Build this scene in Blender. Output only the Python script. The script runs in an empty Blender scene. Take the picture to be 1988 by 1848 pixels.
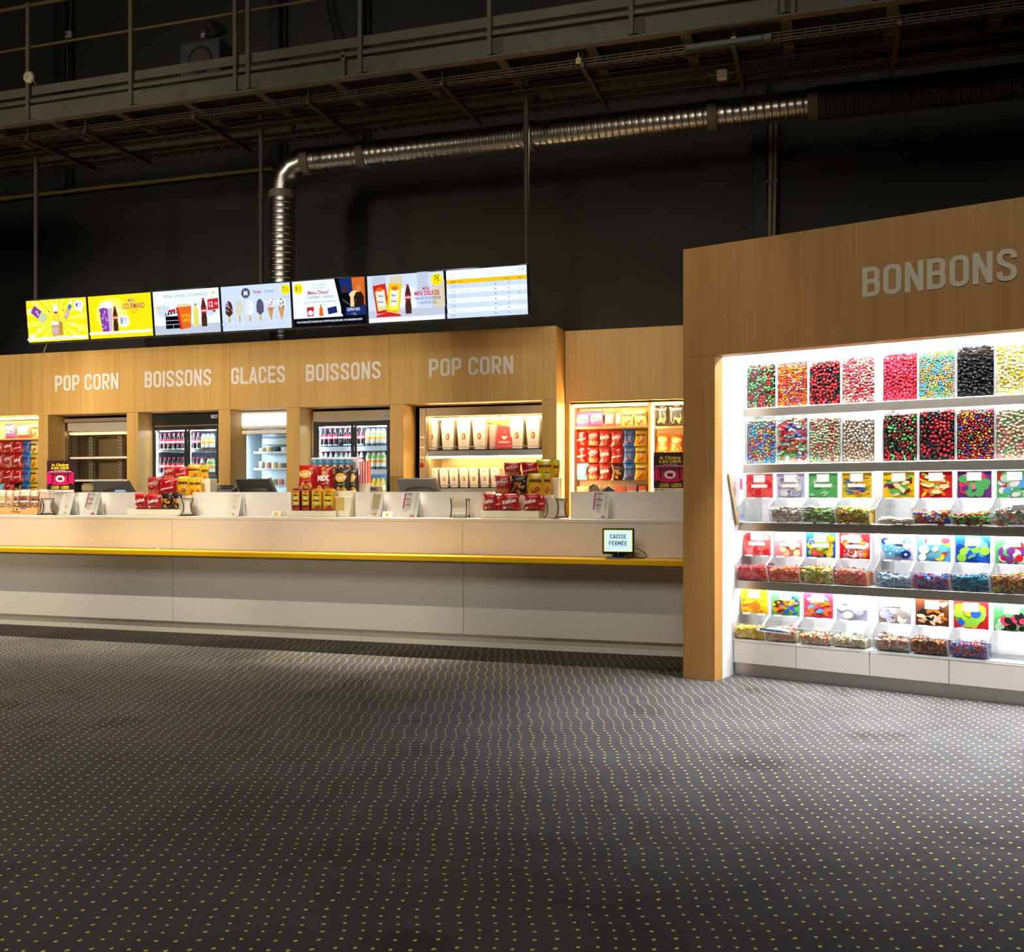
import bpy, bmesh, math, random
from math import sin, cos, pi, radians
from mathutils import Vector, Matrix

SC = bpy.context.scene
COL = SC.collection

# ------------------------------------------------------------------ camera
# World: x runs along the sales counter, y into the depth, z up; the camera
# stands at the origin at eye height and is turned towards the counter.
FPX, CXP, HORP, EYE = 1950.0, 994.0, 963.0, 1.35
PHI = math.atan(FPX / 6124.0)
CPH, SPH = cos(PHI), sin(PHI)
cam_data = bpy.data.cameras.new('camera')
cam_data.sensor_width = 36.0
cam_data.lens = 36.0 * FPX / 1988.0
cam_data.shift_y = (HORP - 924.0) / 1988.0
cam_data.clip_start = 0.05
cam_data.clip_end = 200.0
cam = bpy.data.objects.new('camera', cam_data)
cam.location = (0, 0, EYE)
cam.rotation_euler = (pi / 2, 0, PHI)
COL.objects.link(cam)
SC.camera = cam

# ------------------------------------------------------------------ world, exposure
w = bpy.data.worlds.new('dark_hall')
w.use_nodes = True
w.node_tree.nodes['Background'].inputs[0].default_value = (0.9, 0.95, 1.0, 1)
w.node_tree.nodes['Background'].inputs[1].default_value = 0.004
SC.world = w
SC.view_settings.view_transform = 'Standard'
SC.view_settings.look = 'None'
SC.view_settings.exposure = 0.0
SC.view_settings.gamma = 1.0
SC.view_settings.use_curve_mapping = False
cy = SC.cycles
cy.max_bounces = 7
cy.diffuse_bounces = 4
cy.glossy_bounces = 3
cy.transmission_bounces = 4
cy.transparent_max_bounces = 16
cy.caustics_reflective = False
cy.caustics_refractive = False
cy.sample_clamp_indirect = 4.0


def spot(name, loc, aim, power, color, size_deg, blend=0.5, radius=0.04):
    l = bpy.data.lights.new(name, 'SPOT')
    l.energy = power
    l.color = color
    l.spot_size = radians(size_deg)
    l.spot_blend = blend
    l.shadow_soft_size = radius
    o = bpy.data.objects.new(name, l)
    o.location = loc
    o.rotation_euler = (Vector(aim) - Vector(loc)).to_track_quat('-Z', 'Y').to_euler()
    COL.objects.link(o)
    return o


def area(name, loc, aim, power, color, sx, sy):
    l = bpy.data.lights.new(name, 'AREA')
    l.shape = 'RECTANGLE'
    l.size, l.size_y = sx, sy
    l.energy = power
    l.color = color
    o = bpy.data.objects.new(name, l)
    o.location = loc
    o.rotation_euler = (Vector(aim) - Vector(loc)).to_track_quat('-Z', 'Y').to_euler()
    COL.objects.link(o)
    return o


WARM = (1.0, 0.80, 0.55)
WARM2 = (1.0, 0.86, 0.68)
# theatre spots on the front lighting truss, steeply down on the counter front
for _x, _p in ((-11.0, 680), (-9.0, 680), (-7.2, 720), (-5.2, 600), (-3.2, 300), (-1.2, 110)):
    spot('truss_spot', (_x - .4, 4.1, 6.2), (_x, 8.35, 0.75), _p, WARM2, 34, 0.55, 0.03)
# distant low spots, added to wash the oak header clear of screen shadows
spot('fill_spot', (-7.5, -4.5, 3.3), (-9.9, 10.35, 2.60), 4300, WARM2, 16, 1.0, 0.05)
spot('fill_spot', (-6.5, -4.5, 3.3), (-8.0, 10.35, 2.45), 5200, WARM2, 14, 1.0, 0.05)
spot('fill_spot', (-4.5, -4.5, 3.3), (-5.6, 10.35, 2.50), 4000, WARM2, 15, 1.0, 0.05)
spot('fill_spot', (-2.5, -4.5, 3.3), (-2.4, 10.35, 2.75), 1550, WARM2, 11, 1.0, 0.05)
# low unseen spots added as fill on the counter front
spot('fill_spot', (-8.5, -4.5, 2.3), (-9.0, 8.4, 0.65), 1500, WARM2, 22, 1.0, 0.05)
spot('fill_spot', (-4.5, -4.5, 2.3), (-4.8, 8.4, 0.65), 800, WARM2, 22, 1.0, 0.05)
# dim unseen spots added to brighten the wall and duct above the screens
spot('fill_spot', (-10.0, -4.5, 4.6), (-7.5, 12.3, 4.7), 2200, WARM2, 26, 1.0, 0.9)
spot('fill_spot', (-2.0, -4.5, 4.6), (-2.8, 12.3, 4.7), 1050, WARM2, 24, 1.0, 0.9)
# work lights under the catwalk, above the bar top
for _x, _p in ((-10.6, 3000), (-8.9, 3000), (-7.1, 2000), (-5.3, 900), (-3.9, 800), (-2.9, 900), (-1.6, 240)):
    spot('catwalk_spot', (_x, 10.07, 5.42), (_x + .05, 8.3, 0.9), _p, WARM2, 34, 1.0, 0.008)
spot('catwalk_spot', (-3.6, 10.07, 5.42), (-3.75, 8.40, 1.0), 3200, WARM2, 22, 0.9, 0.008)
spot('catwalk_spot', (-8.0, 10.07, 5.42), (-6.0, 5.4, 0.0), 3600, WARM2, 56, 1.0, 0.008)  # wide spot added to lift the carpet out in front
# spots added under the candy cabinet fascia to brighten the carpet before it
for _x, _y in ((-0.36, 7.13), (0.45, 6.87), (1.26, 6.61), (2.0, 6.37)):
    spot('carpet_pool_spot', (_x, _y, 2.365), (_x - .22, _y - .72, 0), 520, (1.0, 0.985, 1.0), 84, 1.0, 0.01)
# unseen broad area light added as dim fill for the hall
area('hall_fill', (-3.0, -2.5, 8.6), (-3.5, 6.0, 2.0), 620, (1.0, 0.94, 0.84), 9, 5)


# ------------------------------------------------------------------ pixel <-> place helpers
def at(px, py, t):
    """The place on the plane y = t (parallel to the counter) seen at photo pixel (px, py)."""
    rx = (px - CXP) / FPX
    rz = -(py - HORP) / FPX
    k = t / (rx * SPH + CPH)
    return ((rx * CPH - SPH) * k, t, EYE + rz * k)


def sx(px, t):
    return at(px, HORP, t)[0]


def sz(px, py, t):
    return at(px, py, t)[2]


# candy cabinet frame: origin at the foot of its near left corner
CK = math.atan(FPX / 2749.0)
CROT = PHI - CK
_ox, _oy = 1.2696, 7.457
CO = Vector((_ox * CPH - _oy * SPH, _ox * SPH + _oy * CPH, 0.0))


def cpos(a, b, z=0.0):
    return (CO.x + a * cos(CROT) - b * sin(CROT), CO.y + a * sin(CROT) + b * cos(CROT), z)


# ------------------------------------------------------------------ materials
_M = {}


def lin(c):
    return tuple(((x / 255.0) / 12.92 if x / 255.0 <= 0.04045 else ((x / 255.0 + 0.055) / 1.055) ** 2.4) for x in c)


def pbr(name, rgb, rough=0.5, metal=0.0, spec=0.5, emit=None, estr=0.0, bump=0.0, bscale=40.0, coat=0.0, vary=0.0):
    """Procedural principled material; rgb is sRGB 0-255."""
    key = ('pbr', name)
    if key in _M:
        return _M[key]
    m = bpy.data.materials.new(name)
    m.use_nodes = True
    nt = m.node_tree
    b = nt.nodes['Principled BSDF']
    c = lin(rgb)
    b.inputs['Base Color'].default_value = (*c, 1)
    b.inputs['Roughness'].default_value = rough
    b.inputs['Metallic'].default_value = metal
    b.inputs['Specular IOR Level'].default_value = spec
    if coat:
        b.inputs['Coat Weight'].default_value = coat
    if emit:
        b.inputs['Emission Color'].default_value = (*lin(emit), 1)
        b.inputs['Emission Strength'].default_value = estr
    if bump or vary:
        tc = nt.nodes.new('ShaderNodeTexCoord')
        n = nt.nodes.new('ShaderNodeTexNoise')
        n.inputs['Scale'].default_value = bscale
        n.inputs['Detail'].default_value = 3
        nt.links.new(tc.outputs['Object'], n.inputs['Vector'])
        if bump:
            bp = nt.nodes.new('ShaderNodeBump')
            bp.inputs['Strength'].default_value = bump
            bp.inputs['Distance'].default_value = 0.01
            nt.links.new(n.outputs['Fac'], bp.inputs['Height'])
            nt.links.new(bp.outputs['Normal'], b.inputs['Normal'])
        if vary:
            r = nt.nodes.new('ShaderNodeMapRange')
            r.inputs['To Min'].default_value = 1 - vary
            r.inputs['To Max'].default_value = 1 + vary
            nt.links.new(n.outputs['Fac'], r.inputs['Value'])
            mx = nt.nodes.new('ShaderNodeVectorMath')
            mx.operation = 'SCALE'
            mx.inputs[0].default_value = c
            nt.links.new(r.outputs[0], mx.inputs['Scale'])
            nt.links.new(mx.outputs['Vector'], b.inputs['Base Color'])
    _M[key] = m
    return m


def glow(name, rgb, strength):
    key = ('glow', name)
    if key in _M:
        return _M[key]
    m = bpy.data.materials.new(name)
    m.use_nodes = True
    nt = m.node_tree
    for n in list(nt.nodes):
        nt.nodes.remove(n)
    o = nt.nodes.new('ShaderNodeOutputMaterial')
    e = nt.nodes.new('ShaderNodeEmission')
    e.inputs[0].default_value = (*lin(rgb), 1)
    e.inputs[1].default_value = strength
    nt.links.new(e.outputs[0], o.inputs[0])
    _M[key] = m
    return m


def clear(name, tint=(250, 252, 252), gloss=0.10, rough=0.03):
    """Thin clear sheet: mostly transparent with a fresnel sheen."""
    key = ('clear', name)
    if key in _M:
        return _M[key]
    m = bpy.data.materials.new(name)
    m.use_nodes = True
    nt = m.node_tree
    for n in list(nt.nodes):
        nt.nodes.remove(n)
    o = nt.nodes.new('ShaderNodeOutputMaterial')
    t = nt.nodes.new('ShaderNodeBsdfTransparent')
    t.inputs[0].default_value = (*lin(tint), 1)
    g = nt.nodes.new('ShaderNodeBsdfGlossy')
    g.inputs['Roughness'].default_value = rough
    fr = nt.nodes.new('ShaderNodeLayerWeight')
    fr.inputs[0].default_value = 0.25
    mp = nt.nodes.new('ShaderNodeMapRange')
    mp.inputs['To Min'].default_value = gloss * 0.35
    mp.inputs['To Max'].default_value = gloss * 4
    nt.links.new(fr.outputs['Facing'], mp.inputs['Value'])
    mx = nt.nodes.new('ShaderNodeMixShader')
    nt.links.new(mp.outputs[0], mx.inputs[0])
    nt.links.new(t.outputs[0], mx.inputs[1])
    nt.links.new(g.outputs[0], mx.inputs[2])
    nt.links.new(mx.outputs[0], o.inputs[0])
    _M[key] = m
    return m


def wood(name, light, dark, rough=0.45):
    """Straight-grained oak veneer, grain running up."""
    key = ('wood', name)
    if key in _M:
        return _M[key]
    m = bpy.data.materials.new(name)
    m.use_nodes = True
    nt = m.node_tree
    b = nt.nodes['Principled BSDF']
    b.inputs['Roughness'].default_value = rough
    b.inputs['Specular IOR Level'].default_value = 0.3
    tc = nt.nodes.new('ShaderNodeTexCoord')
    cols = []
    for scale, zs in ((9.0, 0.35), (42.0, 0.9), (3.0, 0.06)):
        mp = nt.nodes.new('ShaderNodeMapping')
        mp.inputs['Scale'].default_value = (scale, scale, zs)
        n = nt.nodes.new('ShaderNodeTexNoise')
        n.inputs['Scale'].default_value = 1.0
        n.inputs['Detail'].default_value = 4
        n.inputs['Roughness'].default_value = 0.6
        nt.links.new(tc.outputs['Object'], mp.inputs['Vector'])
        nt.links.new(mp.outputs[0], n.inputs['Vector'])
        cols.append(n)
    a1 = nt.nodes.new('ShaderNodeMath')
    a1.operation = 'ADD'
    nt.links.new(cols[0].outputs['Fac'], a1.inputs[0])
    nt.links.new(cols[1].outputs['Fac'], a1.inputs[1])
    a2 = nt.nodes.new('ShaderNodeMath')
    a2.operation = 'ADD'
    nt.links.new(a1.outputs[0], a2.inputs[0])
    nt.links.new(cols[2].outputs['Fac'], a2.inputs[1])
    r = nt.nodes.new('ShaderNodeMapRange')
    r.inputs['From Min'].default_value = 1.05
    r.inputs['From Max'].default_value = 1.95
    nt.links.new(a2.outputs[0], r.inputs['Value'])
    mx = nt.nodes.new('ShaderNodeMix')
    mx.data_type = 'RGBA'
    mx.inputs[6].default_value = (*lin(dark), 1)
    mx.inputs[7].default_value = (*lin(light), 1)
    nt.links.new(r.outputs[0], mx.inputs[0])
    nt.links.new(mx.outputs[2], b.inputs['Base Color'])
    _M[key] = m
    return m


def carpet_mat():
    """Dark carpet with a woven lattice of yellow dots that swing in slow waves."""
    m = bpy.data.materials.new('dotted_carpet')
    m.use_nodes = True
    nt = m.node_tree
    L = nt.links.new
    b = nt.nodes['Principled BSDF']
    b.inputs['Roughness'].default_value = 0.95
    b.inputs['Specular IOR Level'].default_value = 0.15
    tc = nt.nodes.new('ShaderNodeTexCoord')
    mp = nt.nodes.new('ShaderNodeMapping')
    p = 0.0605
    mp.inputs['Rotation'].default_value = (0, 0, -PHI - radians(0.4))
    mp.inputs['Scale'].default_value = (1 / p, 1 / p, 1 / p)
    L(tc.outputs['Object'], mp.inputs['Vector'])
    sp = nt.nodes.new('ShaderNodeSeparateXYZ')
    L(mp.outputs[0], sp.inputs[0])

    def mth(op, a, bb=None, c=None):
        n = nt.nodes.new('ShaderNodeMath')
        n.operation = op
        for i, v in enumerate((a, bb, c)):
            if v is None:
                continue
            if isinstance(v, (int, float)):
                n.inputs[i].default_value = v
            else:
                L(v, n.inputs[i])
        return n.outputs[0]
    x, y = sp.outputs[0], sp.outputs[1]
    k = 2 * pi / 6.0

    def wave(v, ph, amp):
        return mth('MULTIPLY', mth('SINE', mth('MULTIPLY_ADD', v, k, ph)), amp)
    xd = mth('ADD', mth('ADD', x, wave(x, 0.6, 0.13)), wave(y, 1.4, 0.13))
    yd = mth('ADD', mth('ADD', y, wave(y, 2.0, 0.11)), wave(x, 0.3, 0.13))
    fx = mth('SUBTRACT', mth('FRACT', xd), 0.5)
    fy = mth('SUBTRACT', mth('FRACT', yd), 0.5)
    r2 = mth('ADD', mth('MULTIPLY', fx, fx), mth('MULTIPLY', fy, fy))
    dot = mth('LESS_THAN', r2, 0.102 ** 2)
    n1 = nt.nodes.new('ShaderNodeTexNoise')
    n1.inputs['Scale'].default_value = 260
    n1.inputs['Detail'].default_value = 2
    L(tc.outputs['Object'], n1.inputs['Vector'])
    n2 = nt.nodes.new('ShaderNodeTexNoise')
    n2.inputs['Scale'].default_value = 2.2
    n2.inputs['Detail'].default_value = 5
    n2.inputs['Roughness'].default_value = 0.65
    L(tc.outputs['Object'], n2.inputs['Vector'])
    v = mth('MULTIPLY', mth('MULTIPLY_ADD', n1.outputs['Fac'], 0.9, 0.55), mth('MULTIPLY_ADD', n2.outputs['Fac'], 1.2, 0.40))
    # a few scuffed, darker stains with a shape of their own
    n3 = nt.nodes.new('ShaderNodeTexNoise')
    n3.inputs['Scale'].default_value = 1.3
    n3.inputs['Detail'].default_value = 6
    L(tc.outputs['Object'], n3.inputs['Vector'])
    st = nt.nodes.new('ShaderNodeMapRange')
    st.inputs['From Min'].default_value = 0.60
    st.inputs['From Max'].default_value = 0.68
    st.inputs['To Min'].default_value = 1.0
    st.inputs['To Max'].default_value = 0.62
    L(n3.outputs['Fac'], st.inputs['Value'])
    v = mth('MULTIPLY', v, st.outputs[0])
    sc = nt.nodes.new('ShaderNodeVectorMath')
    sc.operation = 'SCALE'
    sc.inputs[0].default_value = (0.056, 0.056, 0.062)
    L(v, sc.inputs['Scale'])
    mx = nt.nodes.new('ShaderNodeMix')
    mx.data_type = 'RGBA'
    L(dot, mx.inputs[0])
    L(sc.outputs['Vector'], mx.inputs[6])
    mx.inputs[7].default_value = (0.74, 0.62, 0.09, 1)
    L(mx.outputs[2], b.inputs['Base Color'])
    bp = nt.nodes.new('ShaderNodeBump')
    bp.inputs['Strength'].default_value = 0.4
    bp.inputs['Distance'].default_value = 0.004
    L(n1.outputs['Fac'], bp.inputs['Height'])
    L(bp.outputs['Normal'], b.inputs['Normal'])
    return m


# ------------------------------------------------------------------ mesh building
class MB:
    """Collects shapes; build() links them as one mesh object."""

    def __init__(self):
        self.v, self.f, self.mi, self.mats, self.sm = [], [], [], [], []
        self.cur = 0
        self.smooth = False

    def use(self, m):
        if m not in self.mats:
            self.mats.append(m)
        self.cur = self.mats.index(m)
        return self

    def face(self, pts):
        n = len(self.v)
        self.v.extend(tuple(p) for p in pts)
        self.f.append(tuple(range(n, n + len(pts))))
        self.mi.append(self.cur)
        self.sm.append(False)

    def raw(self, vs, fs, smooth=False):
        n = len(self.v)
        self.v.extend(tuple(p) for p in vs)
        for f in fs:
            self.f.append(tuple(i + n for i in f))
            self.mi.append(self.cur)
            self.sm.append(smooth)

    def box(self, x0, x1, y0, y1, z0, z1, c=0.0):
        if x1 < x0: x0, x1 = x1, x0
        if y1 < y0: y0, y1 = y1, y0
        if z1 < z0: z0, z1 = z1, z0
        c = min(c, (x1 - x0) * .45, (y1 - y0) * .45, (z1 - z0) * .45)
        if c <= 0:
            vs = [(x, y, z) for x in (x0, x1) for y in (y0, y1) for z in (z0, z1)]
            self.raw(vs, [(0, 1, 3, 2), (4, 6, 7, 5), (0, 4, 5, 1), (2, 3, 7, 6), (0, 2, 6, 4), (1, 5, 7, 3)])
            return self
        vs, idx = [], {}
        X, Y, Z = (x0, x1), (y0, y1), (z0, z1)
        for i in (0, 1):
            for j in (0, 1):
                for k in (0, 1):
                    si, sj, sk = (1 - 2 * i), (1 - 2 * j), (1 - 2 * k)
                    idx[i, j, k, 0] = len(vs); vs.append((X[i], Y[j] + sj * c, Z[k] + sk * c))
                    idx[i, j, k, 1] = len(vs); vs.append((X[i] + si * c, Y[j], Z[k] + sk * c))
                    idx[i, j, k, 2] = len(vs); vs.append((X[i] + si * c, Y[j] + sj * c, Z[k]))
        fs = []
        for i in (0, 1):
            fs.append([idx[i, 0, 0, 0], idx[i, 0, 1, 0], idx[i, 1, 1, 0], idx[i, 1, 0, 0]])
            fs.append([idx[0, i, 0, 1], idx[1, i, 0, 1], idx[1, i, 1, 1], idx[0, i, 1, 1]])
            fs.append([idx[0, 0, i, 2], idx[0, 1, i, 2], idx[1, 1, i, 2], idx[1, 0, i, 2]])
        for i in (0, 1):
            for j in (0, 1):
                fs.append([idx[i, j, 0, 0], idx[i, j, 1, 0], idx[i, j, 1, 1], idx[i, j, 0, 1]])
                fs.append([idx[i, 0, j, 0], idx[i, 1, j, 0], idx[i, 1, j, 2], idx[i, 0, j, 2]])
                fs.append([idx[0, i, j, 1], idx[1, i, j, 1], idx[1, i, j, 2], idx[0, i, j, 2]])
                for k in (0, 1):
                    fs.append([idx[i, j, k, 0], idx[i, j, k, 1], idx[i, j, k, 2]])
        self.raw(vs, fs)
        return self

    def prism(self, pts, x0, x1):
        """Extrude a (y, z) outline along x."""
        n = len(pts)
        vs = [(x0, y, z) for y, z in pts] + [(x1, y, z) for y, z in pts]
        fs = [tuple(range(n))[::-1], tuple(range(n, 2 * n))]
        fs += [(i, (i + 1) % n, n + (i + 1) % n, n + i) for i in range(n)]
        self.raw(vs, fs)
        return self

    def prism_y(self, pts, y0, y1):
        """Extrude an (x, z) outline along y."""
        n = len(pts)
        vs = [(x, y0, z) for x, z in pts] + [(x, y1, z) for x, z in pts]
        fs = [tuple(range(n)), tuple(range(n, 2 * n))[::-1]]
        fs += [(i, n + i, n + (i + 1) % n, (i + 1) % n) for i in range(n)]
        self.raw(vs, fs)
        return self

    def lathe(self, prof, n=16, c=(0, 0, 0), cap=True):
        vs, fs = [], []
        for r, z in prof:
            for i in range(n):
                a = 2 * pi * i / n
                vs.append((c[0] + r * cos(a), c[1] + r * sin(a), c[2] + z))
        for k in range(len(prof) - 1):
            for i in range(n):
                j = (i + 1) % n
                fs.append((k * n + i, k * n + j, (k + 1) * n + j, (k + 1) * n + i))
        self.raw(vs, fs, True)
        if cap:
            if prof[0][0] > 1e-6:
                self.raw([vs[i] for i in range(n)][::-1], [tuple(range(n))])
            if prof[-1][0] > 1e-6:
                self.raw(vs[-n:], [tuple(range(n))])
        return self

    def tube(self, path, r, n=8, cap=True, rads=None):
        path = [Vector(p) for p in path]
        vs, fs = [], []
        up = Vector((0, 0, 1))
        d0 = (path[1] - path[0]).normalized()
        if abs(d0.dot(up)) > 0.9:
            up = Vector((1, 0, 0))
        u = d0.cross(up).normalized()
        for k, p in enumerate(path):
            if k == 0:
                d = path[1] - path[0]
            elif k == len(path) - 1:
                d = path[-1] - path[-2]
            else:
                d = (path[k + 1] - p).normalized() + (p - path[k - 1]).normalized()
            d.normalize()
            u = (u - d * u.dot(d))
            u.normalize()
            wv = d.cross(u)
            rr = rads[k] if rads else r
            for i in range(n):
                a = 2 * pi * i / n
                vs.append(p + (u * cos(a) + wv * sin(a)) * rr)
        for k in range(len(path) - 1):
            for i in range(n):
                j = (i + 1) % n
                fs.append((k * n + i, k * n + j, (k + 1) * n + j, (k + 1) * n + i))
        self.raw(vs, fs, True)
        if cap:
            self.raw(vs[:n], [tuple(range(n))[::-1]])
            self.raw(vs[-n:], [tuple(range(n))])
        return self

    def bar(self, p, q, wx, wz=None):
        """A square bar between two points."""
        p, q = Vector(p), Vector(q)
        wz = wz or wx
        d = (q - p).normalized()
        up = Vector((0, 0, 1)) if abs(d.z) < 0.9 else Vector((0, 1, 0))
        s = d.cross(up).normalized() * wx / 2
        t = s.normalized().cross(d).normalized() * wz / 2
        vs = [p - s - t, p + s - t, p + s + t, p - s + t, q - s - t, q + s - t, q + s + t, q - s + t]
        self.raw(vs, [(3, 2, 1, 0), (4, 5, 6, 7), (0, 1, 5, 4), (1, 2, 6, 5), (2, 3, 7, 6), (3, 0, 4, 7)])
        return self

    def ball(self, c, r, n=1, rot=None, squash=(1, 1, 1)):
        vs, fs = _ICO[n]
        out = []
        for v in vs:
            p = Vector((v[0] * squash[0], v[1] * squash[1], v[2] * squash[2])) * r
            if rot is not None:
                p = rot @ p
            out.append((c[0] + p.x, c[1] + p.y, c[2] + p.z))
        self.raw(out, fs, True)
        return self

    def build(self, name, parent=None, loc=None, rotz=0.0, mat=None, off=None):
        me = bpy.data.meshes.new(name)
        vs = self.v
        if off is not None:
            vs = [(a - off[0], b - off[1], c - off[2]) for a, b, c in vs]
        me.from_pydata(vs, [], self.f)
        ms = self.mats if self.mats else [mat or pbr('plain_grey', (120, 120, 120))]
        for m in ms:
            me.materials.append(m)
        me.polygons.foreach_set('material_index', self.mi)
        me.polygons.foreach_set('use_smooth', self.sm)
        me.update()
        o = bpy.data.objects.new(name, me)
        COL.objects.link(o)
        if parent is not None:
            o.parent = parent
        if loc is not None:
            o.location = loc
        o.rotation_euler = (0, 0, rotz)
        return o


def _ico(sub):
    bm = bmesh.new()
    bmesh.ops.create_icosphere(bm, subdivisions=sub, radius=1.0)
    bm.verts.ensure_lookup_table()
    vs = [tuple(v.co) for v in bm.verts]
    fs = [tuple(v.index for v in f.verts) for f in bm.faces]
    bm.free()
    return vs, fs


_ICO = {1: _ico(1), 2: _ico(2)}


def thing(name, label, cat, loc=(0, 0, 0), rotz=0.0, group=None):
    o = bpy.data.objects.new(name, None)
    o.empty_display_size = 0.1
    COL.objects.link(o)
    o.location = loc
    o.rotation_euler = (0, 0, rotz)
    tag(o, label, cat, group)
    return o


def tag(o, label, cat, group=None, kind=None):
    o['label'] = label
    o['category'] = cat
    if group:
        o['group'] = group
    if kind:
        o['kind'] = kind
    return o


def structure(o):
    o['kind'] = 'structure'
    return o


def copy_tree(o, parent=None):
    c = o.copy()
    COL.objects.link(c)
    if parent is not None:
        c.parent = parent
    for ch in list(o.children):
        copy_tree(ch, c)
    return c


# ------------------------------------------------------------------ lettering
_FONT = {}


def glyphs(s, bold=0.0):
    """Flat outline mesh of a string in the built-in face, unit size, left aligned."""
    key = (s, round(bold, 4))
    if key in _FONT:
        return _FONT[key]
    cu = bpy.data.curves.new('lettering', 'FONT')
    cu.body = s
    cu.size = 1.0
    cu.offset = bold
    cu.resolution_u = 2
    o = bpy.data.objects.new('lettering', cu)
    COL.objects.link(o)
    dg = bpy.context.evaluated_depsgraph_get()
    me = o.evaluated_get(dg).to_mesh()
    vs = [(v.co.x, v.co.y) for v in me.vertices]
    fs = [tuple(p.vertices) for p in me.polygons]
    o.evaluated_get(dg).to_mesh_clear()
    bpy.data.objects.remove(o)
    bpy.data.curves.remove(cu)
    if not vs:
        vs, fs = [(0, 0)], []
    x0 = min(v[0] for v in vs)
    x1 = max(v[0] for v in vs)
    _FONT[key] = (vs, fs, x0, x1)
    return _FONT[key]


class Draw:
    """Flat artwork laid on a surface: fn(u, v, lift) gives the place of art point (u, v)."""

    def __init__(self, mb, fn, step=0.0004):
        self.mb, self.fn, self.step, self.lift = mb, fn, step, step

    def _nxt(self):
        self.lift += self.step
        return self.lift

    def poly(self, pts, m, fan=False):
        l = self._nxt()
        self.mb.use(m)
        if fan:
            cu = sum(p[0] for p in pts) / len(pts)
            cv = sum(p[1] for p in pts) / len(pts)
            ps = [self.fn(cu, cv, l)] + [self.fn(u, v, l) for u, v in pts]
            n = len(pts)
            self.mb.raw(ps, [(0, 1 + i, 1 + (i + 1) % n) for i in range(n)])
        else:
            self.mb.face([self.fn(u, v, l) for u, v in pts])

    def rect(self, u0, v0, u1, v1, m, n=1):
        if n == 1:
            self.poly([(u0, v0), (u1, v0), (u1, v1), (u0, v1)], m)
        else:
            l = self._nxt()
            self.mb.use(m)
            ps = [self.fn(u0 + (u1 - u0) * i / n, v0 + (v1 - v0) * j / n, l) for j in range(n + 1) for i in range(n + 1)]
            k = n + 1
            self.mb.raw(ps, [(j * k + i, j * k + i + 1, (j + 1) * k + i + 1, (j + 1) * k + i) for j in range(n) for i in range(n)])

    def ell(self, u, v, a, b, m, rot=0.0, n=18):
        c, s = cos(rot), sin(rot)
        self.poly([(u + a * cos(2 * pi * i / n) * c - b * sin(2 * pi * i / n) * s,
                    v + a * cos(2 * pi * i / n) * s + b * sin(2 * pi * i / n) * c) for i in range(n)], m, True)

    def rrect(self, u, v, a, b, m, rot=0.0):
        c, s = cos(rot), sin(rot)
        self.poly([(u + p * c - q * s, v + p * s + q * c) for p, q in ((-a, -b), (a, -b), (a, b), (-a, b))], m)

    def ring(self, u, v, a, b, t, m, n=24):
        l = self._nxt()
        self.mb.use(m)
        vs = []
        for i in range(n):
            an = 2 * pi * i / n
            vs.append(self.fn(u + a * cos(an), v + b * sin(an), l))
            vs.append(self.fn(u + (a - t) * cos(an), v + (b - t) * sin(an), l))
        self.mb.raw(vs, [(2 * i, 2 * ((i + 1) % n), 2 * ((i + 1) % n) + 1, 2 * i + 1) for i in range(n)])

    def text(self, s, u, v, h, m, wid=None, cond=0.72, bold=0.0, align='C', rot=0.0, shear=0.0):
        """Cap height h, baseline at v; squeezed to width wid if given."""
        vs, fs, x0, x1 = glyphs(s, bold)
        k = h / 0.70
        kx = k * cond
        if wid:
            kx = wid / max(1e-6, (x1 - x0))
        W = (x1 - x0) * kx
        o = {'C': -W / 2, 'L': 0, 'R': -W}[align]
        l = self._nxt()
        self.mb.use(m)
        c, sn = cos(rot), sin(rot)
        out = []
        for x, y in vs:
            p, q = (x - x0) * kx + o + shear * y * k, y * k
            out.append(self.fn(u + p * c - q * sn, v + p * sn + q * c, l))
        self.mb.raw(out, fs)

    def sign(self, s, u, v, h, m, wid):
        """Condensed signage capitals drawn from strokes, cap height h, centred on u."""
        adv, tot = [], 0.0
        for ch in s:
            wd = SIGN_W.get(ch, 0.5)
            adv.append((ch, tot, wd))
            tot += wd + 0.10
        tot -= 0.10
        k = wid / tot
        l = self._nxt()
        self.mb.use(m)
        for ch, x, wd in adv:
            for path, closed in SIGN.get(ch, ()):
                l = self._nxt()
                for quad in ribbon(path, 0.155, closed):
                    self.mb.face([self.fn(u - wid / 2 + (x + p) * k, v + q * h, l) for p, q in quad])


def ribbon(path, wd, closed):
    path = [p for i, p in enumerate(path) if i == 0 or (p[0] - path[i - 1][0]) ** 2 + (p[1] - path[i - 1][1]) ** 2 > 1e-8]
    n = len(path)
    L, R = [], []
    for i in range(n):
        p = Vector(path[i])
        a = Vector(path[i - 1]) if (i > 0 or closed) else None
        b = Vector(path[(i + 1) % n]) if (i < n - 1 or closed) else None
        d1 = (p - a).normalized() if a is not None else None
        d2 = (b - p).normalized() if b is not None else None
        if d1 is None: d1 = d2
        if d2 is None: d2 = d1
        nrm = Vector((-(d1.y + d2.y), d1.x + d2.x))
        if nrm.length < 1e-6:
            nrm = Vector((-d1.y, d1.x))
        nrm.normalize()
        k = 1.0 / max(0.45, nrm.dot(Vector((-d1.y, d1.x))))
        L.append(p + nrm * wd / 2 * k)
        R.append(p - nrm * wd / 2 * k)
    out = []
    for i in range(n if closed else n - 1):
        j = (i + 1) % n
        out.append([tuple(R[i]), tuple(R[j]), tuple(L[j]), tuple(L[i])])
    return out


def _arc(cx, cy_, r, a0, a1, n=5):
    return [(cx + r * cos(radians(a0 + (a1 - a0) * i / n)), cy_ + r * sin(radians(a0 + (a1 - a0) * i / n))) for i in range(n + 1)]


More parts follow.
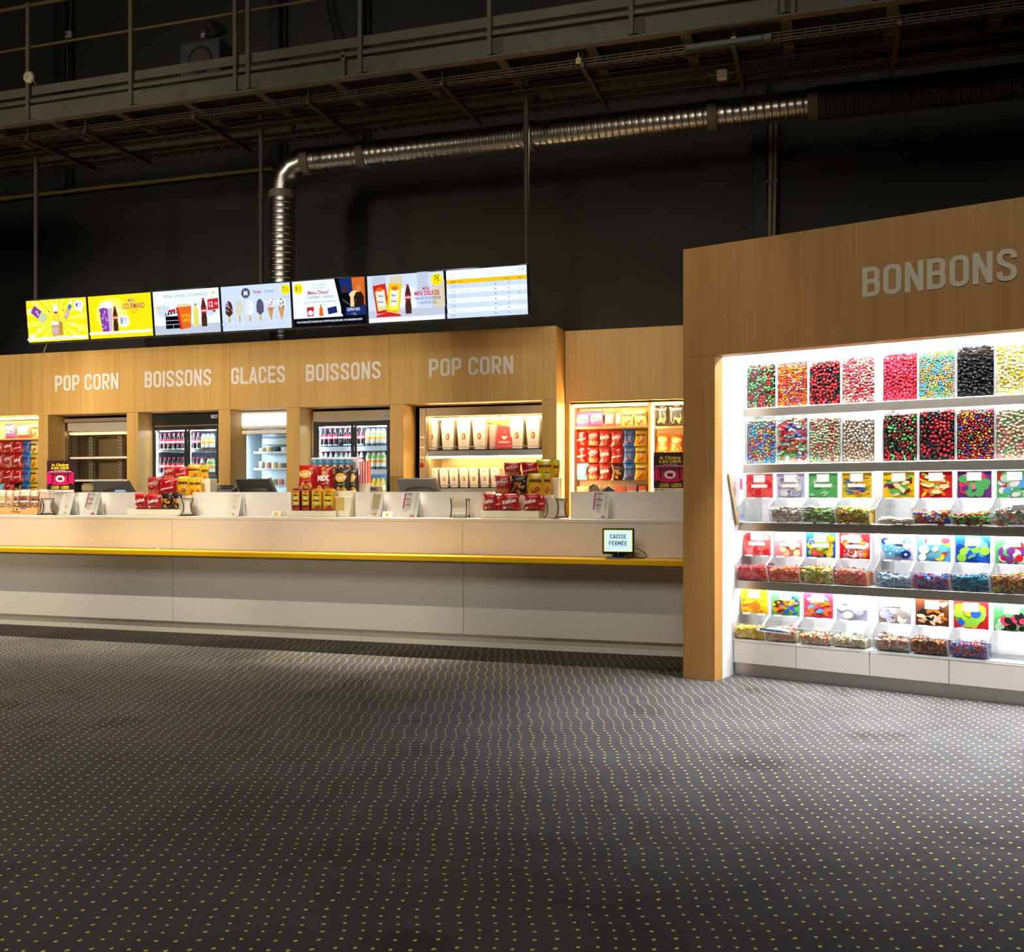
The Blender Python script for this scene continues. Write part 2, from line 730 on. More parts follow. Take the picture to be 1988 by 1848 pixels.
def _sign_font():
    W, s = 0.52, 0.0775
    l, r, b, t, m = s, W - s, s, 1 - s, 0.5
    q = 0.15
    G = {}
    G['I'] = [([(l, 0), (l, 1)], False)]
    rr = _arc(r - q, t - q, q, 0, 90) + _arc(l + q, t - q, q, 90, 180) + _arc(l + q, b + q, q, 180, 270) + _arc(r - q, b + q, q, 270, 360)
    G['O'] = [(rr, True)]
    cc = [(r, 0.66)] + _arc(r - q, t - q, q, 0, 90) + _arc(l + q, t - q, q, 90, 180) + _arc(l + q, b + q, q, 180, 270) + _arc(r - q, b + q, q, 270, 360)
    G['C'] = [(cc + [(r, 0.34)], False)]
    G['G'] = [(cc + [(r, 0.47), (m * W + .02, 0.47)], False)]
    up = _arc(r - q, t - q, q, 0, 90) + _arc(l + q, t - q, q, 90, 180)
    G['S'] = [([(r, 0.70)] + up + [(l, 0.70), (l + .04, 0.60), (r - .04, 0.40), (r, 0.30)] + _arc(r - q, b + q, q, 0, -90) + _arc(l + q, b + q, q, 270, 180) + [(l, 0.30)], False)]
    hp = 0.44
    loop = [(l, t), (r - q, t)] + _arc(r - q, t - q, q, 90, 0) + _arc(r - q, hp + q, q, 0, -90) + [(l, hp)]
    G['P'] = [([(l, 0), (l, 1)], False), (loop, False)]
    G['R'] = G['P'] + [([(l + 0.17, hp), (r + .01, 0)], False)]
    hb = 0.515
    q2 = 0.12
    G['B'] = [([(l, 0), (l, 1)], False),
              ([(l, t), (r - q2 - .01, t)] + _arc(r - q2 - .01, t - q2, q2, 90, 0) + _arc(r - q2 - .01, hb + q2, q2, 0, -90) + [(l, hb)], False),
              ([(l, hb)] + [(r - q2, hb)] + _arc(r - q2, hb - q2, q2, 90, 0) + _arc(r - q2, b + q2, q2, 0, -90) + [(l, b)], False)]
    G['N'] = [([(l, 0), (l, 1)], False), ([(r, 0), (r, 1)], False), ([(l, 1 - .04), (r, .04)], False)]
    G['L'] = [([(l, 1), (l, b), (W - .03, b)], False)]
    G['E'] = [([(W - .03, t), (l, t), (l, b), (W - .03, b)], False), ([(l, 0.51), (W - .07, 0.51)], False)]
    G['F'] = [([(W - .03, t), (l, t), (l, 0)], False), ([(l, 0.5), (W - .07, 0.5)], False)]
    G['A'] = [([(0.05, 0), (W / 2, 1.0)], False), ([(W / 2, 1.0), (W - .05, 0)], False), ([(0.12, 0.25), (W - .12, 0.25)], False)]
    G['M'] = [([(l, 0), (l, 1)], False), ([(0.62 - l, 0), (0.62 - l, 1)], False), ([(l, 0.96), (0.31, 0.3)], False), ([(0.31, 0.3), (0.62 - l, 0.96)], False)]
    G['\u00c9'] = G['E'] + [([(W / 2 - .04, 1.09), (W / 2 + .1, 1.22)], False)]
    wd = {k: W for k in G}
    wd['I'] = 2 * l
    wd['M'] = 0.62
    wd['L'] = wd['E'] = wd['F'] = wd['\u00c9'] = 0.48
    wd[' '] = 0.17
    return G, wd


SIGN, SIGN_W = _sign_font()


def plane_front(x0, y, z0):
    """Artwork plane facing the viewer's side (-y): u right, v up."""
    return lambda u, v, l: (x0 + u, y - l, z0 + v)


# ------------------------------------------------------------------ shared materials
OAK = wood('oak_veneer', (222, 181, 110), (196, 151, 78))
WHITE_LAM = pbr('white_laminate', (226, 222, 214), 0.35, vary=0.02, bscale=3)
WHITE = pbr('white_paint', (238, 238, 236), 0.5)
WHITE_GLOSS = pbr('white_gloss', (240, 240, 240), 0.2)
YELLOW_LAM = pbr('yellow_laminate', (247, 190, 10), 0.32, vary=0.02, bscale=2)
STEEL = pbr('brushed_steel', (176, 174, 168), 0.33, 1.0, vary=0.06, bscale=30)
MIRROR = pbr('polished_steel', (215, 215, 212), 0.12, 1.0)
BLACK_WALL = pbr('black_wall_paint', (52, 50, 45), 0.85, vary=0.25, bscale=1.3)
BLACK_STEEL = pbr('charcoal_steel', (90, 88, 74), 0.6, vary=0.25, bscale=4)
DARK_STEEL = pbr('dark_wire_steel', (80, 70, 58), 0.5, 0.5)
BLACK = pbr('black_plastic', (22, 22, 23), 0.4)
DARK_GREY = pbr('dark_grey_plastic', (62, 64, 66), 0.4, vary=0.05)
ACRYLIC = clear('clear_acrylic')
GLASS = clear('fridge_glass', (238, 246, 248), 0.12, 0.02)

# ================================================================== setting
mb = MB().use(carpet_mat())
mb.face([(-16, -6, 0), (8, -6, 0), (8, 13.5, 0), (-16, 13.5, 0)])
structure(mb.build('floor'))
mb = MB().use(BLACK_WALL)
mb.box(-16, 8, 12.3, 12.5, 0, 9)
structure(mb.build('wall_back'))
mb = MB().use(BLACK_WALL)
mb.box(-16.2, -16, -6, 12.5, 0, 9)
structure(mb.build('wall_left'))
mb = MB().use(BLACK_WALL)
mb.box(8, 8.2, -6, 12.5, 0, 9)
structure(mb.build('wall_right'))
mb = MB().use(BLACK_WALL)
mb.box(-16.2, 8.2, -6.2, -6, 0, 9)
structure(mb.build('wall_front'))
mb = MB().use(BLACK_WALL)
mb.box(-16.2, 8.2, -6.2, 12.5, 9, 9.2)
structure(mb.build('ceiling'))
# steel columns standing against the back wall
for px, wd in ((118, 0.2), (535, 0.16), (700, 0.12), (1476, 0.17)):
    x = sx(px, 12.15)
    mb = MB().use(pbr('column_paint', (30, 32, 32), 0.7, vary=0.2, bscale=2))
    zl = 0 if px > 1000 else 5.9
    mb.box(x - wd / 2, x + wd / 2, 12.1, 12.3, zl, 9, 0.01)
    mb.box(x - wd / 2 - .03, x + wd / 2 + .03, 12.22, 12.3, zl, 9)
    structure(mb.build('column'))

# ------------------------------------------------------------------ service counter
T_PANEL, T_LEDGE, T_PLINTH = 8.42, 8.10, 8.47
S0, S1 = -11.6, -0.98
ctr = thing('service_counter', 'long white service counter with a yellow lower ledge and steel plinth', 'counter', (-5.5, 8.8, 0))
O = (-5.5, 8.8, 0)
mb = MB().use(pbr('plinth_steel', (228, 224, 206), .5, .15, vary=.04, bscale=20))
for a, b2 in ((S0, sx(700, 8.47)), (sx(700, 8.47) + .003, S1)):
    mb.box(a, b2, T_PLINTH, T_PLINTH + .4, 0, 0.125)
mb.build('plinth', ctr, off=O)
seams = [S0, sx(336, 8.42), sx(900, 8.42), S1]
for i in range(3):
    mb = MB().use(WHITE_LAM)
    mb.box(seams[i], seams[i + 1] - .004, T_PANEL, T_PANEL + .03, 0.115, 0.79, 0.003)
    mb.build('lower_panel', ctr, off=O)
lg = [S0, sx(292, 8.1), sx(868, 8.1), S1]
for i in range(3):
    mb = MB().use(YELLOW_LAM)
    mb.box(lg[i], lg[i + 1] - .0015, T_LEDGE, T_PANEL + .02, 0.785, 0.829, 0.003)
    mb.build('ledge', ctr, off=O)
sm = [S0, sx(334, 8.42), sx(898, 8.42), S1]
for i in range(3):
    mb = MB().use(WHITE_LAM)
    mb.box(sm[i], sm[i + 1] - .003, T_PANEL, T_PANEL + .03, 0.831, 1.128, 0.002)
    mb.build('upper_panel', ctr, off=O)
mb = MB().use(WHITE_LAM)
mb.box(S0, S1, T_PANEL - .006, 9.35, 1.12, 1.15, 0.003)
mb.build('bar_top', ctr, off=O)
# white splash walls standing on the bar top, each with rounded return ends
SPL = [(96, 276, .27, .27), (371, 567, .27, .27), (685, 940, .06, .27), (1106, None, .27, .27)]
for a, b2, rl, rr_ in SPL:
    Y = 8.72
    x0 = sx(a, Y)
    x1 = sx(b2, Y) if b2 else S1
    mb = MB().use(WHITE_LAM)
    th = 0.018
    pts = [(x0, Y + rl), (x0, Y + .04), (x0 + .02, Y + .01), (x0 + .05, Y), (x1 - .05, Y), (x1 - .02, Y + .01), (x1, Y + .04), (x1, Y + rr_)]
    inn = [(x0 + th, Y + rl), (x0 + th, Y + .05), (x0 + .03, Y + .025), (x0 + .055, Y + th), (x1 - .055, Y + th), (x1 - .03, Y + .025), (x1 - th, Y + .05), (x1 - th, Y + rr_)]
    n = len(pts)
    vs = [(p[0], p[1], z) for z in (1.15, 1.39) for p in pts] + [(p[0], p[1], z) for z in (1.15, 1.39) for p in inn]
    fs = []
    for i in range(n - 1):
        fs += [(i, i + 1, n + i + 1, n + i), (2 * n + i + 1, 2 * n + i, 3 * n + i, 3 * n + i + 1), (n + i, n + i + 1, 3 * n + i + 1, 3 * n + i)]
    fs += [(0, n, 3 * n, 2 * n), (n - 1, 3 * n - 1, 4 * n - 1, 2 * n - 1)]
    mb.raw(vs, fs)
    mb.build('splash_wall', ctr, off=O)

# ------------------------------------------------------------------ oak service wall with niches
T_W, T_R = 10.35, 10.71
ZH, ZN = 3.168, 2.38
wall = thing('oak_service_wall', 'long oak veneered wall above the counter with lettering over its niches', 'wall panelling', (-6.5, 10.5, 0))
O = (-6.5, 10.5, 0)
hs = [-12.2, sx(60, T_W), sx(447, T_W), sx(756, T_W), -2.797]
for i in range(4):
    mb = MB().use(OAK)
    mb.box(hs[i], hs[i + 1] - .003, T_W, T_W + .36, ZN, ZH, 0.002)
    mb.build('header_panel', wall, off=O)
PIL = [(-11.3, -10.95), (-9.617, -9.471), (-8.277, -8.111), (-6.97, -6.807), (-6.053, -5.878), (-4.737, -4.573), (-2.96, -2.797)]
for a, b2 in PIL:
    mb = MB().use(OAK)
    mb.box(a, b2, T_W, T_W + .36, 0, ZN - .002, 0.002)
    mb.build('pilaster', wall, off=O)
# recessed bay behind the candy cabinet
mb = MB().use(OAK)
mb.box(-2.795, 0.4, T_R, T_R + .3, ZN, 3.165, 0.002)
mb.build('recessed_header', wall, off=O)
mb = MB().use(OAK)
mb.box(-2.797, -2.745, T_R, T_R + .5, 0, ZN - .002)
mb.build('recessed_jamb', wall, off=O)
LETTER = pbr('white_vinyl_letters', (236, 230, 222), 0.5)
for s, a, b2 in (('POP CORN', -9.359, -8.391), ('BOISSONS', -8.013, -7.062), ('GLACES', -6.793, -6.067), ('BOISSONS', -5.797, -4.845), ('POP CORN', -4.262, -3.278)):
    mb = MB()
    d = Draw(mb, plane_front((a + b2) / 2, T_W - .0003, 2.675), 0.0006)
    d.sign(s, 0, 0, 0.197, LETTER, b2 - a)
    mb.build('lettering', wall, off=O)

# ================================================================== catwalk above the counter
T_C = 9.2
XA, XB = -14.5, 6.0
O = (-4.0, 9.75, 5.6)
cw = thing('catwalk', 'dark steel catwalk with railing and channel beam high above the counter', 'catwalk', O)
ZB = 5.59
mb = MB().use(BLACK_STEEL)
mb.box(XA, XB, T_C + .03, T_C + .045, ZB, ZB + .22)
mb.box(XA, XB, T_C - .05, T_C + .045, ZB - .016, ZB + .004)
mb.box(XA, XB, T_C - .03, T_C + .045, ZB + .205, ZB + .225)
mb.build('channel_beam', cw, off=O)
mb = MB().use(BLACK_STEEL)
mb.box(XA, XB, 10.35, 10.365, ZB, ZB + .22)
mb.box(XA, XB, 10.33, 10.44, ZB - .014, ZB + .004)
mb.build('channel_beam', cw, off=O)
mb = MB().use(BLACK_STEEL)
mb.box(XA, XB, T_C - .012, T_C - .004, 5.885, 5.985)
mb.build('toe_board', cw, off=O)
mb = MB().use(pbr('grey_conduit', (92, 84, 66), 0.5, vary=.2, bscale=3))
mb.tube([(XA, T_C + .0, 5.825), (XB, T_C + .0, 5.825)], 0.032, 8)
mb.build('conduit', cw, off=O)
mb = MB().use(BLACK_STEEL)
for k in range(58):
    y = T_C + .06 + k * .022
    mb.box(XA, XB, y, y + .004, ZB + .225, ZB + .25)
mb.build('grating', cw, off=O)
RAIL = pbr('railing_tube', (104, 92, 62), 0.45, 0.2)
for z, r in ((6.43, 0.014), (6.905, 0.021)):
    mb = MB().use(RAIL)
    mb.tube([(XA, T_C - .02, z), (XB, T_C - .02, z)], r, 8)
    mb.build('handrail', cw, off=O)
for px in (60, 259, 461, 486, 703, 953, 1227, 1520, 1700):
    x = sx(px, T_C)
    mb = MB().use(BLACK_STEEL)
    mb.box(x - .022, x + .022, T_C - .06, T_C - .03, 5.60, 6.92, .003)
    mb.raw([(x + .022, T_C - .03, 5.62), (x + .12, T_C + .03, 5.62), (x + .12, T_C + .03, 5.80), (x + .022, T_C - .03, 5.76),
            (x + .022, T_C - .022, 5.62), (x + .12, T_C + .038, 5.62), (x + .12, T_C + .038, 5.80), (x + .022, T_C - .022, 5.76)],
           [(0, 1, 2, 3), (7, 6, 5, 4), (0, 4, 5, 1), (1, 5, 6, 2), (2, 6, 7, 3), (3, 7, 4, 0)])
    mb.build('railing_post', cw, off=O)
for px in (1506, 1540, 668):
    x = sx(px, T_C)
    mb = MB().use(BLACK_STEEL)
    mb.box(x - .02, x + .02, T_C - .03, T_C + .04, 5.60, 5.85)
    mb.build('stiffener', cw, off=O)
# joists under the deck
for x in [XA + .3 + .92 * k for k in range(22)]:
    mb = MB().use(BLACK_STEEL)
    mb.box(x - .05, x + .05, T_C + .045, 10.35, ZB + .12, ZB + .2)
    mb.build('joist', cw, off=O)
# strut brackets carrying the cable trays, each with its drop rod
for k, px in enumerate((60, 172, 382, 603, 862, 1133, 1425, 1745)):
    x = sx(px, T_C + .15)
    mb = MB().use(DARK_STEEL)
    mb.box(x - .02, x + .02, T_C + .08, 10.42, ZB - .17, ZB - .13)
    for i in range(14):
        y = T_C + .12 + i * .09
        mb.box(x - .021, x + .021, y, y + .03, ZB - .132, ZB - .126)
    for y in (T_C + .1, 10.38):
        mb.tube([(x, y, ZB - .15), (x, y, ZB + .02)], .007, 6)
    mb.build('strut_bracket', cw, off=O)


def tray(y0, y1, z, label):
    t = thing('cable_tray', label, 'cable tray', (-4, (y0 + y1) / 2, z), 0, 'wire basket trays under the catwalk')
    mb = MB().use(DARK_STEEL)
    r = .0045
    for y, zz in ((y0, z + .055), (y0, z + .028), (y0, z), ((2 * y0 + y1) / 3, z), ((y0 + 2 * y1) / 3, z), (y1, z), (y1, z + .028), (y1, z + .055)):
        mb.box(XA, XB, y - r, y + r, zz - r, zz + r)
    x = XA
    while x < XB:
        mb.box(x - r, x + r, y0, y1, z - 2 * r, z)
        for y in (y0, y1):
            mb.box(x - r, x + r, y - r, y + r, z, z + .055)
        x += .12
    mb.build('wire_basket', t, off=(-4, (y0 + y1) / 2, z))
    mb = MB().use(pbr('copper_brown_cable', (56, 42, 32), 0.6))
    rnd = random.Random(int(y0 * 100))
    for k in range(3):
        yy = y0 + (y1 - y0) * (.25 + .25 * k)
        pts = []
        for i in range(42):
            pts.append((XA + (XB - XA) * i / 41, yy + rnd.uniform(-.02, .02), z + .012 + rnd.uniform(0, .01)))
        mb.tube(pts, .008, 5)
    mb.build('cable', t, off=(-4, (y0 + y1) / 2, z))


tray(9.34, 9.50, ZB - .125, 'wire basket cable tray beside the front channel of the catwalk')
tray(9.74, 9.88, ZB - .125, 'middle wire basket cable tray under the catwalk')
tray(10.18, 10.34, ZB - .125, 'wire basket cable tray on the wall side of the catwalk')

# loudspeaker on the catwalk
sp = thing('stage_loudspeaker', 'dark cinema loudspeaker with a horn on top behind the railing', 'loudspeaker', (sx(404, 9.9), 9.9, 5.84))
ox, oy, oz = sx(404, 9.9), 9.9, 5.84
mb = MB().use(pbr('speaker_paint', (50, 56, 56), .7, vary=.1))
mb.box(-.27, .25, -.15, .25, 0, .665, .01)
mb.build('cabinet', sp)
mb = MB().use(BLACK)
vs = []
mb.prism_y([(.16 * cos(2 * pi * i / 24), .44 + .16 * sin(2 * pi * i / 24)) for i in range(24)], -.156, -.15)
mb.build('woofer_ring', sp)
mb = MB().use(pbr('woofer_cone', (60, 50, 44), .8))
mb.prism_y([(.13 * cos(2 * pi * i / 24), .44 + .13 * sin(2 * pi * i / 24)) for i in range(24)], -.16, -.155)
mb.build('woofer_cone', sp)
mb = MB().use(pbr('horn_metal', (84, 80, 74), .35, .6))
mb.ball((-.05, 0, .79), .09, 2, None, (.8, .8, 1.1))
mb.tube([(.02, 0, .78), (.05, 0, .78), (.09, 0, .80), (.15, -.02, .83), (.17, -.03, .85)], .05, 12, True, [.02, .03, .055, .085, .11])
mb.box(-.02, .04, -.02, .02, .66, .73)
mb.build('horn_driver', sp)

# round wireless access point on a railing post
x = sx(54, 9.1)
ap = thing('wireless_access_point', 'round white wireless access point fixed to a railing post', 'access point', (x, 9.10, sz(54, 149, 9.1)))
mb = MB().use(pbr('ap_shell', (196, 186, 150), .4))
pr = [(0.0, -.012), (.045, -.012), (.06, -.004), (.066, .01), (.066, .028)]
n = 24
vs, fs = [], []
for r, y in pr:
    for i in range(n):
        vs.append((r * cos(2 * pi * i / n), y, r * sin(2 * pi * i / n)))
for k in range(len(pr) - 1):
    for i in range(n):
        fs.append((k * n + i, k * n + (i + 1) % n, (k + 1) * n + (i + 1) % n, (k + 1) * n + i))
mb.raw(vs, fs, True)
mb.build('shell', ap)
mb = MB()
d = Draw(mb, plane_front(0, -.013, 0))
d.rect(.012, -.025, .016, .02, pbr('ap_red', (190, 60, 50)))
d.rect(-.02, -.004, .02, 0, pbr('ap_grey', (130, 126, 110)))
mb.build('printed_marks', ap)
mb = MB().use(pbr('ap_cable', (150, 140, 110)))
mb.tube([(.05, .02, -.03), (.075, .02, -.06), (.085, .03, -.1)], .004, 5)
mb.build('cable', ap)

# white socket box with its cable high on the back wall
x, z = sx(133, 12.07), sz(133, 67, 12.07)
sb = thing('socket_box', 'small white socket box with a thin cable on a black column', 'socket box', (x, 12.07, z))
mb = MB().use(pbr('socket_plastic', (190, 182, 160), .5))
mb.box(-.05, .05, -.02, .03, -.05, .05, .008)
mb.build('box', sb)
mb = MB().use(pbr('socket_hole', (60, 56, 50)))
mb.box(-.028, -.006, -.024, -.02, -.02, .02)
mb.build('socket_face', sb)
mb = MB().use(pbr('thin_grey_cable', (120, 112, 92), .5))
mb.tube([(.015, .01, .05), (.02, .02, .3), (.018, .02, .75)], .006, 5)
mb.tube([(-.05, .01, -.01), (-.06, .01, -.08), (-.035, .015, -.2), (-.03, .015, -.45), (-.04, .02, -.62)], .006, 5)
mb.build('cable', sb)

# small fittings hanging off the catwalk
for px, py, t, w_, h_, lab in ((1123, 118, 9.3, .05, .06, 'tiny pale tag clipped under the catwalk beam beside the duct hanger'),
                               (1424, 78, 9.3, .05, .06, 'tiny pale tag clipped above the green tray lamp')):
    x, _, z = at(px, py, t)
    mb = MB().use(pbr('tag_cream', (196, 168, 112), .6))
    mb.box(-w_ / 2, w_ / 2, -.006, .006, -h_ / 2, h_ / 2, .002)
    mb.box(-.006, .006, -.004, .004, h_ / 2, h_ / 2 + .05)
    o = mb.build('cable_tag', None, (x, t, z))
    tag(o, lab, 'tag')
x, _, z = at(1402, 145, 9.85)
jb = thing('junction_box', 'white junction box hanging from the wire trays above the duct', 'junction box', (x, 9.85, z))
mb = MB().use(pbr('junction_plastic', (190, 178, 150), .5))
mb.box(-.05, .05, -.03, .03, -.05, .05, .01)
mb.build('box', jb)
mb = MB().use(pbr('thin_grey_cable', (120, 112, 92), .5))
mb.tube([(-.05, 0, 0), (-.12, 0, .01), (-.14, .02, .06), (-.1, .03, .09)], .005, 5)
mb.tube([(.05, 0, .01), (.14, 0, .015), (.2, .02, .05)], .005, 5)
mb.build('cable', jb)
x0, _, z = at(1330, 95, 9.28)
x1 = sx(1482, 9.28)
lt = thing('tube_lamp', 'unlit greenish tube lamp fixed along the catwalk underside', 'lamp', ((x0 + x1) / 2, 9.28, z))
hw = (x1 - x0) / 2
mb = MB().use(pbr('lamp_green', (60, 74, 64), .4))
mb.box(-hw, hw, -.035, .035, -.025, .025, .008)
mb.build('diffuser', lt)
mb = MB().use(pbr('lamp_cap', (92, 90, 74), .5))
mb.box(hw, hw + .07, -.036, .036, -.026, .026, .004)
mb.build('end_cap', lt)

# ------------------------------------------------------------------ ventilation duct
T_D = 10.9
GALV = pbr('galvanised_duct', (196, 192, 182), 0.30, 1.0, vary=.1, bscale=9)
GALV_S = pbr('galvanised_smooth', (200, 196, 186), 0.28, 1.0, vary=.12, bscale=6)
COLLAR = pbr('dull_duct_collar', (128, 120, 106), 0.6, 0.4)
ZD = 5.425
R_D = 0.155
XV = sx(548, T_D)


def ribbed(mb, p, q, r, pitch=.075, ridge=.005, n=28):
    p, q = Vector(p), Vector(q)
    L = (q - p).length
    k = max(1, int(L / pitch))
    pts, rr = [], []
    for i in range(k):
        for f, rd in ((0.0, r), (.30, r + ridge * .25), (.60, r), (.72, r), (.76, r + ridge), (.86, r + ridge), (.90, r - ridge * .3)):
            pts.append(p + (q - p) * ((i + f) / k))
            rr.append(rd)
    pts.append(q); rr.append(r)
    mb.tube(pts, r, n, True, rr)


XE = sx(1578, T_D)
du = thing('ventilation_duct', 'shiny spiral ventilation duct running along the dark wall and bending down behind the screens', 'duct', (XV, T_D, ZD))
Od = (XV, T_D, ZD)
cut = [XV + .36] + [sx(p, T_D) for p in (706, 1030, 1384)] + [XE]
for a, b2 in zip(cut[:-1], cut[1:]):
    mb = MB().use(GALV)
    ribbed(mb, (a, T_D, ZD), (b2, T_D, ZD), R_D)
    mb.build('spiral_section', du, off=Od)
for a in [XV + .36, *cut[1:]]:
    mb = MB().use(COLLAR)
    mb.tube([(a - .05, T_D, ZD), (a + .05, T_D, ZD)], R_D + .011, 28)
    mb.build('collar', du, off=Od)
mb = MB().use(GALV_S)
Re = .30
seg = []
for i in range(4):
    a = radians(90 + 30 * i)
    seg.append((XV + Re + Re * cos(a), T_D, ZD - Re + Re * sin(a)))
mb.tube([(XV + .36, T_D, ZD)] + seg + [(XV, T_D, ZD - .36)], R_D + .004, 28)
mb.build('elbow', du, off=Od)
for s_ in seg[1:3]:
    mb = MB().use(GALV_S)
    mb.ball((0, 0, 0), .001, 1)
mb = MB().use(COLLAR)
mb.tube([(XV, T_D, ZD - .34), (XV, T_D, ZD - .43)], R_D + .010, 28)
mb.build('collar', du, off=Od)
mb = MB().use(GALV)
ribbed(mb, (XV, T_D, ZD - .43), (XV, T_D, 3.0), R_D)
mb.build('drop_section', du, off=Od)
mb = MB().use(pbr('dull_flexible_duct', (58, 54, 50), 0.6, 0.3, vary=.2, bscale=8))
ribbed(mb, (XE + .05, T_D, ZD), (7.2, T_D, ZD - .02), R_D + .012, .09, .012)
mb.build('flexible_section', du, off=Od)
# wires the duct hangs on
for px in (692, 1097, 1480):
    x = sx(px, T_D)
    mb = MB().use(STEEL)
    mb.tube([(x - .01, T_D - .05, ZD + R_D - .01), (x - .02, T_D - .08, ZD + R_D + .06), (x, T_D - .12, ZD + R_D + .14)], .008, 5)
    mb.tube([(x, T_D - .12, ZD + R_D + .14), (x, 10.4, ZB - .02)], .006, 5)
    mb.build('hanger_wire', du, off=Od)

# thin pale pipe along the back wall
mb = MB().use(pbr('pale_pipe', (140, 122, 76), .45))
z0 = 5.88
xs = [-15.9, -12, -10.5, -9.5, -8.4, sx(530, 12.22)]
mb.tube([(xs[0], 12.22, z0), (xs[-1], 12.22, z0)], .027, 8)
for x in xs[1:-1]:
    mb.tube([(x - .05, 12.22, z0), (x + .05, 12.22, z0)], .035, 8)
o = mb.build('wall_pipe')
tag(o, 'thin pale pipe running level along the black back wall', 'pipe')
# pair of grey conduits by the right column
cp = thing('conduit_pair', 'two grey conduits strapped together running down the black wall', 'conduit', (sx(1490, 12.04) + .02, 12.04, 3))
x0 = sx(1488, 12.2)
mb = MB().use(pbr('grey_conduit_pipe', (112, 104, 88), .5))
mb.tube([(0, 0, -3), (-.01, 0, 0), (.0, 0, 1.2), (.02, 0, 2.4), (.02, 0, 2.9)], .027, 8)
mb.tube([(.08, 0, -3), (.065, 0, 0), (.05, 0, 1.2), (.075, 0, 2.4), (.08, 0, 2.9)], .022, 8)
mb.build('conduit', cp)
for z in (1.2, 2.0):
    mb = MB().use(BLACK)
    mb.box(-.04, .1, -.035, .03, z - .012, z + .012)
    mb.build('strap', cp)
for pts, lab in (([(635, 0), (640, 30), (652, 78)], 'black cable hanging in a shallow curve on the dark wall beside the column'),
                 ([(647, 0), (652, 35), (668, 76)], 'second black cable drooping on the dark wall, nearer the column')):
    mb = MB().use(BLACK)
    P = [at(p[0], p[1], 12.2) for p in pts]
    P = [(P[0][0], 12.2, P[0][2] + 1)] + P + [(P[-1][0] + .02, 12.2, P[-1][2] - .5)]
    mb.tube(P, .014, 5)
    o = mb.build('hanging_cable')
    tag(o, lab, 'cable')

# ------------------------------------------------------------------ menu screens
TV_T, TV_TILT = 9.70, radians(6)
TV_P = (6.25 + .02) / 7
TV_W, TV_H = TV_P - .030, .488
SCR_ZC = 3.432
C = lambda name, rgb, s=1.0: glow('screen_' + name, rgb, s)
S_WHITE = C('white', (226, 236, 255), 1.25)
S_PALE = C('pale_blue', (206, 222, 250), 1.1)
S_YEL = C('yellow', (250, 228, 20), 1.15)
S_YEL2 = C('light_yellow', (246, 240, 90), 1.2)
S_AMB = C('amber', (248, 200, 20), 1.05)
S_RED = C('red', (214, 40, 44), 1.0)
S_PUR = C('purple', (140, 70, 176), 1.0)
S_LIL = C('lilac', (214, 190, 226), 1.0)
S_ORG = C('orange', (240, 110, 40), 1.0)
S_TAN = C('tan', (222, 180, 110), 1.0)
S_BRN = C('brown', (84, 44, 34), .9)
S_BLK = C('black', (16, 18, 22), .6)
S_DBL = C('deep_blue', (24, 52, 120), .9)
S_BLU = C('blue', (70, 130, 220), 1.0)
S_GRY = C('grey', (150, 160, 176), 1.0)
S_LGR = C('light_grey', (196, 206, 226), 1.05)
S_MAG = C('magenta', (186, 44, 110), 1.0)
S_GRN = C('green', (120, 180, 110), 1.0)
S_SKIN = C('warm_tan', (226, 150, 90), .9)


def cola(d, u, v, h):
    """A cola bottle drawn on a screen, base at v."""
    d.poly([(u - .10 * h, v), (u + .10 * h, v), (u + .11 * h, v + .25 * h), (u + .085 * h, v + .42 * h), (u + .11 * h, v + .58 * h), (u + .05 * h, v + .84 * h), (u - .05 * h, v + .84 * h), (u - .11 * h, v + .58 * h), (u - .085 * h, v + .42 * h), (u - .11 * h, v + .25 * h)], S_BRN, True)
    d.rect(u - .105 * h, v + .44 * h, u + .105 * h, v + .60 * h, S_RED)
    d.rect(u - .09 * h, v + .49 * h, u + .09 * h, v + .53 * h, S_WHITE)
    d.rect(u - .045 * h, v + .84 * h, u + .045 * h, v + .92 * h, S_RED)


W2, H2 = TV_W / 2, TV_H / 2


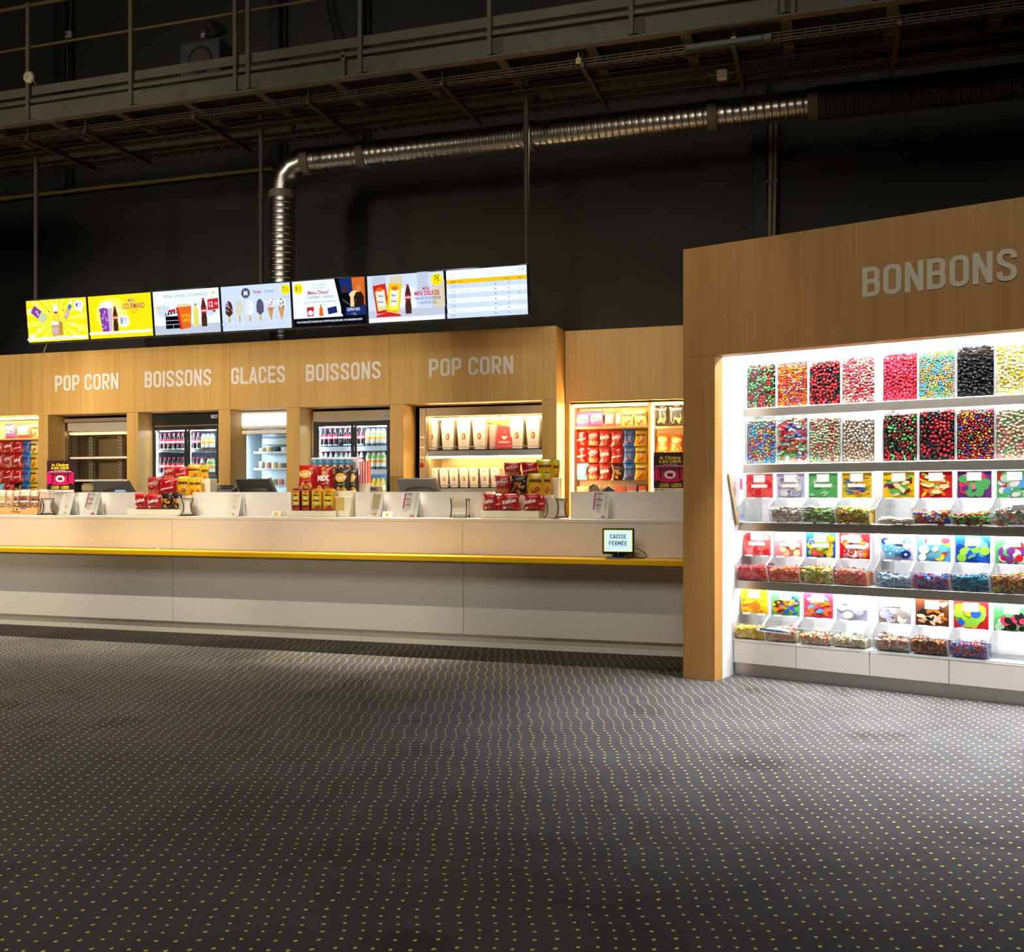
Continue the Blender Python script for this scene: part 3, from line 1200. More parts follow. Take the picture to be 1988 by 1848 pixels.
def art1(d):
    d.rect(-W2, -H2, W2, H2, S_YEL)
    for i in range(18):
        a = 2 * pi * i / 18
        b2 = a + pi / 18

        def ray(an):
            k = min(W2 / max(1e-4, abs(cos(an))), (H2 if sin(an) > 0 else H2) / max(1e-4, abs(sin(an))))
            return (k * cos(an), k * sin(an))
        d.poly([(0, 0), ray(a), ray(b2)], S_YEL2)
    for u, v, r in ((-.38, .13, .022), (-.37, -.17, .024), (-.27, -.1, .022), (.36, .09, .016), (.23, -.06, .02), (.32, -.13, .016), (.22, .19, .018), (-.2, -.06, .014), (-.26, .2, .012)):
        d.ell(u, v, r, r, S_WHITE)
    d.rrect(-.25, .08, .11, .05, S_PUR, -.65)
    d.rrect(-.20, .045, .045, .05, C('pale_green', (206, 226, 190)), -.65)
    for u, v in ((-.28, .11), (-.26, .08)):
        d.ell(u, v, .016, .016, S_LIL)
    d.text('+', -.10, .09, .035, S_MAG, bold=.04)
    d.text('+', .11, .09, .035, S_MAG, bold=.04)
    d.ell(.0, .13, .036, .062, S_WHITE)
    d.poly([(-.032, .10), (.032, .10), (.018, .075), (-.018, .075)], S_MAG)
    d.rrect(.17, .08, .026, .085, S_TAN, -.5)
    d.rrect(.165, .07, .020, .035, S_LIL, -.5)
    d.rrect(.205, .145, .022, .026, S_BLU, -.5)
    d.poly([(-.075, -.02), (.035, -.01), (.035, -.18), (-.07, -.19)], S_TAN)
    d.poly([(.035, -.01), (.09, -.03), (.085, -.175), (.035, -.18)], C('dark_tan', (206, 150, 70)))
    d.ring(.01, .03, .045, .04, .014, S_AMB)
    for i in range(12):
        d.ell(-.06 + (i % 6) * .017, -.025 - (i // 6) * .02, .011, .011, S_WHITE, n=8)
    d.rect(-.055, -.15, .02, -.09, S_LIL)
    d.ell(.335, .155, .066, .066, S_WHITE)
    d.text('4', .31, .13, .06, S_DBL, cond=.7, bold=.02)
    d.text('\u20ac90', .352, .155, .028, S_DBL, cond=.65)
    d.text('LE MENU', .352, .135, .012, S_DBL, cond=.65)
    d.rect(-W2, -H2 + .02, W2, -H2 + .05, S_WHITE)
    d.text('POUR VOTRE SANT\u00c9, \u00c9VITEZ DE GRIGNOTER ENTRE LES REPAS', 0, -H2 + .03, .012, S_GRY, cond=.8)


def art2(d):
    d.rect(-W2, -H2, W2, H2, S_YEL)
    d.ell(-.12, .03, .22, .19, S_YEL2)
    d.ell(-.12, .03, .15, .13, C('glow_yellow', (250, 246, 150), 1.2))
    d.poly([(-.29, .11), (-.17, .10), (-.16, -.18), (-.255, -.17)], S_PUR)
    d.poly([(-.17, .10), (-.11, .12), (-.115, -.15), (-.16, -.18)], S_LIL)
    rnd = random.Random(3)
    for i in range(16):
        d.ell(-.275 + rnd.random() * .1, -.14 + rnd.random() * .22, .009, .011, S_LIL, n=8)
    for i in range(14):
        d.ell(-.29 + rnd.random() * .18, .105 + rnd.random() * .05, .024, .02, S_WHITE, n=10)
    cola(d, -.06, -.18, .32)
    d.ell(.06, -.06, .072, .072, S_WHITE)
    d.text('8', .025, -.09, .07, S_DBL, cond=.7, bold=.01)
    d.text('\u20ac50', .075, -.06, .036, S_DBL, cond=.62)
    d.text('LE MENU', .075, -.085, .013, S_DBL, cond=.65)
    d.text('MENU', .18, .15, .038, S_PUR, cond=.68, bold=.012)
    d.text('GOURMAND', .20, .075, .062, S_MAG, wid=.30, bold=.014)
    d.text('1 GRAND POP CORN', .2, .045, .014, S_BRN, cond=.7)
    d.text('+ 1 BOISSON', .2, .022, .014, S_BRN, cond=.7)
    d.rect(-W2, -H2 + .045, W2, -H2 + .075, S_WHITE)
    d.text('POUR VOTRE SANT\u00c9, \u00c9VITEZ DE GRIGNOTER ENTRE LES REPAS', 0, -H2 + .055, .012, S_GRY, cond=.8)


def art3(d):
    d.rect(-W2, -H2, W2, H2, S_WHITE)
    d.rect(-W2, -H2, W2, -.14, S_LGR)
    for u, v, r, m in ((-.3, .02, .09, S_PALE), (.3, .0, .08, S_PALE), (-.37, .06, .03, C('cream', (240, 220, 170)))):
        d.ell(u, v, r, r * .8, m)
    d.text('MENU GRAND GOURMAND', .0, .165, .036, S_GRY, wid=.58)
    d.text('1 POP CORN XL + 2 BOISSONS 50CL', .0, .13, .014, S_LGR, cond=.7)
    d.ell(.36, .19, .016, .014, S_AMB)
    # clapperboard
    d.poly([(-.28, -.18), (-.09, -.18), (-.09, -.04), (-.28, -.04)], S_BLK)
    d.poly([(-.28, -.035), (-.08, -.0), (-.085, .03), (-.285, -.005)], S_BLK)
    for i in range(5):
        u = -.27 + i * .04
        d.poly([(u, -.028 + i * .007), (u + .018, -.025 + i * .007), (u + .025, .004 + i * .007), (u + .007, .0 + i * .007)], S_WHITE)
    d.rect(-.27, -.09, -.1, -.086, S_WHITE)
    d.rect(-.27, -.135, -.1, -.131, S_WHITE)
    d.rect(-.18, -.18, -.177, -.131, S_WHITE)
    d.rrect(-.19, .02, .05, .014, S_RED, .15)
    # popcorn cup
    for i in range(12):
        d.ell(-.09 + (i % 6) * .028, .055 + (i // 6) * .02, .02, .018, C('popcorn', (240, 226, 180)), n=10)
    d.poly([(-.13, .055), (.075, .06), (.055, -.18), (-.085, -.195)], S_ORG)
    d.poly([(-.13, .055), (-.10, .05), (-.06, -.19), (-.085, -.195)], S_RED)
    d.text('EXTRA', .0, -.06, .035, S_AMB, cond=.75, bold=.03)
    d.text('LARGE', .0, -.11, .035, S_AMB, cond=.75, bold=.03)
    d.poly([(.095, -.17), (.165, -.17), (.165, .0), (.145, .06), (.115, .06), (.095, .0)], C('lemon', (240, 230, 120)))
    d.rect(.115, .06, .145, .085, S_GRN)
    cola(d, .235, -.175, .34)
    d.poly([(.29, .0), (.43, .01), (.43, .13), (.29, .12)], S_RED)
    d.poly([(.34, .0), (.40, .0), (.37, -.03)], S_RED)
    d.text('12', .335, .035, .06, S_WHITE, cond=.75, bold=.02)
    d.text('\u20ac90', .40, .055, .028, S_WHITE, cond=.6)


def art4(d):
    d.rect(-W2, -H2, W2, H2, S_PALE)
    d.ell(-.12, .16, .056, .056, C('slate', (84, 90, 104)))
    d.text('M', -.12, .135, .05, S_WHITE, cond=.9, bold=.03)
    d.text('Kinder', .03, .15, .036, S_RED, cond=.75, bold=.02)
    d.text('ICE CREAM', .03, .13, .012, S_GRY, cond=.75)
    d.text('Cornetto', .17, .15, .034, S_BLU, cond=.7, shear=.3)
    d.ell(.38, .17, .056, .056, S_YEL)
    d.text('7', .355, .145, .055, S_BRN, cond=.75)
    d.text(',00', .395, .165, .03, S_BRN, cond=.62)
    d.text('\u20ac L\'UNIT\u00c9', .395, .145, .011, S_BRN, cond=.65)
    d.text('les 3 glaces', .38, .085, .02, S_GRY, cond=.7)
    cs = [(S_BRN, S_LIL), (C('vanilla', (230, 222, 196)), S_LGR), (S_WHITE, S_LGR), (C('slate', (84, 90, 104)), S_PUR), (C('waffle', (214, 160, 100)), S_MAG), (C('waffle', (214, 160, 100)), S_BRN)]
    rnd = random.Random(8)
    for i in range(6):
        u = -.34 + i * .135
        a, b2 = cs[i]
        if i < 4:
            d.rect(u - .012, -.15, u + .012, -.06, S_TAN)
            d.ell(u, -.0, .046, .085, a)
            d.rect(u - .045, -.06, u + .045, 0, a)
        else:
            d.poly([(u - .05, .02), (u + .05, .02), (u + .006, -.15), (u - .006, -.15)], a)
            d.ell(u, .03, .055, .05, S_WHITE)
        for k in range(16):
            d.ell(u + rnd.uniform(-.034, .034), .02 + rnd.uniform(-.06, .05), .007, .007, b2, n=7)
        d.text('glace', u + .07, -.12, .012, S_GRY, cond=.7)
    d.ring(-.39, -.17, .026, .026, .005, C('teal', (120, 190, 190)))
    d.rect(-.3, -.205, .38, -.2, S_LGR)
    d.text('photos non contractuelles, suggestion de pr\u00e9sentation', 0, -.225, .011, S_GRY, cond=.8)


def art5(d):
    d.rect(-W2, -H2, W2, H2, S_BLK)
    d.poly([(-W2, -.155), (.16, -.155), (.075, H2), (-W2, H2)], S_WHITE)
    d.ell(-.36, .165, .058, .058, S_YEL)
    d.text('9', -.385, .14, .055, S_BRN, cond=.75)
    d.text(',00', -.345, .16, .03, S_BRN, cond=.62)
    d.text('LE MENU', -.345, .14, .011, S_BRN, cond=.65)
    d.text('DU 25 SEPTEMBRE', -.11, .185, .018, S_GRY, cond=.7)
    d.text('AU 8 OCTOBRE 2019', -.11, .155, .018, S_GRY, cond=.7)
    d.text("Menu Choco'", -.12, .095, .04, S_MAG, cond=.82, bold=.03)
    d.text('1 CONFISERIE + 1 BOISSON', -.11, .05, .026, S_DBL, wid=.34)
    d.text('UN \u00c9COCUP G\u00c9ANT STRAT\u00c9GIQUE GEMINI MAN', -.11, .005, .016, S_DBL, wid=.38)
    d.poly([(-.27, -.04), (-.18, -.035), (-.19, -.135), (-.26, -.14)], S_RED)
    d.ell(-.225, -.1, .03, .028, S_WHITE)
    d.text('+', -.15, -.09, .02, S_DBL)
    d.poly([(-.12, -.14), (-.07, -.14), (-.075, -.06), (-.095, -.02), (-.115, -.06)], S_ORG)
    d.rect(-.105, -.03, -.085, -.015, S_GRN)
    d.text('+', -.04, -.09, .02, S_DBL)
    d.rrect(.04, -.085, .055, .035, S_DBL, .15)
    # film poster: two armed silhouettes on blue and fire
    d.poly([(.13, H2), (W2, H2), (W2, -.15), (.20, -.15)], S_DBL)
    d.poly([(.28, H2), (W2, H2), (W2, -.05), (.30, .0)], C('fire', (226, 110, 40)))
    d.ell(.31, -.02, .09, .13, C('fire_core', (255, 210, 150), 1.1))
    for u, s_, m in ((.20, 1, S_BLK), (.36, -1, C('dark_brown', (44, 26, 20)))):
        d.poly([(u - .055, -.13), (u + .055, -.13), (u + .06, .04), (u + .03, .09), (u - .03, .09), (u - .06, .04)], m)
        d.ell(u, .125, .027, .036, S_BRN if s_ > 0 else S_SKIN)
        d.poly([(u - .03, .03), (u + s_ * .06, -.04), (u + s_ * .06, -.055), (u - .03, .012)], C('slate', (84, 90, 104)))
    d.rect(.20, -.145, W2, -.06, S_DBL)
    d.text('GEMINI MAN', .29, -.105, .034, S_WHITE, wid=.15)
    d.text('au cin\u00e9ma', .29, -.135, .014, S_LGR, cond=.7)
    d.text('POUR VOTRE SANT\u00c9, PRATIQUEZ UNE ACTIVIT\u00c9 PHYSIQUE R\u00c9GULI\u00c8RE. WWW.MANGERBOUGER.FR', 0, -.205, .020, S_WHITE, wid=.78, bold=.012)


def art6(d):
    d.rect(-W2, -H2, W2, H2, S_WHITE)
    d.rect(-W2, -.12, W2, H2, S_PALE)
    for u, v, a, b2, m in ((-.3, .12, .08, .12, S_LGR), (-.1, .14, .07, .09, C('sand', (226, 214, 190))), (.2, .15, .06, .1, S_LGR), (.37, .02, .07, .14, C('sand', (226, 214, 190))), (.02, .0, .1, .1, S_WHITE)):
        d.rrect(u, v, a, b2, m)
    d.rect(-W2, -.20, W2, -.12, S_LGR)
    for u, r, a, b2 in ((-.28, .12, S_RED, C('cream_pack', (240, 226, 150))), (-.13, -.12, S_AMB, S_YEL2)):
        d.rrect(u, .0, .075, .15, a, r)
        d.rrect(u, -.015, .055, .105, b2, r)
        d.ell(u - r * .1, .10, .038, .022, S_ORG)
        d.rrect(u, -.0, .035, .075, S_WHITE, r)
        d.text('B\u00e2ton', u, .02, .024, S_BRN, cond=.7, bold=.02)
        d.text('de', u, -.01, .018, S_BRN, cond=.7)
        d.text('Berger', u, -.04, .024, S_BRN, cond=.7, bold=.02)
    d.poly([(-.34, -.17), (-.2, -.14), (-.06, -.17), (-.06, -.19), (-.34, -.19)], S_RED)
    cola(d, .03, -.17, .33)
    d.ell(.36, .165, .062, .062, S_YEL)
    d.text('7\u20ac', .36, .145, .06, S_BRN, wid=.062)
    d.text('LE MENU', .36, .125, .012, S_BRN, cond=.65)
    d.text('MENU', .24, .065, .03, S_RED, cond=.75, bold=.02)
    d.text('MINI D\u00c9LICES', .245, .01, .044, S_RED, wid=.28, bold=.03)
    d.text('1 MINI B\u00c2TON DE BERGER', .245, -.035, .030, S_DBL, wid=.31)
    d.text('+ 1 BOISSON 50CL', .245, -.08, .030, S_DBL, wid=.22)
    d.text('photos non contractuelles', 0, -.225, .011, S_GRY, cond=.8)


def art7(d):
    d.rect(-W2, -H2, W2, H2, S_WHITE)
    d.text('13:28', .37, .19, .032, S_GRY, cond=.75)
    d.ring(-.37, .185, .03, .02, .004, S_AMB)
    d.rect(-W2, .105, W2, .148, S_AMB)
    d.text('S\u00c9ANCE', -.385, .118, .016, S_BRN, cond=.7, align='L', bold=.02)
    d.text('FILM', -.29, .118, .016, S_BRN, cond=.7, align='L')
    d.text('VERSION', .22, .118, .016, S_BRN, cond=.7)
    d.text('SALLE', .36, .118, .016, S_BRN, cond=.7, bold=.02)
    rows = [('11:25', 'Abomin.', 'VF', '5'), ('13:25', 'Downton Abbey', 'VO', '10'), ('13:25', 'Ad Astra', 'VF', '402'), ('13:25', 'La Vie', 'VF', '6'), ('13:45', 'Deux moi', 'VF', '7'), ('13:50', 'Hustlers', 'VO', '3'), ('14:10', 'Au nom', 'VF', '12')]
    for i, (h_, f_, v_, s_) in enumerate(rows):
        z = .105 - (i + 1) * .0497
        if i % 2 == 0:
            d.rect(-W2, z, W2, z + .0497, S_PALE)
        d.rect(-W2, z, W2, z + .0015, S_LGR)
        d.text(h_, -.385, z + .012, .026, S_GRY, cond=.7, align='L')
        d.text(f_, -.29, z + .016, .016, S_LGR, cond=.75, align='L', bold=.01)
        d.ell(.10, z + .025, .010, .008, S_GRY)
        d.text(v_, .24, z + .016, .02, S_GRY, cond=.8, bold=.02)
        d.text(s_, .355, z + .014, .022, S_GRY, cond=.7)


TV_LAB = ['yellow rayed menu screen with a 4 euro 90 price in a white bubble',
          'yellow menu screen showing a purple popcorn box and a cola bottle',
          'white menu screen with a clapperboard and a red 12 price flag',
          'pale menu screen showing a row of six ice creams',
          'menu screen with a chocolate menu beside a blue and orange film poster',
          'menu screen showing two mini sausage packs and a cola bottle for 7 euros',
          'showtimes screen with a table of times under a yellow heading bar']
for i, art in enumerate((art1, art2, art3, art4, art5, art6, art7)):
    xc = -9.18 + .01 + TV_P * (i + .5) - .01
    tv = thing('menu_screen', TV_LAB[i], 'screen', (xc, TV_T, SCR_ZC), 0, 'menu screens above the counter')
    tv.rotation_euler = (TV_TILT, 0, 0)
    mb = MB().use(BLACK)
    bz = .012
    mb.box(-W2 - bz, W2 + bz, -.012, .05, -H2 - bz - .004, H2 + bz, .004)
    mb.build('housing', tv)
    mb = MB()
    d = Draw(mb, plane_front(0, -.0125, 0), .0003)
    art(d)
    mb.build('display', tv)
    mb = MB().use(pbr('screen_badge', (150, 120, 100), .4))
    mb.box(-.02, .02, -.0135, -.012, -H2 - .013, -H2 - .007)
    mb.build('badge', tv)
# mounting rail and the three poles the screens hang from
mr = thing('screen_mount', 'black mounting rail on three hanging poles carrying the menu screens', 'mount', (-6, 9.85, 3.45))
O = (-6, 9.85, 3.45)
for z in (3.30, 3.56):
    mb = MB().use(BLACK)
    mb.box(-9.1, -3.0, 9.79, 9.83, z - .02, z + .02)
    mb.build('rail', mr, off=O)
for px in (70, 507, 1022):
    x = sx(px, 9.86)
    mb = MB().use(pbr('pole_paint', (62, 56, 48), .6))
    mb.tube([(x, 9.86, 3.22), (x, 9.86, 5.72)], .028, 12)
    mb.build('hanging_pole', mr, off=O)
mb = MB().use(pbr('loose_wire', (170, 150, 100), .5))
mb.tube([at(91, 668, 9.86), at(87, 677, 9.9), at(84, 690, 9.95)], .006, 5)
mb.build('loose_wire', mr, off=O)

# ================================================================== candy cabinet
CZ_TOP, CZ_F = 3.18, 2.375
CL = 3.56
CD = 0.95
cab = thing('candy_cabinet', 'tall oak fronted pick and mix cabinet with brightly lit white shelves', 'cabinet', CO, CROT)
OAK_C = wood('oak_cabinet', (206, 158, 92), (180, 128, 64))
mb = MB().use(OAK_C)
mb.box(0, CL, 0, .03, CZ_F, CZ_TOP, .002)
mb.box(0, CL, .03, .137, CZ_F, CZ_F + .03)
mb.box(0, CL, .03, CD, CZ_TOP - .03, CZ_TOP - .001)
mb.build('fascia', cab)
for a, b2 in ((0, .253), (CL - .253, CL)):
    mb = MB().use(OAK_C)
    mb.box(a, b2, 0, .137, 0, CZ_F - .001, .002)
    mb.build('post', cab)
mb = MB().use(OAK_C)
mb.box(0, .02, .138, CD, 0, CZ_TOP - .031)
mb.build('outer_side', cab)
WHITE_IN = pbr('cabinet_white', (236, 237, 238), 0.4)
for a, b2 in ((.225, .253), (CL - .253, CL - .225)):
    mb = MB().use(WHITE_IN)
    mb.box(a, b2, .138, CD - .03, 0, CZ_F + .28)
    mb.build('side_panel', cab)
mb = MB().use(WHITE_IN)
mb.box(.02, CL, CD - .03, CD, 0, CZ_TOP - .031)
mb.build('back_panel', cab)
mb = MB().use(WHITE_IN)
mb.box(.253, CL - .253, .138, CD - .03, CZ_F + .26, CZ_F + .28)
mb.box(.253, CL - .253, .138, .15, CZ_F + .032, CZ_F + .26)
mb.build('inner_ceiling', cab)
LED_W = glow('white_led', (255, 252, 253), 110.0)
LED_T = glow('white_led_top', (255, 252, 253), 150.0)
EDGE_STEEL = pbr('shelf_edge_steel', (204, 198, 184), .25, .85)
LED_S = glow('white_led_line', (255, 252, 253), 14.0)
A0, A1 = .253, CL - .253
DIV = [1.233, 2.268]
for a in DIV:
    mb = MB().use(WHITE_IN)
    mb.box(a, a + .046, .575, CD - .03, .69, CZ_F + .25)
    mb.build('divider', cab)
SHELF = [(2.02, 1.958, .56), (1.592, 1.527, .56), (1.148, 1.086, .46), (.711, .649, .41)]
for zt, zb, b in SHELF:
    sh = MB().use(WHITE_IN)
    sh.box(A0, A1, b - .022, CD - .03, zb + .045, zt)
    so = sh.build('shelf', cab)
    mb = MB().use(EDGE_STEEL)
    mb.box(A0, A1, b - .030, b - .024, zb, zt + .001, .001)
    mb.build('steel_edge', so)
    mb = MB().use(LED_W)
    mb.box(A0 + .01, A1 - .01, b - .020, b - .004, zb + .030, zb + .043)
    mb.build('light_strip', so)
# thin light lines that edge the two upper shelves
for zt, zb, b in SHELF[:2]:
    mb = MB().use(LED_S)
    mb.box(A0, A1, b - .020, b - .004, zt + .0005, zt + .005)
    mb.build('light_line', cab)
mb = MB().use(LED_T)
mb.box(A0 + .01, A1 - .01, .16, .20, CZ_F + .22, CZ_F + .25)
mb.build('light_strip', cab)
mb = MB().use(LED_T)
mb.box(A0 + .01, A1 - .01, .50, .53, CZ_F + .22, CZ_F + .25)
mb.build('light_strip', cab)
# base drawers and plinth
mb = MB().use(WHITE_IN)
mb.box(A0, A1, .335, CD - .03, .262, .274)
mb.build('base_shelf', cab)
ds = [A0, .738, 1.262, 1.78, 2.30, 2.82, A1]
for i in range(6):
    mb = MB().use(WHITE_LAM)
    mb.box(ds[i] + (.006 if i == 0 else .002), ds[i + 1] - .002, .33, .36, .098, .262, .002)
    mb.build('drawer_front', cab)
mb = MB().use(STEEL)
mb.box(A0, A1, .352, .38, 0, .094)
mb.build('plinth', cab)
mb = MB()
d = Draw(mb, lambda u, v, l: (u, -l, v), .0006)
d.sign('BONBONS', (1.308 + 2.243) / 2, 2.675, .197, pbr('grey_vinyl_letters', (232, 218, 186), .5), 2.243 - 1.308)
mb.build('lettering', cab)

# ------------------------------------------------------------------ candies
PAL = {'red': (200, 26, 34), 'black': (26, 24, 26), 'green': (84, 176, 96), 'dkred': (120, 22, 30), 'white': (240, 236, 232), 'yellow': (246, 200, 30),
       'orange': (240, 120, 20), 'blue': (28, 90, 200), 'sky': (84, 170, 216), 'pink': (240, 140, 150), 'rose': (226, 60, 90), 'cream': (248, 232, 170),
       'mint': (176, 216, 176), 'peach': (246, 196, 160), 'brown': (92, 50, 26), 'caramel': (196, 110, 30), 'purple': (110, 50, 130), 'teal': (20, 120, 140),
       'ltbrown': (206, 176, 150), 'lilac': (196, 200, 236), 'navy': (20, 50, 120), 'salmon': (240, 90, 80), 'lime': (140, 200, 60), 'grey': (170, 160, 150)}


def cm(n):
    return pbr('candy_' + n, PAL[n], .32, coat=.15)


def shape_piece(mb, kind, c, r, rnd):
    rot = Matrix.Rotation(rnd.uniform(0, 6.28), 3, 'Z') @ Matrix.Rotation(rnd.uniform(0, 6.28), 3, 'X')
    if kind == 'ball':
        mb.ball(c, r, 1, rot)
    elif kind == 'bean':
        mb.ball(c, r, 1, rot, (1.3, .88, .85))
    elif kind == 'lentil':
        mb.ball(c, r, 1, rot, (1.05, 1.05, .6))
    elif kind == 'slab':
        mb.ball(c, r, 1, rot, (1.6, 1.2, .35))
    elif kind == 'worm':
        p0 = Vector(c)
        ax = rot @ Vector((1, 0, 0)); ay = rot @ Vector((0, 1, 0))
        mb.tube([p0 + ax * (t - 1.5) * r * 1.4 + ay * sin(t * 2) * r * .7 for t in (0, .75, 1.5, 2.25, 3)], r * .45, 5)
    elif kind == 'berry':
        mb.ball(c, r, 1, rot, (1, 1, 1.15))
    elif kind == 'coin':
        mb.ball(c, r, 1, rot, (1.2, 1.2, .45))


def clear_box(lab, a0, a1, z0, h, b):
    """Front display box: five clear walls."""
    w_ = a1 - a0 - .006
    t = thing('candy_box', lab, 'candy box', cpos((a0 + a1) / 2, b, z0), CROT, 'clear candy boxes on the two upper shelves')
    mb = MB().use(ACRYLIC)
    hw = w_ / 2
    mb.box(-hw, hw, 0.0, .003, 0.004, h)
    mb.build('front_wall', t)
    mb = MB().use(pbr('acrylic_edge', (240, 244, 244), .2))
    mb.box(-hw, -hw + .0025, 0.004, .22, 0.004, h)
    mb.build('side_wall', t)
    mb = MB().use(pbr('acrylic_edge', (240, 244, 244), .2))
    mb.box(hw - .0025, hw, 0.004, .22, 0.004, h)
    mb.build('side_wall', t)
    mb = MB().use(WHITE_IN)
    mb.box(-hw, hw, .004, .23, 0.0005, .003)
    mb.box(-hw, hw, .22, .223, .003, h)
    mb.build('back_wall', t)
    return hw


BOX1 = [
    # (palette with weights, shape, radius, fill, label)
    (['red', 'green', 'green', 'dkred', 'black'], 'berry', .0105, .30, 'red, green and dark berry sweets on the top shelf, next to the post'),
    (['red', 'orange', 'salmon', 'red', 'orange', 'yellow', 'red', 'white', 'blue', 'orange'], 'bean', .0078, .30, 'small orange and red jelly beans flecked with blue'),
    (['red', 'red', 'black', 'black', 'red'], 'berry', .0115, .285, 'red and black berry sweets on the top shelf between bean boxes'),
    (['cream', 'peach', 'pink', 'mint', 'rose'], 'bean', .0098, .30, 'pastel peach and pink beans beside the white divider on the top shelf'),
    (['rose', 'red', 'rose'], 'ball', .0105, .30, 'plain glossy pinkish red balls on the top shelf'),
    (['sky', 'yellow', 'pink', 'green', 'orange', 'sky'], 'ball', .0070, .30, 'tiny blue, yellow and pink balls on the top shelf'),
    (['black', 'black', 'black'], 'slab', .0120, .31, 'glossy black liquorice pieces on the top shelf'),
    (['cream', 'cream', 'yellow', 'cream'], 'bean', .0110, .30, 'pale yellow beans on the top shelf at the picture edge'),
]
BOX2 = [
    (['sky', 'blue', 'yellow', 'green', 'pink', 'red', 'sky'], 'ball', .0105, .30, 'blue, yellow and pink gumballs on the second shelf next to the post'),
    (['white', 'red', 'orange', 'green', 'blue', 'white', 'red', 'white'], 'worm', .0180, .31, 'tangled striped multicolour ribbons on the second shelf'),
    (['cream', 'peach', 'mint', 'rose', 'mint'], 'bean', .0098, .30, 'pastel green and rose beans on the second shelf beside the striped ribbons'),
    (['ltbrown', 'white', 'ltbrown'], 'ball', .0110, .28, 'pale beige sugared balls on the second shelf'),
    (['green', 'dkred', 'black', 'green', 'red'], 'berry', .0105, .30, 'green, dark red and black berries on the second shelf'),
    (['red', 'black', 'black', 'red'], 'berry', .0120, .31, 'big red and black berries on the second shelf'),
    (['red', 'red', 'yellow', 'blue', 'green', 'red', 'rose', 'yellow', 'dkred'], 'lentil', .0088, .31, 'shiny red, yellow and blue candy lentils on the second shelf'),
    (['mint', 'pink', 'cream', 'mint', 'peach'], 'bean', .0115, .30, 'pale mint and pink beans on the second shelf at the picture edge'),
]
UN1 = [A0 + .004 + .2445 * i for i in range(5)]
UN2 = [1.281 + .2465 * i for i in range(5)]


def fill_box(spec, a0, a1, z0, b, lab, seed):
    pal, kind, r, fill, _ = spec
    rnd = random.Random(seed)
    mb = MB()
    hw = (a1 - a0) / 2 - .007
    sp_ = r * 1.62
    ms = [cm(p) for p in pal]
    mb.use(cm('black' if 'black' in pal else pal[-1]))
    bk = .034
    mb.box(-hw, hw, bk, bk + .01, .004, fill + .01)
    cols = int(2 * hw / sp_)
    fill = fill + .035
    patch = {}
    for lay in range(2):
        md = r * (1.78 if kind != 'worm' else 1.5)
        grid, placed = {}, 0
        for _ in range(int(5.5 * (2 * hw) * fill / (r * r))):
            x = rnd.uniform(-hw + r, hw - r)
            z = rnd.uniform(.005 + r, fill)
            gx, gz = int(x / md + 100), int(z / md)
            if any((x - q[0]) ** 2 + (z - q[1]) ** 2 < md * md for i in (-1, 0, 1) for j in (-1, 0, 1) for q in grid.get((gx + i, gz + j), ())):
                continue
            grid.setdefault((gx, gz), []).append((x, z))
            y = .005 + r * (1.0 + 1.0 * lay) + rnd.uniform(0, .5) * r
            pk = (int((x + 1) / (4 * r)), int(z / (4 * r)))
            if pk not in patch:
                patch[pk] = rnd.choice(range(len(ms)))
            mb.use(ms[patch[pk]] if rnd.random() < .35 else rnd.choice(ms))
            shape_piece(mb, kind, (x, y, z), r * rnd.uniform(.92, 1.06), rnd)
    # heaped top going back
    for i in range(int(cols * 5)):
        mb.use(rnd.choice(ms))
        shape_piece(mb, kind, (rnd.uniform(-hw + r, hw - r), rnd.uniform(.03, .2), fill - .006 + rnd.uniform(0, .012)), r, rnd)
    o = mb.build('candy', None, cpos((a0 + a1) / 2, b, z0), CROT)
    tag(o, lab, 'candy', 'loose candy in the clear boxes', 'stuff')


BOXN = ['with red and green berries by the post', 'of small orange jelly beans', 'of big red and black berries', 'of pastel beans before the divider',
        'of plain pinkish red balls', 'of tiny multicolour balls', 'of black liquorice', 'of pale yellow beans']
BOXN2 = ['of blue and yellow gumballs', 'of striped candy ribbons', 'of pastel mint and rose beans', 'of beige sugared balls',
         'of green and dark red berries', 'of large red and black berries', 'of shiny candy lentils', 'of pale mint and pink beans']
for row, (specs, names, z0) in enumerate(((BOX1, BOXN, 2.0215), (BOX2, BOXN2, 1.5935))):
    for i in range(8):
        un, k = (UN1, i) if i < 4 else (UN2, i - 4)
        a0, a1 = un[k], un[k + 1]
        clear_box('clear acrylic box ' + names[i] + (' on the top shelf' if row == 0 else ' on the second shelf'), a0, a1, z0, .362, .563)
        fill_box(specs[i], a0, a1, z0, .563, specs[i][4], row * 100 + i)

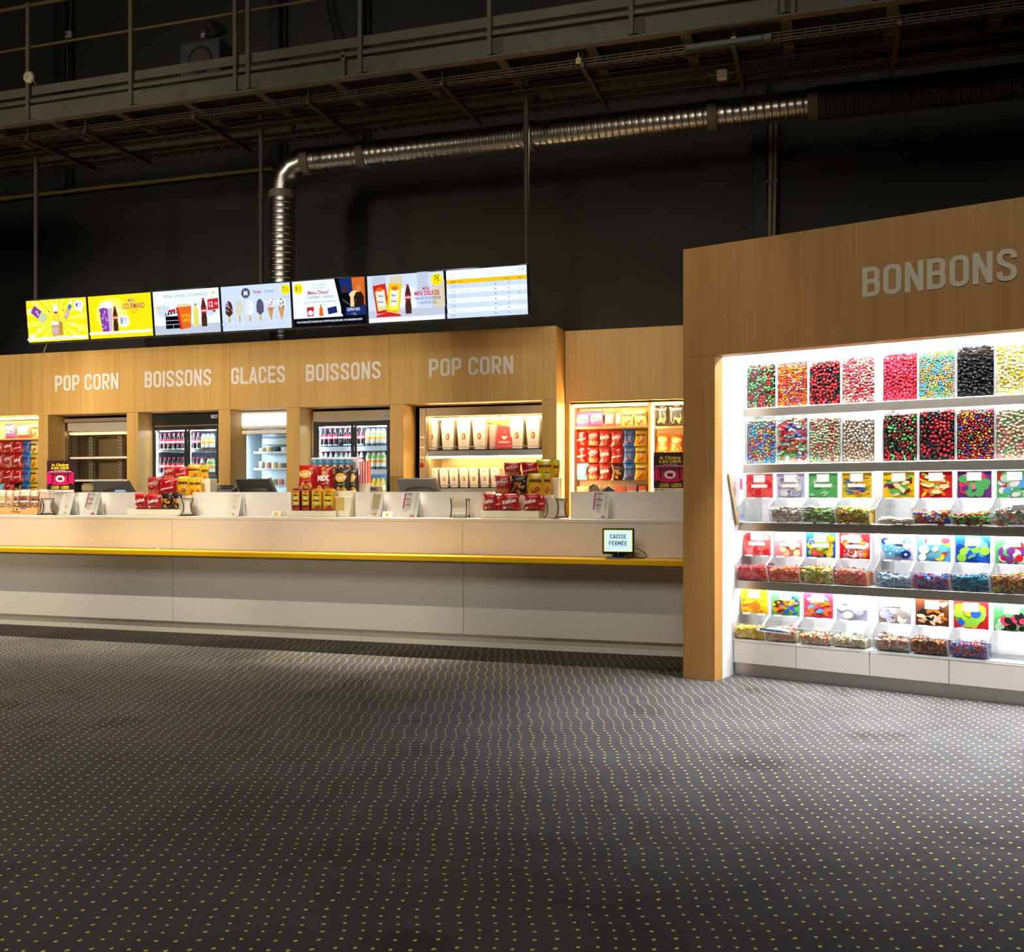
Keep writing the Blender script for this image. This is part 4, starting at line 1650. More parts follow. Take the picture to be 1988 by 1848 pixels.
# ------------------------------------------------------------------ scoop bins with picture cards
# (card colours, card motif, candy palette, candy shape, radius, fill 0..1, candy label, bin label)
BINS = [
    [(['salmon', 'red', 'salmon'], 'disc', ['pink'], 'coin', .014, 0.0, '', 'scoop bin with a red sweets card, empty, highest row by the post'),
     (['lilac', 'grey', 'white'], 'band', ['ltbrown', 'grey', 'white'], 'bean', .013, .85, 'pale brown sugared pieces in the bin with the grey ribbon card', 'scoop bin with a pale grey ribbon card'),
     (['green', 'mint', 'green'], 'leaf', ['mint', 'lime', 'grey'], 'worm', .016, .85, 'pale green sour strips in the bin with the green card', 'scoop bin with a green card'),
     (['yellow', 'purple', 'blue', 'green', 'orange'], 'stripe', ['lime', 'caramel', 'grey', 'yellow'], 'worm', .015, .85, 'greenish rainbow strips in the bin with the striped belts card', 'scoop bin with a rainbow striped belts card'),
     (['yellow', 'green', 'purple', 'cream', 'dkred'], 'leaf', ['white', 'cream'], 'slab', .013, .35, 'few white pieces left in the bin with the yellow and purple card', 'scoop bin with a yellow, green and purple card'),
     (['red', 'yellow', 'cream', 'orange', 'lime'], 'leaf', ['orange', 'red', 'yellow', 'white', 'blue'], 'worm', .017, .75, 'orange and white foam shapes in the bin with the red lips card', 'scoop bin with a red and yellow shapes card'),
     (['purple', 'green', 'rose', 'green', 'pink'], 'disc', ['red', 'lime', 'green'], 'worm', .016, .62, 'green and red cherry sweets in the bin with the cherry card', 'scoop bin with a cherry card'),
     (['green', 'sky', 'red', 'mint', 'white'], 'disc', ['orange', 'sky', 'green', 'pink', 'white'], 'coin', .014, .9, 'mixed sweets under a white scoop at the picture edge', 'scoop bin with a green and blue shapes card at the picture edge')],
    [(['salmon', 'red', 'pink'], 'disc', ['red', 'salmon', 'rose'], 'berry', .011, .9, 'red strawberry sweets in the bin by the post', 'scoop bin with a red strawberries card by the post'),
     (['pink', 'peach', 'salmon', 'cream'], 'disc', ['salmon', 'peach', 'orange'], 'slab', .012, .8, 'coral and peach hearts in the bin with the hearts card', 'scoop bin with a pink hearts card'),
     (['blue', 'orange', 'rose', 'lime', 'yellow'], 'ring', ['lime', 'yellow', 'cream', 'caramel'], 'berry', .013, .85, 'yellow and lime fruit rings in the bin with the rings card', 'scoop bin with a big orange and blue rings card'),
     (['red', 'pink', 'orange', 'white'], 'ring', ['salmon', 'peach', 'pink', 'orange'], 'coin', .013, .85, 'orange and pink letter sweets before the divider', 'scoop bin with a red letters card'),
     (['lilac', 'sky', 'navy', 'white'], 'ring', ['lilac', 'white', 'sky'], 'coin', .013, .7, 'very pale blue sweets in the bin with the blue dolphins card', 'scoop bin with a pale blue spotted card'),
     (['sky', 'rose', 'yellow', 'white', 'sky'], 'disc', ['blue', 'sky', 'navy', 'rose'], 'coin', .013, .8, 'blue sweets with a few red ones in the sea shapes bin', 'scoop bin with a sky blue sea shapes card'),
     (['blue', 'sky', 'navy', 'lime'], 'disc', ['teal', 'navy', 'sky', 'teal'], 'coin', .013, .85, 'dark teal sweets in the bin with the deep blue card', 'scoop bin with a deep blue card'),
     (['green', 'red', 'purple', 'lilac', 'white'], 'disc', ['orange', 'lime', 'red', 'yellow', 'brown'], 'lentil', .009, .95, 'tiny multicolour lentils in the middle row at the picture edge', 'scoop bin with a green and red balls card at the picture edge')],
    [(['yellow', 'orange', 'yellow'], 'leaf', ['yellow', 'cream', 'yellow'], 'bean', .013, .8, 'yellow banana sweets in the low bin by the post', 'scoop bin with a yellow bananas card by the post'),
     (['green', 'pink', 'yellow', 'blue', 'brown', 'orange'], 'leaf', ['peach', 'pink', 'cream'], 'coin', .013, .8, 'pale pink sweets behind the white and blue scoop', 'scoop bin with a mixed bottles card'),
     (['rose', 'pink', 'sky', 'orange'], 'leaf', ['peach', 'cream', 'orange', 'white'], 'coin', .013, .55, 'peach and cream sweets in the bin with the pink tongues card', 'scoop bin with a pink tongues card'),
     (['lilac', 'white', 'lilac'], 'disc', ['white', 'ltbrown', 'cream'], 'coin', .013, .55, 'whitish sweets in the low bin before the divider', 'scoop bin with a lilac and white card'),
     (['grey', 'lilac', 'white'], 'disc', ['caramel', 'ltbrown', 'white', 'grey'], 'bean', .013, .75, 'beige and caramel pieces in the bin with the grey pebbles card', 'scoop bin with a grey pebbles card'),
     (['brown', 'caramel', 'cream', 'peach', 'black'], 'leaf', ['caramel', 'brown', 'caramel', 'brown'], 'bean', .013, .85, 'brown cola bottle sweets in the low row', 'scoop bin with a brown cola bottles card'),
     (['red', 'yellow', 'blue', 'orange', 'pink', 'lime'], 'disc', ['red', 'sky', 'orange', 'salmon', 'blue'], 'lentil', .010, .85, 'red and blue small eggs in the low row', 'scoop bin with a bright red and yellow eggs card'),
     (['green', 'mint', 'black', 'rose'], 'disc', ['white'], 'coin', .012, 0.0, '', 'empty scoop bin with a green and black balls card at the picture edge')],
]


def bin_unit(lab, a0, a1, z0, b, h, card, motif, seed):
    """Scoop bin: b is where the lip of the bin sits."""
    w_ = a1 - a0 - .008
    hw = w_ / 2
    rnd = random.Random(seed)
    t = thing('scoop_bin', lab, 'candy bin', cpos((a0 + a1) / 2, b, z0), CROT, 'clear scoop bins on the lower shelves')
    EDGE = pbr('acrylic_edge', (240, 244, 244), .2)
    prof = [(.055, .002), (.40, .002), (.40, h), (.135, h), (.135, .185), (.0, .122)]
    for x in (-hw, hw):
        mb = MB().use(ACRYLIC)
        mb.face([(x, y, z) for y, z in prof])
        mb.use(EDGE)
        for (y0, z_0), (y1, z_1) in ((prof[0], prof[5]), (prof[5], prof[4]), (prof[4], prof[3])):
            mb.bar((x, y0, z_0), (x, y1, z_1), .0035, .0035)
        mb.build('side_wall', t)
    mb = MB().use(ACRYLIC)
    mb.face([(-hw, .055, .002), (hw, .055, .002), (hw, .0, .122), (-hw, .0, .122)])
    mb.face([(-hw, .055, .002), (hw, .055, .002), (hw, .40, .002), (-hw, .40, .002)])
    mb.use(EDGE)
    mb.bar((-hw, 0, .122), (hw, 0, .122), .003, .003)
    mb.build('front_wall', t)
    mb = MB().use(ACRYLIC)
    mb.face([(-hw, .0, .124), (hw, .0, .124), (hw, .135, .187), (-hw, .135, .187)])
    mb.use(EDGE)
    for u in (-hw * .5, hw * .5):
        mb.raw([(u - .028, .118, .181), (u + .028, .118, .181), (u + .028, .134, .1895), (u - .028, .134, .1895)], [(0, 1, 2, 3)])
    mb.build('lid', t)
    # printed card
    mb = MB().use(pbr('card_back', (244, 240, 236), .5))
    ch = h - .19
    cw2 = hw - .012
    mb.box(-cw2, cw2, .136, .139, .188, h - .004)
    base = cm(card[0])
    d = Draw(mb, lambda u, v, l: (u, .136 - l, .188 + v), .00015)
    d.rect(-cw2, 0, cw2, ch, base)
    ms = [cm(c) for c in card]
    for k in range(40):
        u, v = rnd.uniform(-cw2 + .03, cw2 - .03), rnd.uniform(.02, ch - .03)
        m = rnd.choice(ms)
        s_ = rnd.uniform(.022, .036)
        s_ = min(s_, cw2 - abs(u), v, ch - v)
        if s_ < .008:
            continue
        rt = rnd.uniform(-.9, .9)
        if motif == 'disc':
            d.ell(u, v, s_, s_ * rnd.uniform(.7, .95), m, rt, 14)
        elif motif == 'leaf':
            d.ell(u, v, s_, s_ * .42, m, rt, 12)
        elif motif == 'ring':
            d.ell(u, v, s_, s_ * .8, m, rt, 14)
            d.ell(u, v, s_ * .3, s_ * .24, cm('white') if k % 2 else cm(card[-1]), rt, 8)
        elif motif == 'stripe':
            d.rrect(u, v, s_ * .95, s_ * .16, m, rt * .5)
        else:
            d.ell(u, v, s_, s_ * .75, m, rt, 14)
            d.ring(u, v, s_ * .6, s_ * .4, .004, cm('navy' if k % 5 == 0 else 'white'), 12)
    PAPER = pbr('label_paper', (250, 250, 250), .5)
    d.rect(-cw2 * .43, ch - .065, cw2 * .43, ch - .008, PAPER)
    if seed % 100 < 4 and seed < 200:
        d.rect(-cw2 * .6, ch - .105, cw2 * .6, ch - .08, PAPER)
    mb.build('picture_card', t)
    return hw


def fill_bin(pal, kind, r, fill, a0, a1, z0, b, lab, seed):
    rnd = random.Random(seed)
    mb = MB()
    hw = (a1 - a0) / 2 - .008
    ms = [cm(p) for p in pal]
    top = .118 * fill
    mb.use(ms[-1])
    mb.prism([(.068, .010), (.20, .010), (.20, top * .9), (.068 - .05 * top / .12 + .012, top * .82)], -hw + .004, hw - .004)
    n = int(2 * hw * .13 / (r * r) * .9)
    for i in range(n):
        mb.use(rnd.choice(ms))
        x = rnd.uniform(-hw + r, hw - r)
        if i < n * .6:   # against the sloping front
            z = rnd.uniform(.012, top)
            y = .055 - .055 * z / .122 + r * .8 + .004 + rnd.uniform(0, .006)
        else:            # heap on top
            y = rnd.uniform(.02, .2)
            z = top + rnd.uniform(-.006, .010) + .012 * sin((x + .2) * 14 + seed)
        shape_piece(mb, kind, (x, y, max(z, .012)), r * rnd.uniform(.85, 1.1), rnd)
    o = mb.build('candy', None, cpos((a0 + a1) / 2, b, z0), CROT)
    tag(o, lab, 'candy', 'loose candy in the scoop bins', 'stuff')


for row, (z0, b, h) in enumerate(((1.1495, .405, .372), (.7125, .355, .370), (.2755, .30, .370))):
    for i in range(8):
        un, k = (UN1, i) if i < 4 else (UN2, i - 4)
        card, motif, pal, kind, r, fill, clab, blab = BINS[row][i]
        rn = ('in the third row', 'in the fourth row', 'in the lowest row')[row]
        bin_unit(blab if len(blab.split()) > 12 else blab + ' ' + rn, un[k], un[k + 1], z0, b, h, card, motif, row * 100 + i)
        if fill > 0:
            fill_bin(pal, kind, r, fill, un[k], un[k + 1], z0, b, clab, 500 + row * 100 + i)


# scoops and tongs
def scoop(loc, rotz, lab, blade):
    t = thing('candy_scoop', lab, 'scoop', loc, rotz)
    mb = MB().use(pbr('scoop_white', (244, 244, 246), .3))
    vs, fs = [], []
    n = 8
    for k, (y, r) in enumerate(((0, .034), (.05, .036), (.1, .03), (.115, .012))):
        for i in range(n + 1):
            a = pi + pi * i / n
            vs.append((r * cos(a) * 1.6, y, r * sin(a) + .03))
    m = n + 1
    for k in range(3):
        for i in range(n):
            fs.append((k * m + i, k * m + i + 1, (k + 1) * m + i + 1, (k + 1) * m + i))
    mb.raw(vs, fs, True)
    mb.build('bowl', t)
    mb = MB().use(blade)
    mb.box(-.011, .011, .11, .23, .012, .026, .005)
    mb.build('handle', t)
    return t


# transparent scoop with a blue front lying across the lips of two low bins
t = thing('candy_scoop', 'clear candy scoop with a blue edge lying on the low bins by the post', 'scoop', cpos(.585, .29, .395), CROT)
mb = MB().use(clear('scoop_acrylic', (244, 246, 250), .14))
mb.raw([(-.12, -.02, -.035), (.13, -.02, -.045), (.12, .10, .03), (-.11, .10, .035), (-.13, -.03, .01), (.14, -.03, 0)],
       [(0, 1, 2, 3), (0, 4, 3), (1, 2, 5)])
mb.use(pbr('acrylic_edge', (240, 244, 244), .2))
mb.bar((-.12, -.02, -.035), (.13, -.02, -.045), .004)
mb.bar((-.13, -.03, .01), (-.12, -.02, -.035), .004)
mb.bar((.14, -.03, 0), (.13, -.02, -.045), .004)
mb.build('bowl', t)
mb = MB().use(pbr('scoop_blue', (60, 130, 225), .3))
mb.raw([(-.10, -.024, -.014), (.075, -.024, -.020), (.075, -.022, -.036), (-.10, -.022, -.030)], [(0, 1, 2, 3)])
mb.build('blue_edge', t)
# white scoop resting on the bin at the picture edge
scoop(cpos(2.14, .40, 1.262), CROT - 1.2, 'white candy scoop resting on the highest scoop bin at the picture edge', pbr('scoop_white', (244, 244, 246), .3))

# paper bag dispenser hung on the white side panel
pb = thing('bag_dispenser', 'slanted holder of paper candy bags on the white side of the candy cabinet', 'bag holder', cpos(.2535, .30, 1.12), CROT)
mb = MB().use(ACRYLIC)
mb.box(.001, .05, -.01, .14, .05, .38)
mb.build('holder', pb)
mb = MB().use(pbr('paper_bag', (206, 176, 120), .7))
mb.raw([(.004, -.06, .40), (.016, -.06, .40), (.004, .11, .03), (.016, .11, .03), (.004, -.085, .39), (.016, -.085, .39), (.004, .075, .01), (.016, .075, .01)],
       [(0, 1, 3, 2), (4, 6, 7, 5), (0, 4, 5, 1), (2, 3, 7, 6), (0, 2, 6, 4), (1, 5, 7, 3)])
mb.build('paper_bags', pb)
mb = MB().use(pbr('bag_print', (200, 70, 110), .6))
mb.box(.051, .052, .04, .09, .28, .36)
mb.use(pbr('bag_print_violet', (130, 110, 200), .6))
mb.box(.051, .052, .05, .10, .06, .1)
mb.build('printed_leaflet', pb)

# ================================================================== niche contents
WARM_LED = glow('warm_led', (255, 214, 150), 110.0)
COOL_LED = glow('cool_led', (225, 238, 255), 62.0)
PEG = pbr('pegboard_oak', (226, 196, 150), .5)
OAK_L = wood('oak_shelf', (224, 184, 126), (204, 160, 100))


def pegboard(mb, x0, x1, y, z0, z1, step=.05):
    mb.use(PEG)
    mb.box(x0, x1, y, y + .012, z0, z1)
    mb.use(pbr('peg_hole', (96, 70, 44), .8))
    z = z0 + .03
    while z < z1 - .02:
        x = x0 + .03
        while x < x1 - .02:
            mb.face([(x, y - .0008, z), (x + .008, y - .0008, z), (x + .008, y - .0008, z + .008), (x, y - .0008, z + .008)])
            x += step
        z += step


def display_niche(label, x0, x1, y, dep, zt, shelf_z, led_sides):
    """Lit snack display built into the oak wall."""
    t = thing('snack_display', label, 'display niche', ((x0 + x1) / 2, y, 0), 0)
    off = ((x0 + x1) / 2, y, 0)
    mb = MB()
    pegboard(mb, x0, x1, y + dep, 0.9, zt)
    mb.build('pegboard', t, off=off)
    for a, b2 in ((x0, x0 + .02), (x1 - .02, x1)):
        mb = MB().use(OAK_L)
        mb.box(a, b2, y + .02, y + dep, .7, zt)
        mb.build('side_panel', t, off=off)
    mb = MB().use(OAK_L)
    mb.box(x0 + .021, x1 - .021, y + .02, y + dep, zt - .02, zt)
    mb.build('top_panel', t, off=off)
    mb = MB().use(OAK_L)
    mb.box(x0 + .05, x1 - .03, y + .06, y + dep - .002, shelf_z - .02, shelf_z, .003)
    mb.build('shelf', t, off=off)
    mb = MB().use(OAK_L)
    mb.box(x0 + .021, x1 - .021, y + .03, y + dep - .002, .88, .90)
    mb.build('counter_shelf', t, off=off)
    mb = MB().use(WARM_LED)
    mb.box(x0 + .03, x1 - .03, y + .012, y + .03, zt - .035, zt - .021)
    mb.build('light_strip', t, off=off)
    for a in led_sides:
        mb = MB().use(WARM_LED)
        mb.box(a, a + .016, y + .012, y + .028, .9, zt - .04)
        mb.build('light_strip', t, off=off)
    return t


N6A, N6B = -2.742, -1.862
display_niche('lit snack display with red and blue bags in the recessed bay', N6A, N6B, T_R, .36, 2.36, sz(1180, 829, 10.9), (N6A + .022,))
N7A, N7B = -1.858, -.95
display_niche('lit snack display with crisps beside the candy cabinet post', N7A, N7B, T_R, .36, 2.36, sz(1300, 829, 10.9), (N7A + .022,))
N0A, N0B = -10.948, -9.619
display_niche('lit snack display at the far end of the oak wall', N0A, N0B, T_W, .36, 2.372, sz(40, 852, 10.55), ())

# ------------------------------------------------------------------ bags
FOIL = {}


def foil(name, rgb, rough=.32):
    return pbr('foil_' + name, rgb, rough, 0.0, .6, coat=.4)


def pill(u, v):
    """Pillow height over u, v in 0..1."""
    a = max(0.0, 1 - abs(2 * u - 1) ** 2.6)
    b = max(0.0, 1 - abs(2 * v - 1) ** 4)
    return (a ** .6) * (b ** .55)


def bag_mesh(name, w_, h, dep, mat, seed, parent, topmat=None):
    rnd = random.Random(seed)
    n, m = 9, 11
    ph = [rnd.uniform(0, 6) for _ in range(4)]
    mb = MB().use(mat)
    for side in (-1, 1):
        vs, fs, top = [], [], []
        for j in range(m + 1):
            for i in range(n + 1):
                u, v = i / n, j / m
                p = pill(u, v)
                wr = .05 * sin(9 * u + ph[0] + 4 * v) + .05 * sin(13 * v + ph[1]) * (1 - v)
                x = (u - .5) * w_ * (1 - .07 * sin(pi * v)) + .006 * sin(5 * v + ph[2])
                vs.append((x, side * dep * p * (1 + wr), v * h))
        k = n + 1
        for j in range(m):
            for i in range(n):
                q = (j * k + i, j * k + i + 1, (j + 1) * k + i + 1, (j + 1) * k + i)
                q = q if side < 0 else q[::-1]
                (top if (topmat and j >= m - 1) else fs).append(q)
        mb.use(mat)
        mb.raw(vs, fs, True)
        if top:
            mb.use(topmat)
            mb.raw(vs, top, True)
    return mb.build(name, parent)


def bag_fn(w_, h, dep):
    def fn(u, v, l):
        uu = min(1, max(0, u / w_ + .5))
        vv = min(1, max(0, v / h))
        return (u * (1 - .07 * sin(pi * vv)), -dep * pill(uu, vv) * 1.10 - .002 - l, v)
    return fn


P = lambda n, rgb: pbr('print_' + n, rgb, .4)


def print_mm(d, w_, h, rgb):
    d.text('m', -w_ * .2, h * .62, h * .16, P('choc', (84, 46, 24)), wid=w_ * .34, bold=.05)
    d.text('&', w_ * .01, h * .64, h * .10, P('choc', (84, 46, 24)), wid=w_ * .10, bold=.04)
    d.text('m', w_ * .24, h * .62, h * .16, P('choc', (84, 46, 24)), wid=w_ * .34, bold=.05)
    d.ell(w_ * .16, h * .30, w_ * .15, h * .085, P('red', (190, 34, 30)), .5)
    d.ell(w_ * .18, h * .31, w_ * .05, h * .02, P('white', (246, 244, 240)), .5)
    d.ell(-w_ * .22, h * .24, w_ * .12, h * .06, P('amber', (226, 150, 24)), -.3)
    d.ell(-w_ * .05, h * .15, w_ * .09, h * .05, P('choc', (84, 46, 24)), .2)


def print_wafer(d, w_, h, rgb):
    d.ell(0, h * .64, w_ * .40, h * .14, P('white', (246, 244, 240)), .2)
    d.ell(0, h * .64, w_ * .37, h * .12, P('deep_red', (186, 22, 28)), .2)
    d.text('KitKat', 0, h * .60, h * .12, P('white', (246, 244, 240)), wid=w_ * .6, bold=.04, rot=.15)
    d.text('BALL', -w_ * .05, h * .44, h * .05, P('white', (246, 244, 240)), cond=.8)
    for k in range(5):
        d.rrect(-w_ * .3 + k * w_ * .15, h * (.16 + .05 * (k % 2)), w_ * .05, h * .14, P('wafer', (214, 160, 96)), .3 - .2 * k)
    d.poly([(-w_ * .48, h * .95), (-w_ * .28, h * .95), (-w_ * .46, h * .80)], P('blue_corner', (110, 150, 210)))


def print_malt(d, w_, h, rgb):
    d.poly([(-w_ * .44, h * .26), (w_ * .44, h * .42), (w_ * .44, h * .60), (-w_ * .44, h * .40)], P('bright_red', (214, 28, 34)))
    d.text('Maltesers', 0, h * .36, h * .12, P('white', (246, 244, 240)), wid=w_ * .82, rot=.18, bold=.03)
    d.ell(-w_ * .2, h * .72, w_ * .12, h * .09, P('dark_red', (150, 14, 20)))
    d.ell(w_ * .18, h * .14, w_ * .13, h * .09, P('malt', (150, 84, 44)))
    d.ell(w_ * .1, h * .8, w_ * .2, h * .03, P('white', (246, 244, 240)), .3)


def print_ball(d, w_, h, rgb):
    d.poly([(-w_ * .45, h * .80), (w_ * .42, h * .86), (w_ * .42, h * .80), (-w_ * .45, h * .72)], P('white', (246, 244, 240)))
    d.text('KitKat', 0, h * .46, h * .2, P('white', (246, 244, 240)), wid=w_ * .78, bold=.05, rot=.2)
    d.ell(w_ * .05, h * .2, w_ * .16, h * .11, P('wafer_dark', (150, 90, 50)))
    d.ell(-w_ * .26, h * .16, w_ * .1, h * .06, P('white', (246, 244, 240)), .4)


def print_gold(d, w_, h, rgb):
    rnd = random.Random(5)
    for k in range(7):
        d.ell(rnd.uniform(-.34, .34) * w_, rnd.uniform(.14, .5) * h, w_ * .13, h * .06, P('gold', (222, 160, 40)) if k % 2 else P('caramel', (170, 96, 30)), rnd.uniform(-1, 1))
    d.poly([(-w_ * .42, h * .74), (w_ * .42, h * .68), (w_ * .42, h * .72), (-w_ * .42, h * .78)], P('white', (246, 244, 240)))
    d.text('Daim', -w_ * .02, h * .54, h * .12, P('gold', (222, 160, 40)), wid=w_ * .5, bold=.03)


def print_lays(d, w_, h, rgb):
    d.ell(-w_ * .03, h * .66, w_ * .36, h * .165, P('sun', (240, 190, 40)))
    d.poly([(-w_ * .42, h * .58), (w_ * .40, h * .66), (w_ * .42, h * .76), (-w_ * .40, h * .70)], P('lay_red', (206, 26, 32)), True)
    d.text("Lay's", 0, h * .615, h * .13, P('white', (246, 244, 240)), wid=w_ * .68, bold=.03, rot=.08)
    d.text('nature', -w_ * .02, h * .40, h * .05, P('white', (246, 244, 240)), wid=w_ * .4)
    for k in range(6):
        d.ell(-w_ * .28 + k * w_ * .11, h * (.13 + .07 * ((k * 2) % 3)), w_ * .13, h * .06, P('crisp', (232, 184, 90)) if k % 2 else P('crisp_dark', (206, 140, 50)), k * .9)


def print_mix(d, w_, h, rgb):
    d.poly([(-w_ * .46, h * .90), (w_ * .1, h * .97), (w_ * .0, h * .86), (-w_ * .46, h * .72)], P('sun', (240, 190, 40)))
    d.ell(w_ * .05, h * .73, w_ * .12, h * .08, P('crisp', (232, 184, 90)))
    d.text('MIX', w_ * .02, h * .42, h * .20, P('white', (246, 244, 240)), wid=w_ * .74, bold=.07)
    d.text('original', w_ * .1, h * .28, h * .06, P('white', (246, 244, 240)), wid=w_ * .4, rot=.15)
    d.ell(-w_ * .22, h * .14, w_ * .16, h * .09, P('crisp', (232, 184, 90)))
    d.ell(w_ * .2, h * .13, w_ * .14, h * .07, P('crisp_dark', (206, 140, 50)))


def print_nacho(d, w_, h, rgb):
    d.poly([(-w_ * .4, h * .35), (w_ * .42, h * .35), (w_ * .34, h * .62), (-w_ * .36, h * .66)], P('slate', (70, 96, 110)))
    d.text('Doritos', 0, h * .70, h * .11, P('white', (246, 244, 240)), wid=w_ * .8, bold=.03, rot=-.05)
    d.ell(w_ * .1, h * .86, w_ * .2, h * .04, P('ember', (220, 110, 60)))
    for u, v, s_ in ((-.2, .10, .26), (.2, .08, .22)):
        d.poly([(w_ * (u - s_), h * (v + .26)), (w_ * (u + s_), h * (v + .28)), (w_ * (u + .04), h * v)], P('corn', (236, 180, 90)))


def print_purple(d, w_, h, rgb):
    d.rect(-w_ * .42, h * .36, w_ * .42, h * .68, P('white', (246, 244, 240)), 3)
    d.text('Dragibus', 0, h * .72, h * .10, P('white', (246, 244, 240)), wid=w_ * .7, bold=.02)
    for k in range(5):
        d.ell(-w_ * .28 + k * w_ * .14, h * (.46 + .08 * (k % 2)), w_ * .08, h * .06, P('dragee' + str(k % 3), ((214, 110, 60), (150, 60, 50), (236, 180, 90))[k % 3]))


def print_salmon(d, w_, h, rgb):
    d.rect(-w_ * .36, h * .2, w_ * .36, h * .75, P('blush', (240, 196, 180)), 3)
    d.ell(0, h * .55, w_ * .2, h * .12, P('white', (246, 244, 240)))
    d.ell(w_ * .05, h * .40, w_ * .12, h * .06, P('blue_corner', (110, 150, 210)))


def print_sky(d, w_, h, rgb):
    d.poly([(-w_ * .42, h * .3), (w_ * .42, h * .42), (w_ * .42, h * .6), (-w_ * .42, h * .48)], P('white', (246, 244, 240)))
    d.ell(0, h * .68, w_ * .26, h * .08, P('white', (246, 244, 240)), .3)
    d.ell(.0, h * .24, w_ * .24, h * .06, P('mid_blue', (60, 130, 200)))


BAGS = {
    'yellow': ((236, 184, 26), print_mm, 'yellow chocolate peanut bag', (150, 180, 40)),
    'blue': ((40, 110, 205), print_mm, 'blue crispy sweets bag', None),
    'wafer': ((178, 26, 28), print_wafer, 'red wafer bag', None),
    'malt': ((196, 18, 26), print_malt, 'bright red bag with slanted name', None),
    'ball': ((186, 28, 30), print_ball, 'red pouch with white lettering', None),
    'gold': ((44, 26, 22), print_gold, 'dark brown and gold pouch', None),
    'lays': ((190, 24, 30), print_lays, 'red crisp bag with a yellow sun emblem', None),
    'mix': ((170, 22, 28), print_mix, 'red and yellow crisp bag reading MIX', None),
    'bbq': ((50, 48, 42), print_lays, 'black crisp bag', None),
    'nacho': ((36, 40, 46), print_nacho, 'dark tortilla bag with golden triangles', None),
    'orange': ((196, 110, 50), print_lays, 'orange brown crisp bag', None),
    'purple': ((170, 90, 170), print_purple, 'purple sweets bag', None),
    'salmon': ((222, 120, 104), print_salmon, 'salmon pink sweets bag', None),
    'sky': ((120, 190, 224), print_sky, 'light blue sweets bag', None),
    'cream': ((244, 222, 130), print_mm, 'pale yellow peanut bag', None),
}
_PROTO = {}


def bag(kind, loc, w_, h, place, group, rotz=0.0, tilt=0.0, dep=None, seed=None):
    rgb, pr, lab, top = BAGS[kind]
    label = lab + ' ' + place
    dep = dep or min(.045, w_ * .2)
    key = (kind, round(w_, 2), round(h, 2))
    if key in _PROTO:
        t = copy_tree(_PROTO[key])
        t['label'] = label
        t['group'] = group
        sxx, _, szz = t.scale
    else:
        t = thing('snack_bag', label, 'snack bag', (0, 0, 0), 0, group)
        tm = foil(kind + '_top', top) if top else None
        bag_mesh('pouch', w_, h, dep, foil(kind, rgb), len(_PROTO) + 3, t, tm)
        mb = MB()
        d = Draw(mb, bag_fn(w_, h, dep), .00035)
        pr(d, w_, h, rgb)
        mb.build('printed_front', t)
        _PROTO[key] = t
    t.location = loc
    t.rotation_euler = (tilt, 0, rotz)
    return t


def bag_px(kind, x0, x1, y0, y1, t, place, group, **kw):
    """A bag whose front shows at the given place on plane y = t."""
    a, b2 = sx(x0, t), sx(x1, t)
    zb, zt_ = sz((x0 + x1) / 2, y1, t), sz((x0 + x1) / 2, y0, t)
    return bag(kind, ((a + b2) / 2, t, zb), round(b2 - a, 2), round(zt_ - zb, 2), place, group, **kw)


G6 = 'snack bags in the recessed display'
xs6 = [1118, 1144, 1162, 1184, 1210, 1232, 1256]
T6 = 10.98
row = [('purple', 1118, 1146, 800, 833), ('purple', 1145, 1172, 798, 828), ('salmon', 1173, 1193, 800, 828), ('salmon', 1194, 1208, 799, 828), ('cream', 1206, 1231, 796, 828), ('cream', 1231, 1255, 794, 828)]
nm = ['at the jamb end of the top shelf', 'second along the top shelf', 'in the middle of the top shelf', 'beside its wider twin on the top shelf', 'on the top shelf after the salmon bags', 'at the far end of the top shelf']
for (k, a, b2, y0, y1), n_ in zip(row, nm):
    bag_px(k, a, b2, y0, y1, T6 - .05, n_ + ' of the recessed display', G6)
rows6 = [(['malt', 'wafer', 'ball', 'ball', 'blue', 'yellow'], 835, 866), (['malt', 'wafer', 'ball', 'malt', 'blue', 'yellow'], 867, 899), (['sky', 'wafer', 'ball', 'gold', 'blue', 'yellow'], 900, 932)]
cn = ['first', 'second', 'third', 'fourth', 'fifth', 'last']
for (ks, y0, y1), rn in zip(rows6, ('upper peg row', 'middle peg row', 'lowest peg row')):
    for i, k in enumerate(ks):
        a = (1116, 1140, 1163, 1186, 1210, 1232)[i]
        b2 = (1141, 1164, 1187, 1210, 1233, 1256)[i]
        bag_px(k, a, b2, y0, y1, T6, cn[i] + ' in the ' + rn + ' of the recessed display', G6)
